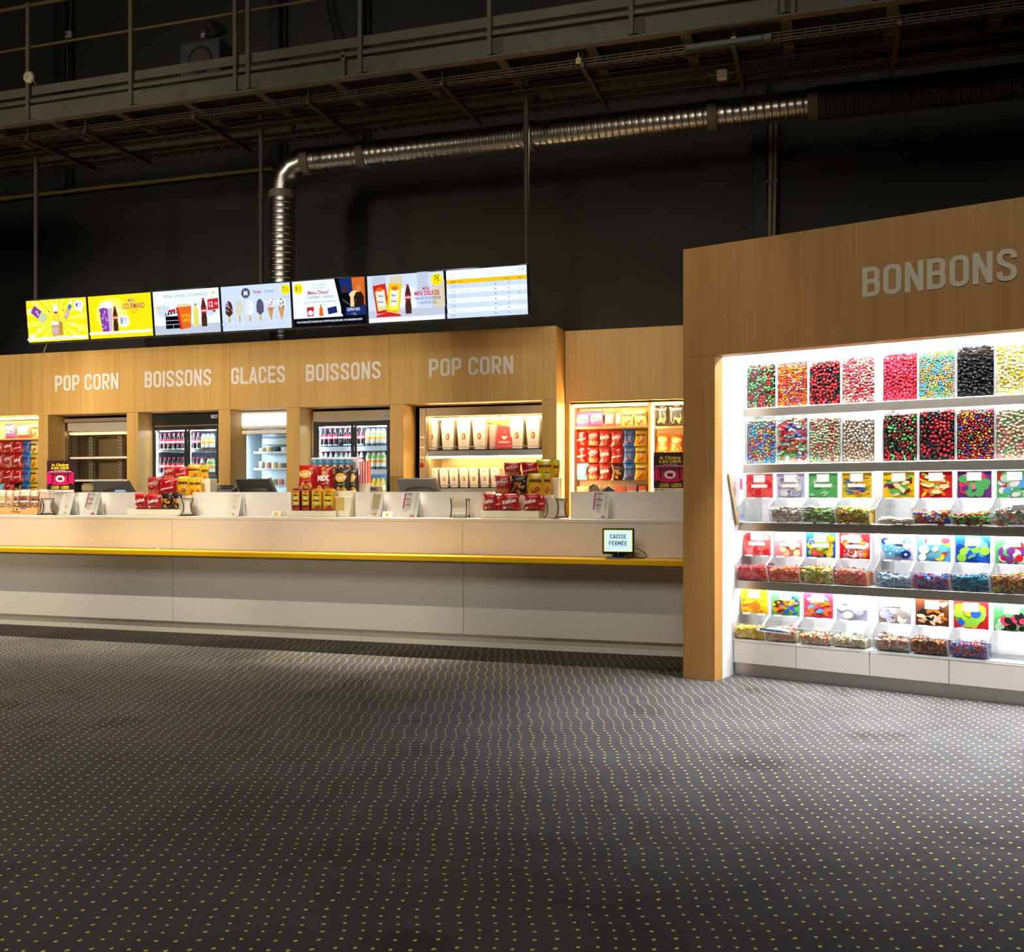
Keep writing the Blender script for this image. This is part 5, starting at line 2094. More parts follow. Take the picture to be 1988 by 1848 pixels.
# boxes along the bottom of the recessed display
BX = [(1120, 1143, 944, (230, 150, 120)), (1145, 1162, 945, (236, 200, 170)), (1184, 1216, 944, (220, 120, 90)), (1217, 1236, 940, (150, 140, 210)), (1239, 1255, 939, (120, 70, 40))]
bn = ['salmon sweets box at the jamb end', 'pale sweets box', 'wide coral sweets box', 'lilac and orange biscuit box', 'brown biscuit box']
for (a, b2, y0, rgb), n_ in zip(BX, bn):
    tt = 10.9
    x0, x1 = sx(a, tt), sx(b2, tt)
    zt_ = sz(a, y0, tt)
    t = thing('sweets_box', n_ + ' low in the recessed display', 'box', ((x0 + x1) / 2, tt, .901), 0, 'boxes low in the recessed display')
    mb = MB().use(P('box_%d_%d_%d' % rgb, rgb))
    hw = (x1 - x0) / 2
    mb.box(-hw, hw, 0, .1, 0, zt_ - .901, .003)
    mb.build('carton', t)
    mb = MB()
    d = Draw(mb, plane_front(0, 0, 0), .0006)
    hh = zt_ - .901
    d.rect(-hw * .9, hh * .45, hw * .9, hh * .88, P('white', (246, 244, 240)))
    d.rect(-hw * .8, hh - .07, hw * .8, hh - .025, P('ember', (220, 110, 60)))
    mb.build('printed_front', t)
# dark tape dispenser in front of the boxes
t = thing('tape_dispenser', 'dark grey tape dispenser behind the splash wall under the snack bags', 'tape dispenser', (sx(1168, 9.0), 9.0, 1.151))
mb = MB().use(DARK_GREY)
zc = sz(1168, 944, 9.0) - 1.151
mb.prism_y([(-.10, 0), (.12, 0), (.12, zc - .03), (.07, zc), (.04, zc - .02), (0, zc - .05), (-.03, zc + .0), (-.07, zc + .02), (-.10, zc)], -.04, .04)
mb.build('body', t)
mb = MB().use(pbr('tape_roll', (150, 130, 100), .4))
mb.prism_y([(-.05 + .04 * cos(2 * pi * i / 16), zc - .03 + .04 * sin(2 * pi * i / 16)) for i in range(16)], -.045, .045)
mb.build('tape_roll', t)

G7 = 'crisps beside the candy cabinet post'
for k, a, b2, y0, y1, n_ in (('nacho', 1270, 1297, 785, 827, 'nearer the light strip'), ('nacho', 1297, 1327, 783, 827, 'nearer the cabinet post'),
                             ('orange', 1274, 1301, 842, 877, 'on the lower hook nearer the light strip'), ('orange', 1301, 1329, 844, 877, 'on the lower hook nearer the post')):
    bag_px(k, a, b2, y0, y1, 10.97, n_, G7)

G0 = 'snack bags in the far display'
T0 = 10.6
top0 = [('purple', 10, 31, 823, 851, 'first on the shelf'), ('salmon', 33, 62, 821, 850, 'wide, in the middle of the shelf'), ('cream', 62, 76, 821, 850, 'against the pilaster on the shelf')]
for k, a, b2, y0, y1, n_ in top0:
    bag_px(k, a, b2, y0, y1, T0 - .04, n_ + ' of the far display', G0)
rows0 = [(['malt', 'ball', 'malt', 'blue', 'cream'], 855, 880), (['ball', 'wafer', 'ball', 'blue', 'yellow'], 881, 909), (['wafer', 'malt', 'malt', 'blue', 'yellow'], 910, 937), (['sky', 'malt', 'gold', 'blue', 'yellow'], 938, 962)]
cx0 = [(-12, 8), (8, 28), (27, 45), (44, 60), (59, 76)]
cn0 = ['first', 'second', 'third', 'fourth', 'last']
for (ks, y0, y1), rn in zip(rows0, ('first peg row', 'second peg row', 'third peg row', 'bottom peg row')):
    for i, k in enumerate(ks):
        bag_px(k, cx0[i][0], cx0[i][1], y0, y1, T0, cn0[i] + ' in the ' + rn + ' of the far display', G0)

# ------------------------------------------------------------------ popcorn warmers
BRASSY = pbr('warm_steel', (196, 176, 140), .35, .8)
NX = {1: (-9.471, -8.277), 2: (-8.111, -6.97), 3: (-6.807, -6.053), 4: (-5.878, -4.737), 5: (-4.573, -2.96)}
# empty warmer
x0, x1 = sx(119, 10.62), NX[1][1] - .004
ew = thing('popcorn_warmer', 'empty steel popcorn warmer with bare shelves under the first popcorn sign', 'popcorn warmer', ((x0 + x1) / 2, 10.62, 0))
off = ((x0 + x1) / 2, 10.62, 0)
zt_ = sz(130, 813, 10.62)
mb = MB().use(BRASSY)
mb.box(x0, x0 + .05, 10.62, 10.67, .5, zt_, .004)
mb.box(x0, x1, 10.62, 10.66, zt_ - .05, zt_, .004)
mb.build('frame', ew, off=off)
mb = MB().use(pbr('lamp_housing', (206, 196, 176), .3, .5))
mb.box(x0 + .08, x1, 10.64, 10.8, zt_ - .16, zt_ - .055, .004)
mb.build('lamp_housing', ew, off=off)
mb = MB().use(glow('dim_warm_lamp', (255, 216, 160), 1.6))
mb.box(x0 + .09, x1, 10.66, 10.76, zt_ - .205, zt_ - .175)
mb.build('lamp', ew, off=off)
PERF = pbr('perforated_steel', (150, 138, 116), .4, .7)
for px in (135, 178, 235):
    xx = sx(px, 11.0)
    mb = MB().use(PERF)
    mb.box(xx - .03, xx + .03, 10.98, 11.02, .5, zt_ - .2)
    mb.use(BLACK)
    z = 1.1
    while z < zt_ - .25:
        mb.box(xx - .012, xx + .006, 10.978, 10.981, z, z + .02)
        z += .045
    mb.build('perforated_upright', ew, off=off)
for a_, b_ in ((x0 + .005, x0 + .03), (x1 - .03, x1)):
    mb = MB().use(PERF)
    mb.box(a_, b_, 10.68, 11.1, .5, zt_ - .06)
    if a_ < x0 + .1:
        mb.use(BLACK)
        for k in range(24):
            z = 1.15 + k * .045
            for y in (10.75, 10.9):
                mb.face([(b_ + .0008, y, z), (b_ + .0008, y + .03, z), (b_ + .0008, y + .03, z + .02), (b_ + .0008, y, z + .02)])
    mb.build('side_wall', ew, off=off)
mb = MB().use(pbr('dull_back_steel', (132, 112, 80), .35, .6))
mb.box(x0, x1, 11.12, 11.14, .5, zt_)
mb.build('back_wall', ew, off=off)
for y in (888, 932):
    z = sz(180, y, 10.7)
    mb = MB().use(pbr('shelf_cream', (236, 226, 204), .3))
    mb.box(sx(138, 10.7) if y < 900 else x0 + .03, x1 - .001, 10.68, 11.08, z - .018, z + .008, .002)
    mb.build('shelf', ew, off=off)
mb = MB().use(pbr('clear_bin', (190, 170, 130), .3))
mb.box(sx(155, 10.8), sx(178, 10.8), 10.8, 11.0, sz(165, 956, 10.8), sz(165, 938, 10.8), .03)
mb.build('tray', ew, off=off)

# stocked warmer
x0, x1 = sx(814, 10.68), NX[5][1] - .003
sw = thing('popcorn_warmer', 'glowing popcorn warmer stocked with white popcorn boxes', 'popcorn warmer', ((x0 + x1) / 2, 10.68, 0))
off = ((x0 + x1) / 2, 10.68, 0)
zt_ = sz(930, 789, 10.68)
xi = sx(827, 10.68)
mb = MB().use(BRASSY)
mb.box(x0, xi, 10.68, 10.74, .5, zt_, .003)
mb.build('control_panel', sw, off=off)
mb = MB().use(BRASSY)
mb.box(xi + .003, x1, 10.68, 10.72, sz(930, 806, 10.68), zt_, .003)
mb.build('top_fascia', sw, off=off)
cpn = [c for c in sw.children if c.name.startswith('control_panel')][0]
for y in (848.5, 868.5, 888):
    for px in (817.3, 822.3):
        mb = MB().use(glow('red_indicator', (255, 120, 80), 6.0))
        mb.prism_y([(.007 * cos(2 * pi * i / 12), .007 * sin(2 * pi * i / 12)) for i in range(12)], -.006, 0)
        q = at(px, y, 10.678)
        mb.build('indicator_light', cpn, (q[0] - off[0], q[1] - off[1], q[2] - off[2]))
q = at(819, 903, 10.678)
mb = MB().use(pbr('switch_red', (170, 40, 26), .35))
mb.prism_y([(.028 * cos(2 * pi * i / 18), .028 * sin(2 * pi * i / 18)) for i in range(18)], -.02, 0)
mb.use(pbr('switch_yellow', (240, 190, 60), .4))
mb.prism_y([(.036 * cos(2 * pi * i / 18), .036 * sin(2 * pi * i / 18)) for i in range(18)], -.003, 0)
mb.build('rotary_switch', cpn, (q[0] - off[0], q[1] - off[1], q[2] - off[2]))
GOLDIN = pbr('warmer_inside', (214, 186, 130), .35, .35)
mb = MB().use(GOLDIN)
mb.box(xi, x1, 11.14, 11.16, .5, zt_)
mb.build('back_wall', sw, off=off)
for a_, b_ in ((xi, xi + .012), (x1 - .012, x1)):
    mb = MB().use(GOLDIN)
    mb.box(a_, b_, 10.745, 11.14, .5, zt_ - .05)
    mb.build('side_wall', sw, off=off)
WL = glow('warmer_lamp', (255, 222, 160), 60.0)
zl1 = sz(930, 808, 10.68)
mb = MB().use(WL)
mb.box(xi + .02, x1 - .02, 10.722, 10.74, zl1 - .03, zl1 - .008)
mb.build('lamp', sw, off=off)
SH1, SH2 = sz(930, 872, 10.70), sz(930, 946, 10.70)
for z, hgt in ((SH1, .075), (SH2, .05)):
    mb = MB().use(STEEL)
    mb.box(xi + .013, x1 - .013, 10.70, 11.13, z - .01, z)
    mb.box(xi + .013, x1 - .013, 10.70, 10.715, z - hgt, z)
    sh = mb.build('shelf', sw, off=off)
    mb = MB().use(STEEL)
    mb.tube([(xi + .015, 10.704, z + .03), (x1 - .015, 10.704, z + .03)], .004, 6)
    for k in range(6):
        xx = xi + .02 + (x1 - xi - .04) * k / 5
        mb.tube([(xx, 10.704, z), (xx, 10.704, z + .03)], .003, 5)
    mb.build('guard_rail', sh, off=(0, 0, 0)).location = (-off[0], -off[1], -off[2])
mb = MB().use(WL)
mb.box(xi + .02, x1 - .02, 10.717, 10.735, SH1 - .095, SH1 - .075)
mb.build('lamp', sw, off=off)
mb = MB().use(WL)
mb.box(xi + .02, x1 - .02, 10.717, 10.735, SH2 - .085, SH2 - .065)
mb.build('lamp', sw, off=off)

PAPERBOX = pbr('popcorn_paper', (240, 226, 214), .55)
POP = pbr('popped_corn', (250, 232, 180), .7)
_pb = {}


def popcorn_box(x, y, z, w_, h, lab):
    key = (round(w_, 2), round(h, 2))
    if key in _pb:
        t = copy_tree(_pb[key])
        t['label'] = lab
    else:
        t = thing('popcorn_box', lab, 'popcorn box', (0, 0, 0), 0, 'popcorn boxes in the warmer')
        mb = MB().use(PAPERBOX)
        a, b2, dp = w_ * .38, w_ * .5, .06
        vs = [(-a, -dp * .7, 0), (a, -dp * .7, 0), (a, dp * .7, 0), (-a, dp * .7, 0), (-b2, -dp, h), (b2, -dp, h), (b2, dp, h), (-b2, dp, h)]
        mb.raw(vs, [(3, 2, 1, 0), (0, 1, 5, 4), (1, 2, 6, 5), (2, 3, 7, 6), (3, 0, 4, 7)])
        mb.prism_y([(-b2, h), (b2, h), (b2 * .6, h + .028), (0, h + .035), (-b2 * .6, h + .028)], -dp, -dp + .002)
        mb.build('carton', t)
        mb = MB()
        fn = lambda u, v, l: (u, -dp * (.7 + .3 * v / h) - l, v)
        d = Draw(mb, fn, .0008)
        d.ell(0, h * .50, w_ * .155, h * .13, P('emblem_orange', (232, 130, 70)))
        d.ell(w_ * .05, h * .50, w_ * .09, h * .11, P('emblem_red', (196, 50, 50)))
        d.ell(.0, h * .50, w_ * .055, h * .06, P('white', (246, 244, 240)))
        d.rect(-w_ * .2, h * .28, w_ * .2, h * .285, P('grey_line', (190, 180, 170)))
        d.text('POP CORN', 0, h * .22, h * .035, P('grey_line', (190, 180, 170)), cond=.75)
        d.poly([(-w_ * .12, h * .97), (w_ * .12, h * .97), (0, h * .91)], P('emblem_orange', (232, 130, 70)))
        mb.build('printed_front', t)
        rnd = random.Random(4)
        mb = MB().use(POP)
        for k in range(46):
            mb.ball((rnd.uniform(-b2, b2) * .9, rnd.uniform(-dp, dp) * .85, h + rnd.uniform(-.02, .022)), rnd.uniform(.010, .017), 1)
        mb.build('popcorn', t)['kind'] = 'stuff'
        _pb[key] = t
    t.location = (x, y, z)
    return t


TP = 10.88
ords = ['first', 'second', 'third', 'fourth', 'fifth', 'sixth', 'seventh']
r1 = [(828, 853), (859, 885), (890, 916), (920, 946), (993, 1018), (1024, 1050)]
for i, (a, b2) in enumerate(r1):
    xa, xb = sx(a, TP), sx(b2, TP)
    nm_ = ords[i] + ' from the control panel' if i < 4 else ('next to the pink tin' if i == 4 else 'farthest along from the control panel')
    popcorn_box((xa + xb) / 2, TP, SH1 + .001, .162, sz(900, 822, TP) - SH1, 'tall popcorn box on the upper warmer shelf, ' + nm_)
r2 = [(835, 855), (856, 874), (875, 893), (895, 912), (914, 931), (934, 953), (955, 973)]
for i, (a, b2) in enumerate(r2):
    xa, xb = sx(a, TP), sx(b2, TP)
    popcorn_box((xa + xb) / 2, TP, SH2 + .001, .112, sz(900, 914, TP) - SH2, 'small white popcorn box on the lower warmer shelf, ' + ords[i] + ' from the control panel')
# pink round tin and pale tubs between the popcorn boxes
tn = thing('popcorn_tin', 'pink arched popcorn tin with a white heart among the white boxes', 'tin', (sx(982, TP), TP, SH1 + .001))
mb = MB().use(pbr('tin_pink', (232, 70, 84), .35))
hw = (sx(997, TP) - sx(967, TP)) / 2
hz = sz(982, 828, TP) - SH1
mb.prism_y([(-hw, 0), (hw, 0), (hw, hz - hw)] + [(hw * cos(radians(a)), hz - hw + hw * sin(radians(a))) for a in range(15, 180, 15)] + [(-hw, hz - hw)], -.05, .05)
mb.build('body', tn)
mb = MB()
d = Draw(mb, plane_front(0, -.05, 0), .0008)
WP = P('white', (246, 244, 240))
d.text('I', 0, hz * .70, hz * .10, WP)
d.poly([(0, hz * .40), (.035, hz * .52), (.03, hz * .57), (.015, hz * .58), (0, hz * .545), (-.015, hz * .58), (-.03, hz * .57), (-.035, hz * .52)], WP, True)
d.text('MERRY', 0, hz * .26, hz * .10, WP, wid=hw * 1.5, bold=.03)
mb.build('printed_front', tn)
tb = thing('popcorn_tub', 'pale pink striped popcorn tub behind the pink tin', 'tub', (sx(957, TP + .1), TP + .1, SH1 + .001))
mb = MB().use(pbr('tub_pink', (246, 196, 190), .4))
mb.lathe([(.045, 0), (.066, .28), (.07, .29)], 16)
mb.build('cup', tb)
mb = MB().use(POP)
rnd = random.Random(9)
for k in range(30):
    mb.ball((rnd.uniform(-.05, .05), rnd.uniform(-.05, .05), .285 + rnd.uniform(-.01, .02)), .014, 1)
mb.build('popcorn', tb)['kind'] = 'stuff'

# ------------------------------------------------------------------ drinks fridges
COLA = pbr('cola_bottle', (30, 14, 16), .12, coat=.5)
COLA_L = pbr('cola_label', (214, 30, 60), .35)
COLA_W = pbr('label_white', (246, 240, 244), .35)
CAPR = pbr('cap_red', (190, 26, 40), .4)
CLEARB = pbr('water_bottle', (214, 230, 240), .1, coat=.5)
JUICE = pbr('juice_carton', (244, 246, 240), .35)
JGRN = pbr('juice_green', (150, 204, 110), .4)
JORG = pbr('juice_orange', (240, 170, 70), .4)
_bot = {}


def bottle(kind, loc, lab, group):
    if kind in _bot:
        t = copy_tree(_bot[kind])
        t['label'] = lab
        t['group'] = group
    else:
        t = thing('drink_bottle', lab, 'bottle', (0, 0, 0), 0, group)
        if kind in ('cola', 'dark', 'clear'):
            body = CLEARB if kind == 'clear' else COLA
            mb = MB().use(body)
            mb.lathe([(.024, 0), (.031, .006), (.032, .05), (.028, .075), (.030, .10), (.031, .135), (.029, .15), (.024, .175), (.015, .20), (.0125, .212)], 14)
            mb.build('bottle_body', t)
            mb = MB().use(COLA_L if kind != 'dark' else BLACK)
            mb.lathe([(.0292, .093), (.0318, .102), (.0322, .142), (.0300, .152)], 14, cap=False)
            mb.use(COLA_W)
            mb.lathe([(.0312, .103), (.0323, .106), (.0326, .122), (.0324, .126)], 14, cap=False)
            mb.build('bottle_label', t)
            mb = MB().use(CAPR if kind != 'dark' else BLACK)
            mb.lathe([(.015, .21), (.0155, .212), (.0155, .226), (.014, .229)], 12)
            mb.build('bottle_cap', t)
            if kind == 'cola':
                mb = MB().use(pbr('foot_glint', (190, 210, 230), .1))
                mb.lathe([(.0322, .018), (.0328, .022), (.0328, .030), (.0322, .034)], 14, cap=False)  # pale band painted as a glint on the dark bottle foot
                mb.build('painted_glint', t)
        elif kind == 'juice':
            mb = MB().use(JUICE)
            mb.lathe([(.026, 0), (.033, .004), (.033, .165), (.030, .178), (.020, .188)], 14)
            mb.build('bottle_body', t)
            mb = MB().use(JGRN)
            mb.lathe([(.0334, .135), (.0336, .138), (.0336, .166), (.0306, .1785)], 14, cap=False)
            mb.use(JORG)
            mb.lathe([(.0334, .085), (.0338, .09), (.0338, .118), (.0334, .123)], 14, cap=False)
            mb.use(pbr('juice_dark', (60, 66, 70), .4))
            mb.lathe([(.0334, .008), (.0337, .012), (.0337, .036), (.0334, .04)], 14, cap=False)
            mb.build('bottle_label', t)
            mb = MB().use(pbr('cap_peach', (240, 190, 160), .4))
            mb.lathe([(.019, .187), (.021, .189), (.021, .207), (.019, .21)], 12)
            mb.build('bottle_cap', t)
        else:
            mb = MB().use(pbr('lemonade', (250, 214, 60), .15, coat=.5))
            mb.lathe([(.026, 0), (.032, .006), (.032, .12), (.028, .15), (.015, .19), (.013, .2)], 14)
            mb.build('bottle_body', t)
            mb = MB().use(pbr('lemonade_label', (250, 240, 190), .4))
            mb.lathe([(.0322, .06), (.0326, .064), (.0326, .10), (.0322, .104)], 14, cap=False)
            mb.build('bottle_label', t)
            mb = MB().use(pbr('cap_blue', (50, 110, 200), .4))
            mb.lathe([(.015, .199), (.0155, .201), (.0155, .216), (.014, .219)], 12)
            mb.build('bottle_cap', t)
        _bot[kind] = t
    t.location = loc
    return t


def fridge(label, x0, x1, y, zt, z_door, header_mat, mull_px, left_px, right_px, shelf_zs, band):
    """Two door sliding fridge; returns its Empty."""
    t = thing('drinks_fridge', label, 'fridge', ((x0 + x1) / 2, y, 0))
    off = ((x0 + x1) / 2, y, 0)
    FR = pbr('fridge_black', (42, 42, 40), .35)
    mb = MB().use(FR)
    mb.box(x0, x0 + .03, y + .05, y + .62, 0, zt)
    mb.box(x1 - .03, x1, y + .05, y + .62, 0, zt)
    mb.box(x0, x1, y + .6, y + .62, 0, zt)
    mb.box(x0, x1, y + .05, y + .62, zt - .03, zt)
    mb.box(x0, x1, y + .0, y + .62, 0, .12)
    mb.build('cabinet', t, off=off)
    mb = MB().use(header_mat)
    mb.box(x0 + .01, x1, y, y + .05, z_door + .06, zt, .004)
    mb.build('header', t, off=off)
    LIN = pbr('fridge_liner', (206, 222, 234), .35)
    mb = MB().use(pbr('fridge_liner_dark', (70, 82, 100), .35) if not band else pbr('fridge_liner_mid', (140, 156, 172), .35))
    mb.box(x0 + .031, x1 - .031, y + .58, y + .6, .12, zt - .031)
    mb.box(x0 + .031, x0 + .036, y + .1, y + .58, .12, zt - .031)
    mb.box(x1 - .036, x1 - .031, y + .1, y + .58, .12, zt - .031)
    mb.build('liner', t, off=off)
    for xx in (x0 + .037, x1 - .051, sx(mull_px, y) - .005):
        mb = MB().use(COOL_LED)
        mb.box(xx, xx + .014, y + .085, y + .095, .3, z_door - .02)
        mb.build('light_tube', t, off=off)
    mb = MB().use(COOL_LED)
    mb.box(x0 + .08, x1 - .08, y + .09, y + .11, z_door - .005, z_door + .01)
    mb.build('light_tube', t, off=off)
    for z in shelf_zs:
        mb = MB().use(STEEL if not band else LIN)
        if band:
            mb.box(x0 + .05, x1 - .05, y + .12, y + .57, z - .012, z)
            mb.box(x0 + .05, x1 - .05, y + .11, y + .118, z - .05, z + .004)
        else:
            for k in range(14):
                yy = y + .12 + k * .034
                mb.box(x0 + .05, x1 - .05, yy, yy + .004, z - .006, z)
            mb.box(x0 + .05, x1 - .05, y + .11, y + .116, z - .012, z + .012)
        mb.build('shelf', t, off=off)
    spans = [(left_px, mull_px), (mull_px, right_px)]
    for i, (a, b2) in enumerate(spans):
        xa, xb = sx(a, y), sx(b2, y)
        if i == 0:
            xa = x0 + .01
        else:
            xb = x1 - .008
        yy = y + .012 + .022 * i
        mb = MB().use(FR)
        fl = sx(left_px, y) - xa if i == 0 else .032
        frr = .032 if i == 0 else xb - sx(right_px, y)
        mb.box(xa, xa + fl, yy, yy + .02, .12, z_door + .058)
        mb.box(xb - frr, xb, yy, yy + .02, .12, z_door + .058)
        mb.box(xa + fl, xb - frr, yy, yy + .02, z_door, z_door + .058)
        mb.box(xa + fl, xb - frr, yy, yy + .02, .12, .2)
        dr = mb.build('door', t, off=off)
        mb = MB().use(GLASS)
        mb.face([(xa + fl, yy + .01, .2), (xb - frr, yy + .01, .2), (xb - frr, yy + .01, z_door), (xa + fl, yy + .01, z_door)])
        g = mb.build('glass', dr)
        g.location = (-off[0], -off[1], 0)
    return t, off


YF = 10.62
YB = YF + .17      # plane of the front row of bottles
z_sh = sz(350, 876, YB)
z_sh2 = z_sh - .305
z_sh3 = z_sh2 - .30
f1, off = fridge('black drinks fridge full of cola under the first drinks sign', sx(291, YF), NX[2][1] - .004, YF, sz(350, 797, YF), sz(350, 835, YF),
                 pbr('fridge_header_black', (40, 41, 38), .25), 361, 300, 417, (z_sh, z_sh2, z_sh3), False)
mb = MB().use(pbr('fridge_display', (170, 176, 190), .3))
q0, q1 = at(410, 812, YF - .002), at(422, 805, YF - .002)
mb.box(q0[0] - off[0], q1[0] - off[0], -.006, 0, q0[2], q1[2])
mb.use(pbr('display_digits', (90, 110, 180), .3))
mb.box((q0[0] + q1[0]) / 2 - off[0], q1[0] - off[0] - .01, -.008, -.006, q0[2] + .012, q1[2] - .012)
mb.build('temperature_display', f1)
mb = MB().use(pbr('gold_trim', (200, 170, 110), .3, .8))
mb.box(sx(302, YF) - off[0], sx(423, YF) - off[0], -.006, 0, sz(350, 827.5, YF), sz(350, 825.5, YF))
mb.build('header_trim', f1)
GB = 'bottles in the black headed drinks fridge'
cpx = [304, 312, 320.5, 329, 338, 347.5, 355.5]
spots = [('cola', p) for p in cpx] + [('cola', 368), ('cola', 376.5), ('cola', 385.5), ('juice', 395.5), ('juice', 404), ('juice', 412.5)]
r2s = [('cola', p) for p in cpx] + [('clear', 368), ('cola', 376.5), ('cola', 385), ('clear', 393), ('cola', 400), ('juice', 406), ('juice', 413)]
r3s = [('cola', p) for p in (304, 312)] + [('juice', 413)]
kn = {'cola': 'cola bottle', 'juice': 'juice bottle', 'clear': 'clear soda bottle', 'dark': 'black capped cola bottle', 'lemon': 'yellow lemonade bottle'}
on = ['first', 'second', 'third', 'fourth', 'fifth', 'sixth', 'seventh', 'eighth', 'ninth', 'tenth', 'eleventh', 'twelfth', 'thirteenth', 'fourteenth']
for sp_, z, sn in ((spots, z_sh, 'top shelf'), (r2s, z_sh2, 'second shelf'), (r3s, z_sh3, 'third shelf')):
    for i, (k, p) in enumerate(sp_):
        bottle(k, (sx(p, YB), YB, z + .001), '%s, %s on the %s of the black headed fridge' % (kn[k], on[i], sn), GB)

zb_sh = sz(680, 868, YB)
zb_sh2 = sz(680, 913, YB)
zb_sh3 = zb_sh2 - .29
f2, off = fridge('drinks fridge with a silver header under the second drinks sign', sx(606, YF), NX[4][1] - .004, YF, sz(680, 797, YF), sz(680, 827, YF),
                 pbr('fridge_header_silver', (176, 158, 132), .35, .4), 685, 618, 748.5, (zb_sh, zb_sh2, zb_sh3), True)
mb = MB().use(pbr('fridge_display', (170, 176, 190), .3))
q0, q1 = at(740, 811, YF - .002), at(755, 804, YF - .002)
mb.box(q0[0] - off[0], q1[0] - off[0], -.006, 0, q0[2], q1[2], .002)
mb.use(pbr('display_dark_digits', (50, 56, 70), .3))
for k in range(3):
    mb.box(q0[0] - off[0] + .03 + k * .025, q0[0] - off[0] + .045 + k * .025, -.008, -.006, q0[2] + .012, q1[2] - .012)
mb.build('temperature_display', f2)
GB = 'bottles in the silver headed drinks fridge'
r1s = [('cola', p) for p in (621, 631, 641.5, 651.5)] + [('dark', 662)] + [('cola', p) for p in (671.5, 680)] + [('cola', 693), ('cola', 703), ('juice', 715), ('juice', 725), ('juice', 735), ('juice', 744.5)]
r2s = [('clear', p) for p in (624, 633, 643, 653, 663, 672, 680)] + [('clear', 693), ('clear', 702), ('juice', 716), ('juice', 726), ('juice', 736), ('juice', 744.5)]
r3s = [('lemon', p) for p in (719, 727.5, 736, 744)]
for sp_, z, sn in ((r1s, zb_sh, 'top shelf'), (r2s, zb_sh2, 'second shelf'), (r3s, zb_sh3, 'third shelf')):
    for i, (k, p) in enumerate(sp_):
        bottle(k, (sx(p, YB), YB, z + .001), '%s, %s on the %s of the silver headed fridge' % (kn[k], on[i], sn), GB)

# ------------------------------------------------------------------ ice cream freezer
YZ = 10.60
x0, x1 = sx(455, YZ), NX[3][1] - .002
fz = thing('ice_cream_freezer', 'white upright glass door freezer with a blank lit sign under the GLACES lettering', 'freezer', ((x0 + x1) / 2, YZ, 0))
off = ((x0 + x1) / 2, YZ, 0)
FW = pbr('freezer_white', (232, 226, 212), .35)
zt_ = sz(505, 797, YZ)
zs = sz(505, 832, YZ)
mb = MB().use(FW)
mb.box(x0, x0 + .03, YZ + .05, YZ + .6, 0, zt_)
mb.box(x1 - .03, x1, YZ + .05, YZ + .6, 0, zt_)
mb.box(x0, x1, YZ + .58, YZ + .6, 0, zt_)
mb.box(x0, x1, YZ + .02, YZ + .6, 0, .2)
mb.build('cabinet', fz, off=off)
mb = MB().use(FW)
mb.box(x0, x1, YZ, YZ + .10, zs, zt_, .01)
hd = mb.build('sign_box', fz, off=off)
mb = MB().use(glow('sign_light', (240, 246, 255), 1.9))
mb.box(x0 + .035, x1 - .035, YZ - .002, YZ + .003, zs + .035, zt_ - .035)
sg = mb.build('sign_panel', hd)
sg.location = (-off[0], -off[1], 0)
zd = sz(505, 835, YZ)
zg = sz(505, 842, YZ)
xa, xb = x0 + .045, x1 - .045
mb = MB().use(FW)
mb.box(x0, xa, YZ, YZ + .05, .2, zd, .004)
mb.box(xb, x1, YZ, YZ + .05, .2, zd, .004)
mb.box(xa, xb, YZ, YZ + .05, zg, zd, .004)
dr = mb.build('door', fz, off=off)
mb = MB().use(GLASS)
mb.face([(xa, YZ + .03, .2), (xb, YZ + .03, .2), (xb, YZ + .03, zg), (xa, YZ + .03, zg)])
g = mb.build('glass', dr)
g.location = (-off[0], -off[1], 0)
mb = MB().use(pbr('door_handle_white', (222, 220, 214), .3))
mb.box(x0 - .035, x0 - .002, YZ - .03, YZ + .01, sz(452, 950, YZ), sz(452, 926, YZ), .006)
hn = mb.build('handle', dr)
hn.location = (-off[0], -off[1], 0)
LINF = pbr('freezer_liner', (206, 226, 236), .35)
mb = MB().use(LINF)
mb.box(x0 + .031, x1 - .031, YZ + .56, YZ + .579, .2, zt_ - .02)
mb.box(x0 + .031, x0 + .036, YZ + .06, YZ + .56, .2, zt_ - .02)
mb.box(x1 - .036, x1 - .031, YZ + .06, YZ + .56, .2, zt_ - .02)
mb.box(x0 + .2, x1 - .04, YZ + .3, YZ + .55, zg - .12, zg - .03, .01)
mb.build('liner', fz, off=off)
mb = MB().use(COOL_LED)
mb.box(x0 + .075, x0 + .10, YZ + .10, YZ + .12, .4, zg - .02)
mb.build('light_tube', fz, off=off)
shz = [sz(510, 877, YZ + .25), sz(510, 909, YZ + .25), sz(510, 941, YZ + .25)]
for z in shz:
    mb = MB().use(pbr('freezer_shelf', (240, 246, 248), .3))
    mb.box(x0 + .14, x1 - .04, YZ + .20, YZ + .55, z - .022, z, .003)
    mb.build('shelf', fz, off=off)
rnd = random.Random(21)
names = ['cream', 'white', 'pale green', 'beige', 'yellow', 'pink', 'dark capped', 'white and red']
cols = [(238, 228, 190), (244, 244, 240), (176, 206, 160), (214, 190, 150), (240, 216, 120), (236, 160, 160), (40, 60, 80), (240, 220, 216)]
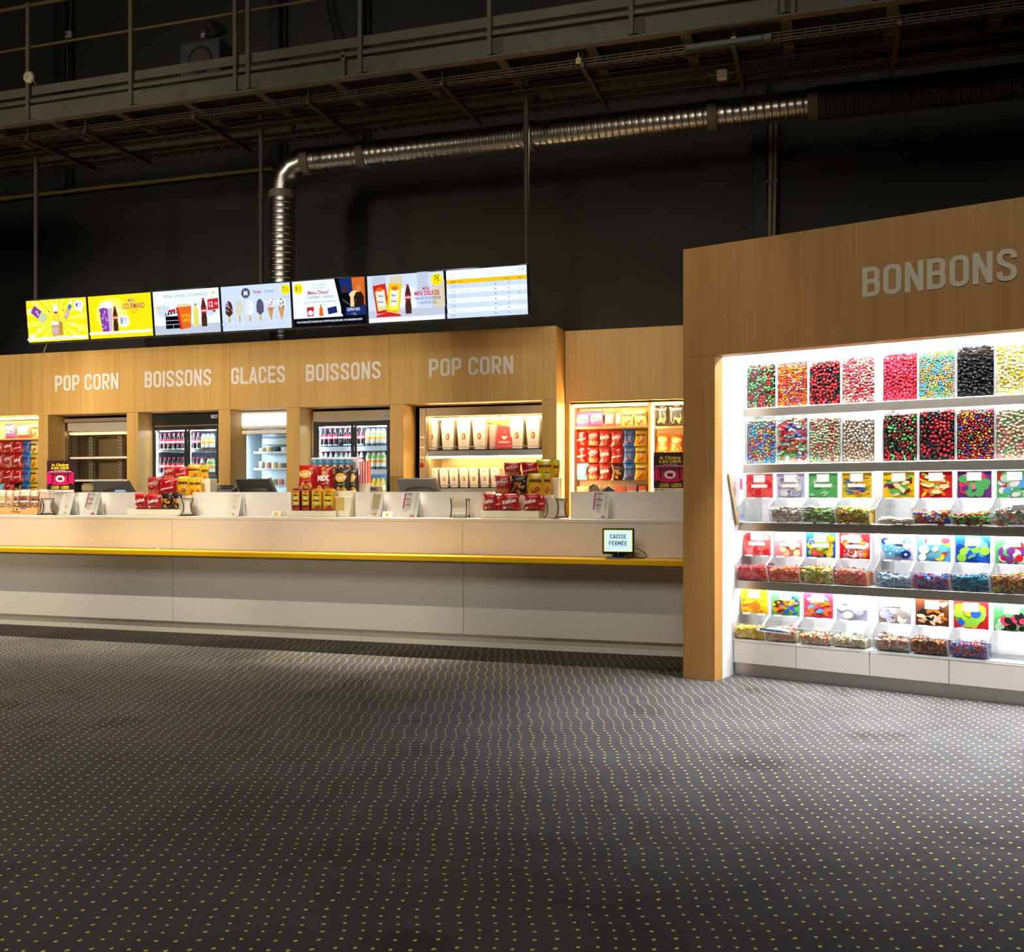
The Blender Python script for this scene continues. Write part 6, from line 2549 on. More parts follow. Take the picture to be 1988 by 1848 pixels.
for si, z in enumerate(shz):
    n = (6, 7, 7)[si]
    for i in range(n):
        ci = (i * 3 + si * 2) % 8
        w_ = (x1 - x0 - .24) / n * .9
        xx = x0 + .16 + (x1 - x0 - .24) * (i + .5) / n
        h = (.05, .07, .075)[si] + rnd.uniform(-.01, .02)
        t = thing('ice_cream_tub', '%s ice cream tub, %s on the %s freezer shelf' % (names[ci], on[i], ('upper', 'middle', 'lower')[si]), 'ice cream tub', (xx, YZ + .29, z + .001), 0, 'ice cream tubs in the freezer')
        mb = MB().use(P('tub_' + names[ci].replace(' ', '_'), cols[ci]))
        r = w_ / 2
        mb.lathe([(r * .82, 0), (r, h * .8), (r, h * .82)], 12)
        mb.build('tub', t)
        mb = MB().use(P('tub_lid', (246, 244, 238)) if ci != 6 else P('tub_lid_dark', (50, 80, 120)))
        mb.lathe([(r * 1.05, h * .82), (r * 1.05, h * .95), (r * .9, h)], 12)
        mb.build('tub_lid', t)

# ================================================================== things standing on the counter
ZBAR = 1.151
TF = 8.60           # plane of things near the front edge of the bar top


def napkin(x, y, rotz, lab, front):
    t = thing('napkin_dispenser', lab, 'napkin dispenser', (x, y, ZBAR), rotz, 'napkin dispensers on the bar top')
    w_, h = .075, .175
    mb = MB().use(pbr('napkin_body', (226, 216, 196), .35, .2))
    prof = []
    for i in range(9):
        v = i / 8
        prof.append((.062 - .028 * sin(pi * (v * .85 + .1)) + (.0 if v > .1 else .01), .012 + v * (h - .012)))
    pts = [(-a, z) for a, z in prof] + [(a, z) for a, z in reversed(prof)]
    mb.prism_y([(p[0], p[1]) for p in pts], -w_ + .006, w_ - .006)
    mb.build('body', t)
    for y0 in (-w_, w_ - .006):
        mb = MB().use(pbr('napkin_frame', (52, 46, 38), .35, .5))
        L = [Vector((-a * 1.03 - .004, y0 + .003, z)) for a, z in prof]
        R = [Vector((a * 1.03 + .004, y0 + .003, z)) for a, z in prof]
        ring = [Vector((-.082, y0 + .003, 0))] + L + R[::-1] + [Vector((.082, y0 + .003, 0))]
        mb.tube(ring, .0045, 6)
        mb.tube([L[0], R[0]], .0045, 6)
        mb.build('wire_frame', t)
    mb = MB().use(pbr('napkin_paper', (244, 240, 232), .7))
    mb.prism_y([(-.028, .03), (.028, .03), (.022, .10), (.028, .155), (-.028, .155), (-.022, .10)], -w_ - .001, -w_ + .004)
    mb.build('napkins', t)
    return t


napkin(sx(90, TF), TF, radians(52), 'napkin dispenser beside the kraft box of sweets bags', 0)
napkin(sx(358, TF), TF, radians(58), 'napkin dispenser at the end of the first stepped snack stand', 0)
napkin(sx(893, TF), TF, radians(96), 'napkin dispenser turned flat to view below the stocked warmer', 0)
napkin(sx(1080, TF), TF, radians(55), 'wire framed napkin dispenser standing after the last snack stand', 0)


def leaflet_stand(px0, px1, lab, style):
    """Leaning leaflet in a clear holder on the bar top."""
    y = TF
    x0, x1 = sx(px0, y), sx(px1, y)
    hw = (x1 - x0) / 2 * .92
    h = .235
    t = thing('leaflet_holder', lab, 'leaflet holder', ((x0 + x1) / 2, y, ZBAR), radians(-8), 'leaflet holders on the bar top')
    lean = .07
    fn = lambda u, v, l: (u, -.0 + lean * v / h - l, v + .004)
    mb = MB().use(ACRYLIC)
    mb.face([(-hw - .006, -.003, .002), (hw + .006, -.003, .002), (hw + .006, lean - .003, h + .004), (-hw - .006, lean - .003, h + .004)])
    mb.use(pbr('acrylic_edge', (240, 244, 244), .2))
    mb.bar((-hw - .006, -.003, .002), (-hw - .006, lean - .003, h), .003)
    mb.bar((hw + .006, -.003, .002), (hw + .006, lean - .003, h), .003)
    mb.raw([(-hw, lean, h * .9), (hw, lean, h * .9), (hw, lean + .05, 0), (-hw, lean + .05, 0)], [(0, 1, 2, 3)])
    mb.build('holder', t)
    mb = MB()
    PA = pbr('leaflet_paper', (242, 236, 226), .6)
    mb.use(PA)
    mb.raw([(-hw, .002, .004), (hw, .002, .004), (hw, lean + .002, h), (-hw, lean + .002, h), (-hw, .004, .004), (hw, .004, .004), (hw, lean + .004, h), (-hw, lean + .004, h)],
           [(0, 1, 2, 3), (7, 6, 5, 4), (0, 4, 5, 1), (1, 5, 6, 2), (2, 6, 7, 3), (3, 7, 4, 0)])
    d = Draw(mb, lambda u, v, l: (u, .002 + lean * v / h - l, v), .0004)
    GL = P('leaflet_grey', (150, 140, 130))
    rnd = random.Random(int(px0))
    if style == 'menu':
        d.rect(-hw, .004, -hw * .78, h * .98, P('magenta_bar', (200, 70, 140)))
        for k in range(13):
            v = h * (.93 - k * .055)
            d.rect(-hw * .65, v, -hw * .65 + hw * rnd.uniform(.4, .9), v + .003, GL)
            d.rect(hw * .55, v, hw * .8, v + .003, GL)
        for k in range(3):
            d.rect(-hw * .65, h * (.94 - k * .22), hw * .1, h * (.94 - k * .22) + .005, P('leaflet_dark', (90, 80, 80)))
        d.ell(hw * .35, h * .08, hw * .16, h * .03, P('leaflet_rose', (200, 90, 110)))
        d.ell(hw * .62, h * .09, hw * .14, h * .035, P('leaflet_wine', (140, 70, 90)))
    else:
        d.text('Votre avis', 0, h * .84, h * .07, P('leaflet_red', (200, 60, 60)), wid=hw * 1.1)
        d.text('compte', 0, h * .75, h * .06, P('leaflet_red', (200, 60, 60)), wid=hw * .8)
        d.rect(-hw * .6, h * .66, hw * .6, h * .665, GL)
        d.rect(-hw * .5, h * .60, hw * .5, h * .605, GL)
        d.ring(0, h * .40, hw * .4, h * .10, .004, P('leaflet_gold', (226, 190, 110)))
        d.ell(hw * .05, h * .38, hw * .12, h * .06, P('leaflet_gold', (226, 190, 110)))
        d.ell(hw * .15, h * .10, hw * .2, h * .045, P('leaflet_amber', (236, 170, 50)))
        d.rect(-hw * .7, h * .12, -hw * .15, h * .125, GL)
        if style == 'dark':
            d.rect(-hw * .6, h * .34, hw * .6, h * .92, P('leaflet_khaki', (190, 176, 130)))
            d.ell(-hw * .4, h * .92, hw * .2, h * .05, P('leaflet_gold2', (220, 190, 60)))
            d.text('CARTE', 0, h * .24, h * .05, P('leaflet_dark', (90, 80, 80)), wid=hw)
            d.text('CADEAU', 0, h * .12, h * .07, P('leaflet_red', (200, 60, 60)), wid=hw * 1.1)
    mb.build('leaflet', t)
    return t


leaflet_stand(110, 137, 'leaning white leaflet with red heading below the pink cinema poster', 'note')
leaflet_stand(158, 189, 'price menu with a pink stripe on the first splash wall', 'menu')
leaflet_stand(437, 464, 'leaning white leaflet with red heading below the till under GLACES', 'note')
leaflet_stand(711, 739, 'khaki and white gift card leaflet beside the crisps stand', 'dark')
leaflet_stand(776, 810, 'price menu with a pink stripe below the stocked warmer', 'menu')
leaflet_stand(1147, 1180, 'price menu with a pink stripe below the recessed snack display', 'menu')
for a, b2, lab in ((526, 544, 'tiny card with an orange sign before the crisps stand'), (741, 760, 'tiny card with an orange arrow between two leaflets')):
    x0, x1 = sx(a, TF), sx(b2, TF)
    hw = (x1 - x0) / 2
    t = thing('counter_card', lab, 'card', ((x0 + x1) / 2, TF, ZBAR), 0)
    mb = MB().use(pbr('leaflet_paper', (242, 236, 226), .6))
    mb.prism([(0, 0), (.025, .055), (.05, 0)], -hw, hw)
    mb.build('tent_card', t)
    mb = MB()
    d = Draw(mb, lambda u, v, l: (u, .025 * v / .055 - l, v), .0005)
    d.ell(0, .026, hw * .4, .013, P('leaflet_amber', (236, 170, 50)))
    d.rect(-hw * .8, .006, hw * .8, .009, P('leaflet_grey', (150, 140, 130)))
    mb.build('printed_front', t)


def register(px0, px1, py0, lab, bluish=False):
    """Touch till seen from behind: tilted screen on a foot."""
    y = 9.02
    x0, x1 = sx(px0, y), sx(px1, y)
    xc, hw = (x0 + x1) / 2, (x1 - x0) / 2
    zt_ = sz((px0 + px1) / 2, py0, y) - ZBAR
    t = thing('till', lab, 'till', (xc, y, ZBAR), 0, 'tills behind the splash walls')
    DK = pbr('till_plastic', (38, 40, 40), .5)
    mb = MB().use(DK)
    vs = [(-hw, -.02, zt_ - .20), (hw, -.02, zt_ - .20), (hw, .10, zt_), (-hw, .10, zt_), (-hw + .02, .03, zt_ - .215), (hw - .02, .03, zt_ - .215), (hw - .02, .14, zt_ - .012), (-hw + .02, .14, zt_ - .012)]
    vs = [(-hw * 1.0, .10, zt_ - .19), (hw, .10, zt_ - .19), (hw * .82, -.02, zt_), (-hw * .95, -.02, zt_), (-hw, .14, zt_ - .18), (hw, .14, zt_ - .18), (hw * .82, .03, zt_ + .01), (-hw * .95, .03, zt_ + .01)]
    mb.raw(vs, [(0, 1, 2, 3), (7, 6, 5, 4), (0, 4, 5, 1), (1, 5, 6, 2), (2, 6, 7, 3), (3, 7, 4, 0)])
    mb.build('screen_back', t)
    mb = MB().use(DK)
    mb.ball((0, .06, zt_ - .11), .1, 2, None, (1.7, .5, .45))
    mb.build('back_bulge', t)
    mb = MB().use(DK)
    mb.box(-.05, .05, .02, .12, .03, zt_ - .14, .01)
    mb.box(-hw * .6, hw * .6, -.06, .2, 0, .04, .01)
    mb.build('foot', t)
    mb = MB().use(BLACK)
    mb.tube([(-hw * .6, -.06, .10), (-hw * .2, -.07, .17), (hw * .2, -.06, .20), (hw * .5, -.04, .13), (hw * .6, .0, .04)], .006, 6)
    mb.build('cable', t)
    return t


register(178, 255, 935, 'dark till with a bluish tilt behind the first splash wall')
register(458, 530, 931, 'dark till in front of the ice cream freezer')
register(770, 852, 930, 'dark till before the stocked popcorn warmer')
# card reader, scanner and small objects near the tills
t = thing('barcode_scanner', 'pale blue barcode scanner lying by the first till', 'scanner', (sx(235, 8.92), 8.92, ZBAR + .19))
mb = MB().use(pbr('scanner_blue', (110, 140, 190), .35))
mb.box(-.07, .05, -.03, .03, .02, .075, .015)
mb.build('head', t)
mb = MB().use(DARK_GREY)
mb.bar((.0, 0, .03), (-.01, .05, -.19), .035, .03)
mb.build('grip', t)
mb = MB().use(BLACK)
mb.tube([(-.05, -.02, .03), (-.11, -.02, .05), (-.15, .0, 0), (-.13, .02, -.10), (-.1, .02, -.18)], .005, 5)
mb.build('cord', t)
t = thing('card_terminal', 'dark card terminal beside the till in front of the freezer', 'card terminal', (sx(437, 8.98), 8.98, ZBAR))
zc = sz(437, 945, 8.98) - ZBAR
mb = MB().use(DARK_GREY)
mb.prism([(-.05, 0), (.08, 0), (.08, zc), (-.04, zc - .05)], -.10, .10)
mb.build('housing', t)
mb = MB().use(BLACK)
mb.box(-.08, .06, .02, .07, zc, zc + .018, .004)
mb.build('lid', t)
t = thing('white_carton', 'small white carton at the end of the first stepped snack stand', 'carton', (sx(402, 8.95), 8.95, ZBAR))
zc = sz(402, 938, 8.95) - ZBAR
hw = (sx(416, 8.95) - sx(388, 8.95)) / 2
mb = MB().use(pbr('carton_white', (238, 228, 218), .5))
mb.box(-hw, hw, 0, .12, 0, zc, .004)
mb.build('carton', t)
mb = MB().use(pbr('carton_tape', (226, 216, 206), .3))
mb.box(-hw - .001, hw + .001, -.0012, 0, zc * .5, zc * .56)
mb.build('tape', t)
t = thing('straw_box', 'box of red and white straws standing behind the black crisps', 'straw box', (sx(705, 8.95), 8.95, ZBAR))
z0 = sz(705, 946, 8.95) - ZBAR
z1 = sz(705, 895, 8.95) - ZBAR
mb = MB().use(pbr('carton_white', (238, 228, 218), .5))
mb.box(-.05, .055, 0, .08, 0, z0 + .04, .003)
mb.build('carton', t)
mb = MB()
for k in range(7):
    mb.use(pbr('straw_red', (226, 60, 56), .4) if k % 2 == 0 else pbr('straw_white', (246, 236, 230), .4))
    mb.box(-.046 + k * .014, -.046 + k * .014 + .011, .01, .07, z0 + .04, z1)
mb.build('straws', t)
t = thing('receipt_printer', 'small dark receipt printer beside the crisps stand', 'printer', (sx(722, 9.0), 9.0, ZBAR))
zc = sz(722, 944, 9.0) - ZBAR
mb = MB().use(pbr('printer_brown', (92, 80, 70), .5))
mb.box(-.09, .06, 0, .12, 0, zc, .008)
mb.build('housing', t)
mb = MB().use(BLACK)
mb.box(-.07, .04, -.002, .0, zc - .035, zc - .02)
mb.build('paper_slot', t)

# ------------------------------------------------------------------ stepped white snack stands
STAND = pbr('stand_cream', (232, 224, 200), .4)


def stand(px0, px1, lab, tiers):
    """tiers: (front y, height above bar, px0, px1)"""
    xc = (sx(px0, TF) + sx(px1, TF)) / 2
    t = thing('snack_stand', lab, 'display stand', (xc, 8.56, ZBAR), 0, 'stepped snack stands on the bar top')
    for y, h, a, b2 in tiers:
        mb = MB().use(STAND)
        mb.box(sx(a, y) - xc, sx(b2, y) - xc, y - 8.56, y - 8.56 + .125, 0, h, .003)
        st = mb.build('step', t)
        mb = MB().use(ACRYLIC)
        mb.face([(sx(a, y) - xc, y - 8.56 - .002, h), (sx(b2, y) - xc, y - 8.56 - .002, h), (sx(b2, y) - xc, y - 8.56 - .002, h + .07), (sx(a, y) - xc, y - 8.56 - .002, h + .07)])
        mb.build('clear_lip', st)
    return t


def hz(px, py, y):
    return sz(px, py, y) - ZBAR


T1, T2, T3 = 8.57, 8.70, 8.83
# first stand
stand(246, 345, 'low stepped white stand of chocolate bags before the black headed fridge',
      [(T1, hz(300, 988.5, T1), 246, 352), (T2, hz(300, 962, T2), 283, 372), (T3, hz(300, 930, T3), 312, 408)])
GA = 'chocolate bags on the first stand'
T1b, T2b, T3b = T1 + .05, T2 + .05, T3 + .06
for k, a, b2, y0, y1, tt, pl in (
        ('ball', 262, 288, 959, 988.5, T1b, 'front row of the first stand, at the open end'),
        ('ball', 287, 315, 959, 988.5, T1b, 'front row of the first stand, second along'),
        ('gold', 313, 335, 955, 988.5, T1b, 'front row of the first stand'),
        ('gold', 335, 354, 955, 988.5, T1b, 'front row of the first stand, by the napkins'),
        ('wafer', 287, 314, 927, 962, T2b, 'middle row of the first stand'),
        ('malt', 312, 344, 927, 962, T2b, 'middle row of the first stand'),
        ('yellow', 344, 369, 925, 963, T2b, 'middle row of the first stand'),
        ('yellow', 367, 380, 926, 963, T2b + .01, 'narrow, half hidden in the middle row of the first stand'),
        ('yellow', 378, 392, 926, 963, T2b + .02, 'narrow, last of the middle row of the first stand'),
        ('wafer', 318, 343, 905, 930, T3b, 'top row of the first stand'),
        ('malt', 342, 367, 905, 930, T3b, 'top row of the first stand'),
        ('yellow', 365, 392, 902, 932, T3b, 'top row of the first stand'),
        ('yellow', 390, 407, 902, 938, T3b + .01, 'narrow, end of the top row of the first stand')):
    bag_px(k, a, b2, y0, y1, tt, pl, GA)
# second stand with sausage snacks, crisps and tube crisps
stand(555, 655, 'stepped white stand of crisps before the silver headed fridge',
      [(T1, hz(600, 991.5, T1), 556, 652), (T2, hz(600, 953, T2), 584, 684), (T3, hz(600, 925, T3), 607, 684)])
GS = 'sausage snack packs on the crisps stand'
SPY = foil('pack_yellow', (226, 196, 40))
SPR = foil('pack_red', (130, 40, 30))
for i, (a, b2) in enumerate(((570, 585), (588.5, 604), (608, 627), (630, 650))):
    tt = T1 + .045
    x0, x1 = sx(a, tt), sx(b2, tt)
    zb, h = sz(a, 991, tt), .28
    h = sz(a, 948, tt) - zb
    w_ = x1 - x0
    t = thing('sausage_pack', '%s sausage snack pack, %s along the front of the crisps stand' % (('dark red sided', 'red sided', 'golden sided', 'bright golden')[i], on[i]), 'snack pack', ((x0 + x1) / 2, tt, zb), 0, GS)
    side = SPR if i < 2 else foil('pack_gold', (206, 150, 40))
    mb = MB().use(side)
    hw = w_ / 2
    pr = [(-hw, 0), (hw, 0), (hw, h * .88), (hw * .7, h * .97), (0, h), (-hw * .7, h * .97), (-hw, h * .88)]
    mb.prism_y(pr, -.03, .03)
    mb.build('pack', t)
    mb = MB()
    d = Draw(mb, plane_front(0, -.03, 0), .0005)
    d.rect(-hw * .8, h * .24, hw * .8, h * .9, SPY)
    d.ell(0, h * .83, hw * .62, h * .055, P('pack_emblem', (200, 90, 40)))
    d.text('B\u00e2ton', 0, h * .66, h * .085, P('pack_ink', (40, 46, 30)), wid=hw * 1.2, bold=.05)
    d.text('de', 0, h * .54, h * .06, P('white', (246, 244, 240)), wid=hw * .6, bold=.05)
    d.text('Berger', 0, h * .42, h * .085, P('pack_ink', (40, 46, 30)), wid=hw * 1.3, bold=.05)
    d.text('mini', 0, h * .32, h * .06, P('white', (246, 244, 240)), wid=hw * .8, bold=.03)
    d.poly([(-hw * .95, h * .02), (hw * .95, h * .02), (hw * .95, h * .14), (-hw * .95, h * .09)], P('pack_redfoot', (190, 60, 50)))
    d.ell(hw * .2, h * .17, hw * .6, h * .04, P('sausage', (110, 70, 50)), .5)
    mb.build('printed_front', t)
GC = 'crisp bags on the crisps stand'
bag_px('lays', 580, 615, 903, 953, T2b, 'first in the row on the crisps stand', GC)
bag_px('mix', 614, 648, 906, 953, T2b, 'between the red and black crisps', GC)
bag_px('bbq', 650, 680, 908, 963, T2b, 'on the crisps stand, front one', GC)
bag_px('bbq', 672, 697, 908, 963, T2b + .06, 'on the crisps stand, half hidden behind its twin', GC)
# tube crisps
GT = 'crisp tubes on the crisps stand'
for i, (p, nm_, c) in enumerate(((612, 'green', (40, 130, 70)), (624.5, 'lime green', (90, 160, 60)), (638, 'dark green', (30, 100, 60)), (652, 'brown', (110, 70, 50)), (665, 'red', (170, 30, 50)), (678, 'wine red', (140, 24, 40)))):
    tt = T3 + .07
    zb = sz(p, 927, tt)
    zt_ = sz(p, 889, tt)
    t = thing('crisp_tube', '%s crisp tube with a blue collar behind the crisp bags' % nm_, 'crisp tube', (sx(p, tt), tt, zb), 0, GT)
    h = zt_ - zb
    r = .036
    mb = MB().use(P('tube_' + nm_.replace(' ', '_'), c))
    mb.lathe([(r, 0), (r, h * .66)], 18)
    mb.build('tube', t)
    mb = MB().use(P('tube_collar', (90, 160, 200)))
    mb.lathe([(r + .0004, h * .62), (r + .0004, h * .93)], 18)
    mb.build('collar', t)
    mb = MB()
    d = Draw(mb, lambda u, v, l: (u, -(max(0, r * r - u * u)) ** .5 - .001 - l, v), .0004)
    d.ell(0, h * .50, r * .72, h * .13, P('tube_cream', (240, 220, 170)))
    d.ell(0, h * .50, r * .45, h * .06, P('tube_moustache', (80, 44, 24)))
    d.text('Pringles', 0, h * .68, h * .07, P('tube_ink', (150, 30, 50)), wid=r * 1.2, bold=.03)
    d.ell(0, h * .26, r * .6, h * .1, P('tube_gold', (226, 180, 60)))
    mb.build('printed_front', t)
    mb = MB().use(pbr('tube_lid', (226, 232, 236), .2))
    mb.lathe([(r + .002, h * .93), (r + .002, h), (r * .9, h * 1.004)], 18)
    mb.build('tube_lid', t)
mb = MB().use(pbr('carton_white', (238, 228, 218), .5))
tt = T3 + .01
x0, x1 = sx(604, tt), sx(684, tt)
xc = (x0 + x1) / 2
mb.box(x0 - xc, x0 - xc + .008, .09, .13, 0, sz(610, 887, tt) - ZBAR)
mb.box(x0 - xc, x1 - xc, .115, .123, 0, sz(610, 887, tt) - ZBAR)
o = mb.build('tube_rack', None, (xc, tt + .02, ZBAR))
tag(o, 'thin white rack holding the crisp tubes', 'rack')
t = thing('white_carton', 'white square carton under the black crisp bags', 'carton', (sx(669, 8.72), 8.72, ZBAR))
zc = sz(669, 964, 8.72) - ZBAR
x0, x1 = sx(653, 8.72), sx(685, 8.72)
hw = (x1 - x0) / 2
mb = MB().use(STAND)
mb.box(-hw, hw, -.1, -.005, 0, zc, .003)
mb.build('carton', t)
mb = MB().use(clear('amber_film', (250, 236, 190), .12))
mb.face([(-hw * .95, -.103, .06), (hw * .55, -.103, .06), (hw * .55, -.103, zc - .005), (-hw * .95, -.103, zc - .005)])
mb.build('clear_front', t)
# third stand
stand(932, 1045, 'low stepped white stand of chocolate bags below the stocked warmer',
      [(T1, hz(990, 991.5, T1), 933, 1046), (T2, hz(990, 961, T2), 962, 1072), (T3, hz(990, 928, T3), 980, 1084)])
GD = 'chocolate bags on the last stand'
for k, a, b2, y0, y1, tt, pl in (
        ('ball', 938, 963, 958, 991, T1b, 'front row of the last stand, at the open end'),
        ('malt', 960, 974, 960, 991, T1b + .03, 'peeping out in the front row of the last stand'),
        ('ball', 973, 1009, 958, 991, T1b, 'wide, mid front row of the last stand'),
        ('ball', 1017, 1046, 959, 991, T1b, 'front row of the last stand, after the gap'),
        ('malt', 1045, 1058, 960, 990, T1b + .03, 'narrow, end of the front row of the last stand'),
        ('wafer', 961, 992, 922, 959, T2b, 'middle row of the last stand'),
        ('gold', 992, 1024, 923, 961, T2b, 'middle row of the last stand'),
        ('yellow', 1025, 1055, 919, 962, T2b, 'middle row of the last stand'),
        ('yellow', 1054, 1071, 920, 962, T2b + .02, 'narrow, end of the middle row of the last stand'),
        ('wafer', 979, 1012, 897, 925, T3b, 'top row of the last stand'),
        ('malt', 1013, 1045, 897, 924, T3b, 'top row of the last stand'),
        ('yellow', 1042, 1075, 892, 932, T3b, 'top row of the last stand'),
        ('yellow', 1072, 1086, 893, 935, T3b + .02, 'narrow, end of the top row of the last stand')):
    bag_px(k, a, b2, y0, y1, tt, pl, GD)

# ------------------------------------------------------------------ kraft box of clear sweets bags
kx0, kx1 = sx(-14, TF), sx(72, TF)
kb = thing('kraft_box', 'brown kraft display box of clear sweets bags at the end of the bar', 'box', ((kx0 + kx1) / 2, TF, ZBAR))
hw = (kx1 - kx0) / 2
KR = pbr('kraft_card', (206, 160, 96), .7, vary=.06, bscale=12)
hk = sz(30, 985, TF) - ZBAR
mb = MB().use(KR)
mb.box(-hw, hw, 0, .006, 0, hk)
mb.box(-hw, hw, .18, .186, 0, hk)
mb.box(-hw, -hw + .006, .006, .18, 0, hk)
mb.box(hw - .006, hw, .006, .18, 0, hk)
mb.box(-hw, hw, .006, .18, 0, .005)
mb.build('tray', kb)
mb = MB()
d = Draw(mb, plane_front(0, 0, 0), .0006)
u = sx(30, TF) - (kx0 + kx1) / 2
d.text('la fabrique', u, hk * .3, hk * .26, P('box_ink', (60, 46, 24)), wid=.12, bold=.02)
d.ell(u + .02, hk * .72, .012, .01, P('box_ink', (60, 46, 24)))
d.ell(u - .025, hk * .72, .006, .012, P('box_ink', (60, 46, 24)))
d.rect(sx(40, TF) - (kx0 + kx1) / 2, hk * .8, sx(50, TF) - (kx0 + kx1) / 2, hk * .96, P('blue_tag', (70, 90, 170)))
mb.build('printed_front', kb)
for i, (a, b2, y0, nm_, c) in enumerate(((-8, 9, 951, 'green and orange topped', (216, 190, 160)), (10, 23, 952, 'orange striped', (220, 180, 140)), (24, 36, 951, 'narrow maroon banded', (170, 120, 90)), (35, 57, 950, 'wide maroon banded', (160, 110, 84)), (56, 73, 951, 'last maroon banded', (170, 120, 90)))):
    tt = TF + .05
    x0, x1 = sx(a, tt), sx(b2, tt)
    w_ = x1 - x0
    h = sz(a, y0, tt) - ZBAR - .008
    t = thing('sweets_pouch', '%s clear pouch of sweets in the kraft box' % nm_, 'sweets pouch', ((x0 + x1) / 2, tt + .03, ZBAR + .008), 0, 'clear pouches in the kraft box')
    bag_mesh('pouch', w_, h, .028, foil('pouch%d' % i, c, .3), 60 + i, t)
    mb = MB()
    d = Draw(mb, bag_fn(w_, h, .028), .0005)
    d.rect(-w_ * .46, h * .74, w_ * .46, h * .98, P('pouch_cream', (232, 216, 190)), 3)
    d.rect(-w_ * .46, h * .55, w_ * .46, h * .66, P('pouch_band%d' % i, ((190, 200, 110), (226, 140, 70), (120, 56, 40), (120, 56, 40), (120, 56, 40))[i]), 3)
    d.rect(-w_ * .46, h * .48, w_ * .46, h * .54, P('white', (246, 244, 240)), 3)
    rnd = random.Random(i)
    for k in range(10):
        d.ell(rnd.uniform(-.38, .38) * w_, rnd.uniform(.26, .44) * h, .010, .008, P('pouch_sweet%d' % (k % 3), ((130, 90, 60), (190, 150, 90), (226, 200, 150))[k % 3]))
    mb.build('printed_front', t)
mb = MB().use(pbr('carton_white', (238, 228, 218), .5))
x0, x1 = sx(73, 8.8), sx(91, 8.8)
t = thing('white_carton', 'white carton with a thin red line between the kraft box and the poster', 'carton', ((x0 + x1) / 2, 8.82, ZBAR))
hw = (x1 - x0) / 2
hh = sz(80, 950, 8.8) - ZBAR
mb.box(-hw, hw, 0, .1, 0, hh, .003)
mb.build('carton', t)
mb = MB()
d = Draw(mb, plane_front(0, 0, 0), .0006)
d.rect(-hw * .6, hh * .86, hw * .6, hh * .87, P('leaflet_red', (200, 60, 60)))
d.rect(-hw * .8, hh * .80, hw * .8, hh * .805, P('leaflet_grey', (150, 140, 130)))
mb.build('printed_front', t)


# ------------------------------------------------------------------ cinema posters
def poster(px0, px1, py0, py1, y, lab):
    x0, x1 = sx(px0, y), sx(px1, y)
    zb, zt_ = sz((px0 + px1) / 2, py1, y), sz((px0 + px1) / 2, py0, y)
    w_, h = x1 - x0, zt_ - zb
    t = thing('cinema_poster', lab, 'poster', ((x0 + x1) / 2, y, zb), 0, 'magenta cinema posters')
    mb = MB().use(pbr('poster_board', (60, 20, 36), .5))
    mb.box(-w_ / 2, w_ / 2, 0, .006, 0, h)
    mb.raw([(-w_ * .3, .006, h * .7), (w_ * .3, .006, h * .7), (w_ * .3, .09, 0), (-w_ * .3, .09, 0)], [(0, 1, 2, 3)])
    mb.build('board', t)
    mb = MB()
    d = Draw(mb, plane_front(0, 0, 0), .0006)
    MG, DK, YE, WH = P('poster_magenta', (214, 10, 96)), P('poster_dark', (52, 24, 34)), P('poster_yellow', (240, 214, 40)), P('white', (246, 244, 240))
    W_ = w_ / 2
    d.rect(-W_, 0, W_, h * .085, P('poster_strip', (226, 218, 210)))
    d.rect(-W_, h * .09, W_, h, DK)
    d.rect(-W_ * .98, h * .24, W_ * .98, h * .64, MG)
    d.ell(0, h * .62, W_ * .85, h * .12, P('poster_wine', (130, 16, 66)))
    d.rect(-W_ * .62, h * .32, -W_ * .52, h * .60, DK)
    d.rect(W_ * .52, h * .32, W_ * .62, h * .60, DK)
    d.poly([(-W_, h * .24), (-W_ * .5, h * .24), (-W_ * .7, h * .30)], DK)
    d.poly([(W_, h * .24), (W_ * .5, h * .24), (W_ * .7, h * .30)], DK)
    d.ell(0, h * .43, W_ * .34, h * .105, WH)
    d.rect(-W_ * .17, h * .38, W_ * .17, h * .47, P('poster_wine', (130, 16, 66)))
    d.text('le Cin\u00e9ma', 0, h * .83, h * .075, YE, wid=w_ * .62, bold=.04, shear=.25)
    d.text('A DU C\u0152UR', 0, h * .735, h * .07, YE, wid=w_ * .68, bold=.06)
    d.text('PROGRAMME', 0, h * .68, h * .025, WH, wid=w_ * .4)
    d.text('LA FIN DU 24 SEPTEMBRE 2019', 0, h * .635, h * .028, WH, wid=w_ * .84, bold=.02)
    d.text('1 PLACE', -W_ * .36, h * .165, h * .04, YE, wid=w_ * .28, bold=.05)
    d.text('ACHET\u00c9E', -W_ * .36, h * .115, h * .036, YE, wid=w_ * .28, bold=.05)
    d.text('=', W_ * .04, h * .14, h * .04, YE, bold=.05)
    d.text('1 REPAS', W_ * .40, h * .165, h * .04, YE, wid=w_ * .28, bold=.05)
    d.text('DISTRIBU\u00c9', W_ * .40, h * .115, h * .036, YE, wid=w_ * .28, bold=.05)
    for k in range(4):
        d.rect(-W_ * .85 + k * W_ * .3, h * .035, -W_ * .85 + k * W_ * .3 + W_ * .18, h * .055, P('poster_logo%d' % (k // 2), ((50, 46, 46), (170, 164, 158))[k // 2]))
    mb.build('artwork', t)
    return t


def poster_on(px0, px1, py0, py1, y, lab):
    return poster(px0, px1, py0, py1, y, lab)


poster_on(91.5, 144, 894, 956, 8.66, 'magenta cinema poster in front of the empty popcorn warmer')
poster_on(1268.5, 1334, 878, 954, 8.80, 'magenta cinema poster below the orange crisps beside the cabinet post')

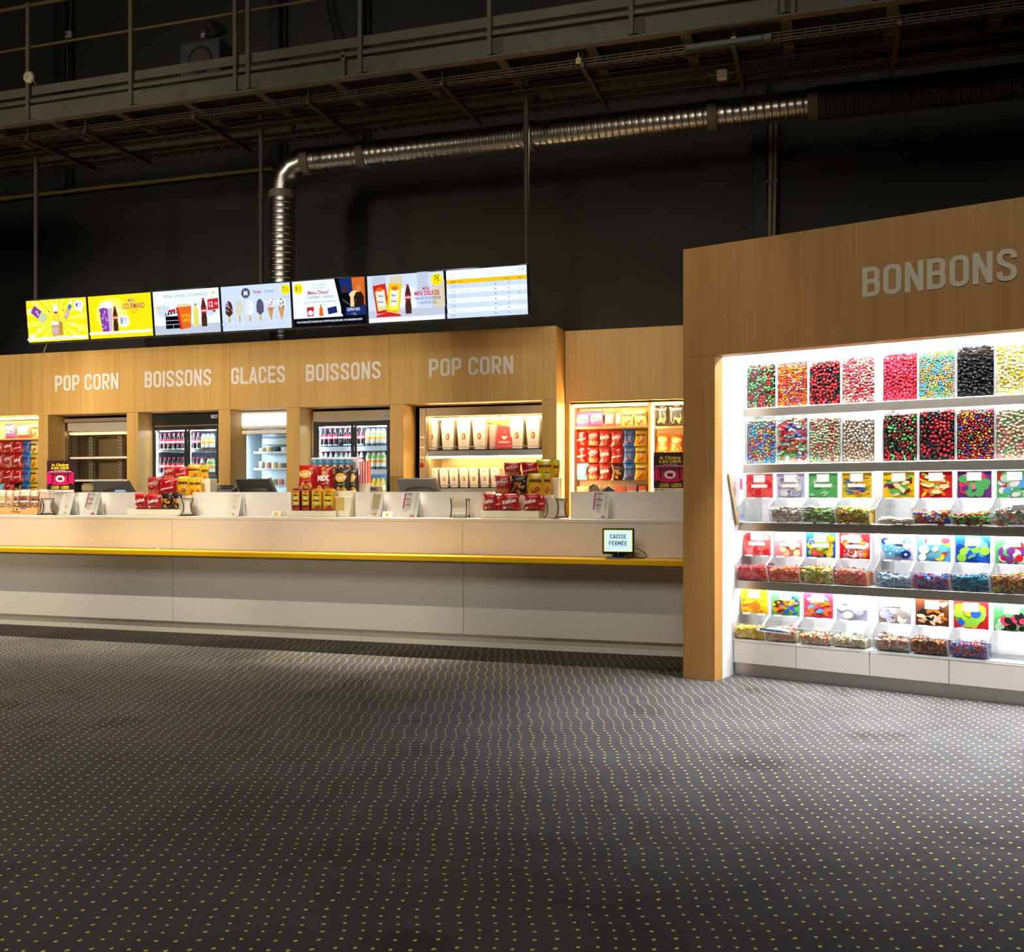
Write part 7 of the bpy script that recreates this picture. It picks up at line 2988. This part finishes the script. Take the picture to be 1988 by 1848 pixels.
# ------------------------------------------------------------------ CAISSE FERMEE monitor on the yellow ledge
ym = 8.22
xm = sx(1200, ym)
zm = .830
m = thing('counter_monitor', 'small black monitor reading CAISSE FERM\u00c9E on the yellow ledge', 'monitor', (xm, ym, zm), radians(4))
h0, h1 = sz(1200, 1076, ym) - zm, sz(1200, 1025.5, ym) - zm
hw = (sx(1231, ym) - sx(1170, ym)) / 2
mb = MB().use(pbr('monitor_black', (24, 34, 42), .35))
mb.box(-hw, hw, 0, .03, h0, h1, .006)
mb.box(-hw * .8, hw * .8, .03, .06, h0 + .02, h1 - .03, .01)
mb.build('housing', m)
mb = MB()
d = Draw(mb, plane_front(0, -.0003, 0), .0004)
bw, bz0, bz1 = hw - .014, h0 + .022, h1 - .014
d.rect(-bw, bz0, bw, bz1, glow('monitor_yellow', (250, 236, 80), 1.0))
d.rect(-bw + .008, bz0 + .006, bw - .008, bz1 - .006, glow('monitor_white', (214, 246, 250), 1.05))
INK = glow('monitor_ink', (60, 90, 106), .8)
hh = bz1 - bz0
d.sign('CAISSE', 0, bz0 + hh * .60, hh * .20, INK, bw * 1.16)
d.sign('FERM\u00c9E', 0, bz0 + hh * .29, hh * .20, INK, bw * 1.28)
d.text('Merci de vous pr\u00e9senter', bw * .1, bz0 + hh * .21, hh * .035, glow('monitor_grey', (150, 190, 196), .9), wid=bw * 1.2)
d.text('\u00e0 une autre caisse', bw * .1, bz0 + hh * .155, hh * .03, glow('monitor_grey', (150, 190, 196), .9), wid=bw * .9)
d.ring(-bw * .72, bz0 + hh * .13, bw * .12, hh * .05, .003, glow('monitor_grey', (150, 190, 196), .9))
mb.build('display', m)
mb = MB().use(glow('blue_power_light', (40, 110, 255), 3.0))
mb.prism_y([(.003 * cos(2 * pi * i / 10), h0 + .011 + .003 * sin(2 * pi * i / 10)) for i in range(10)], -.001, 0)
mb.build('power_light', m)
mb = MB().use(pbr('monitor_black', (24, 34, 42), .35))
mb.box(-.05, .05, .01, .05, .012, h0 + .02, .005)
mb.raw([(-hw * .72, -.05, 0), (hw * .6, -.05, 0), (hw * .7, .11, 0), (-hw * .6, .11, 0), (-hw * .68, -.046, .012), (hw * .56, -.046, .012), (hw * .66, .106, .014), (-hw * .56, .106, .014)],
       [(3, 2, 1, 0), (4, 5, 6, 7), (0, 1, 5, 4), (1, 2, 6, 5), (2, 3, 7, 6), (3, 0, 4, 7)])
mb.build('foot', m)
mb = MB().use(BLACK)
pt = [(hw * .7, .05, .09), (hw * 1.0, .05, .088), (hw * 1.35, .03, .075), (hw * 1.65, .02, .05), (hw * 1.78, .015, .025), (hw * 1.6, .01, .006), (hw * 1.3, .02, .005), (hw * 1.0, .05, .012), (hw * .8, .06, .04)]
mb.tube(pt, .0042, 6)
mb.build('cable', m)
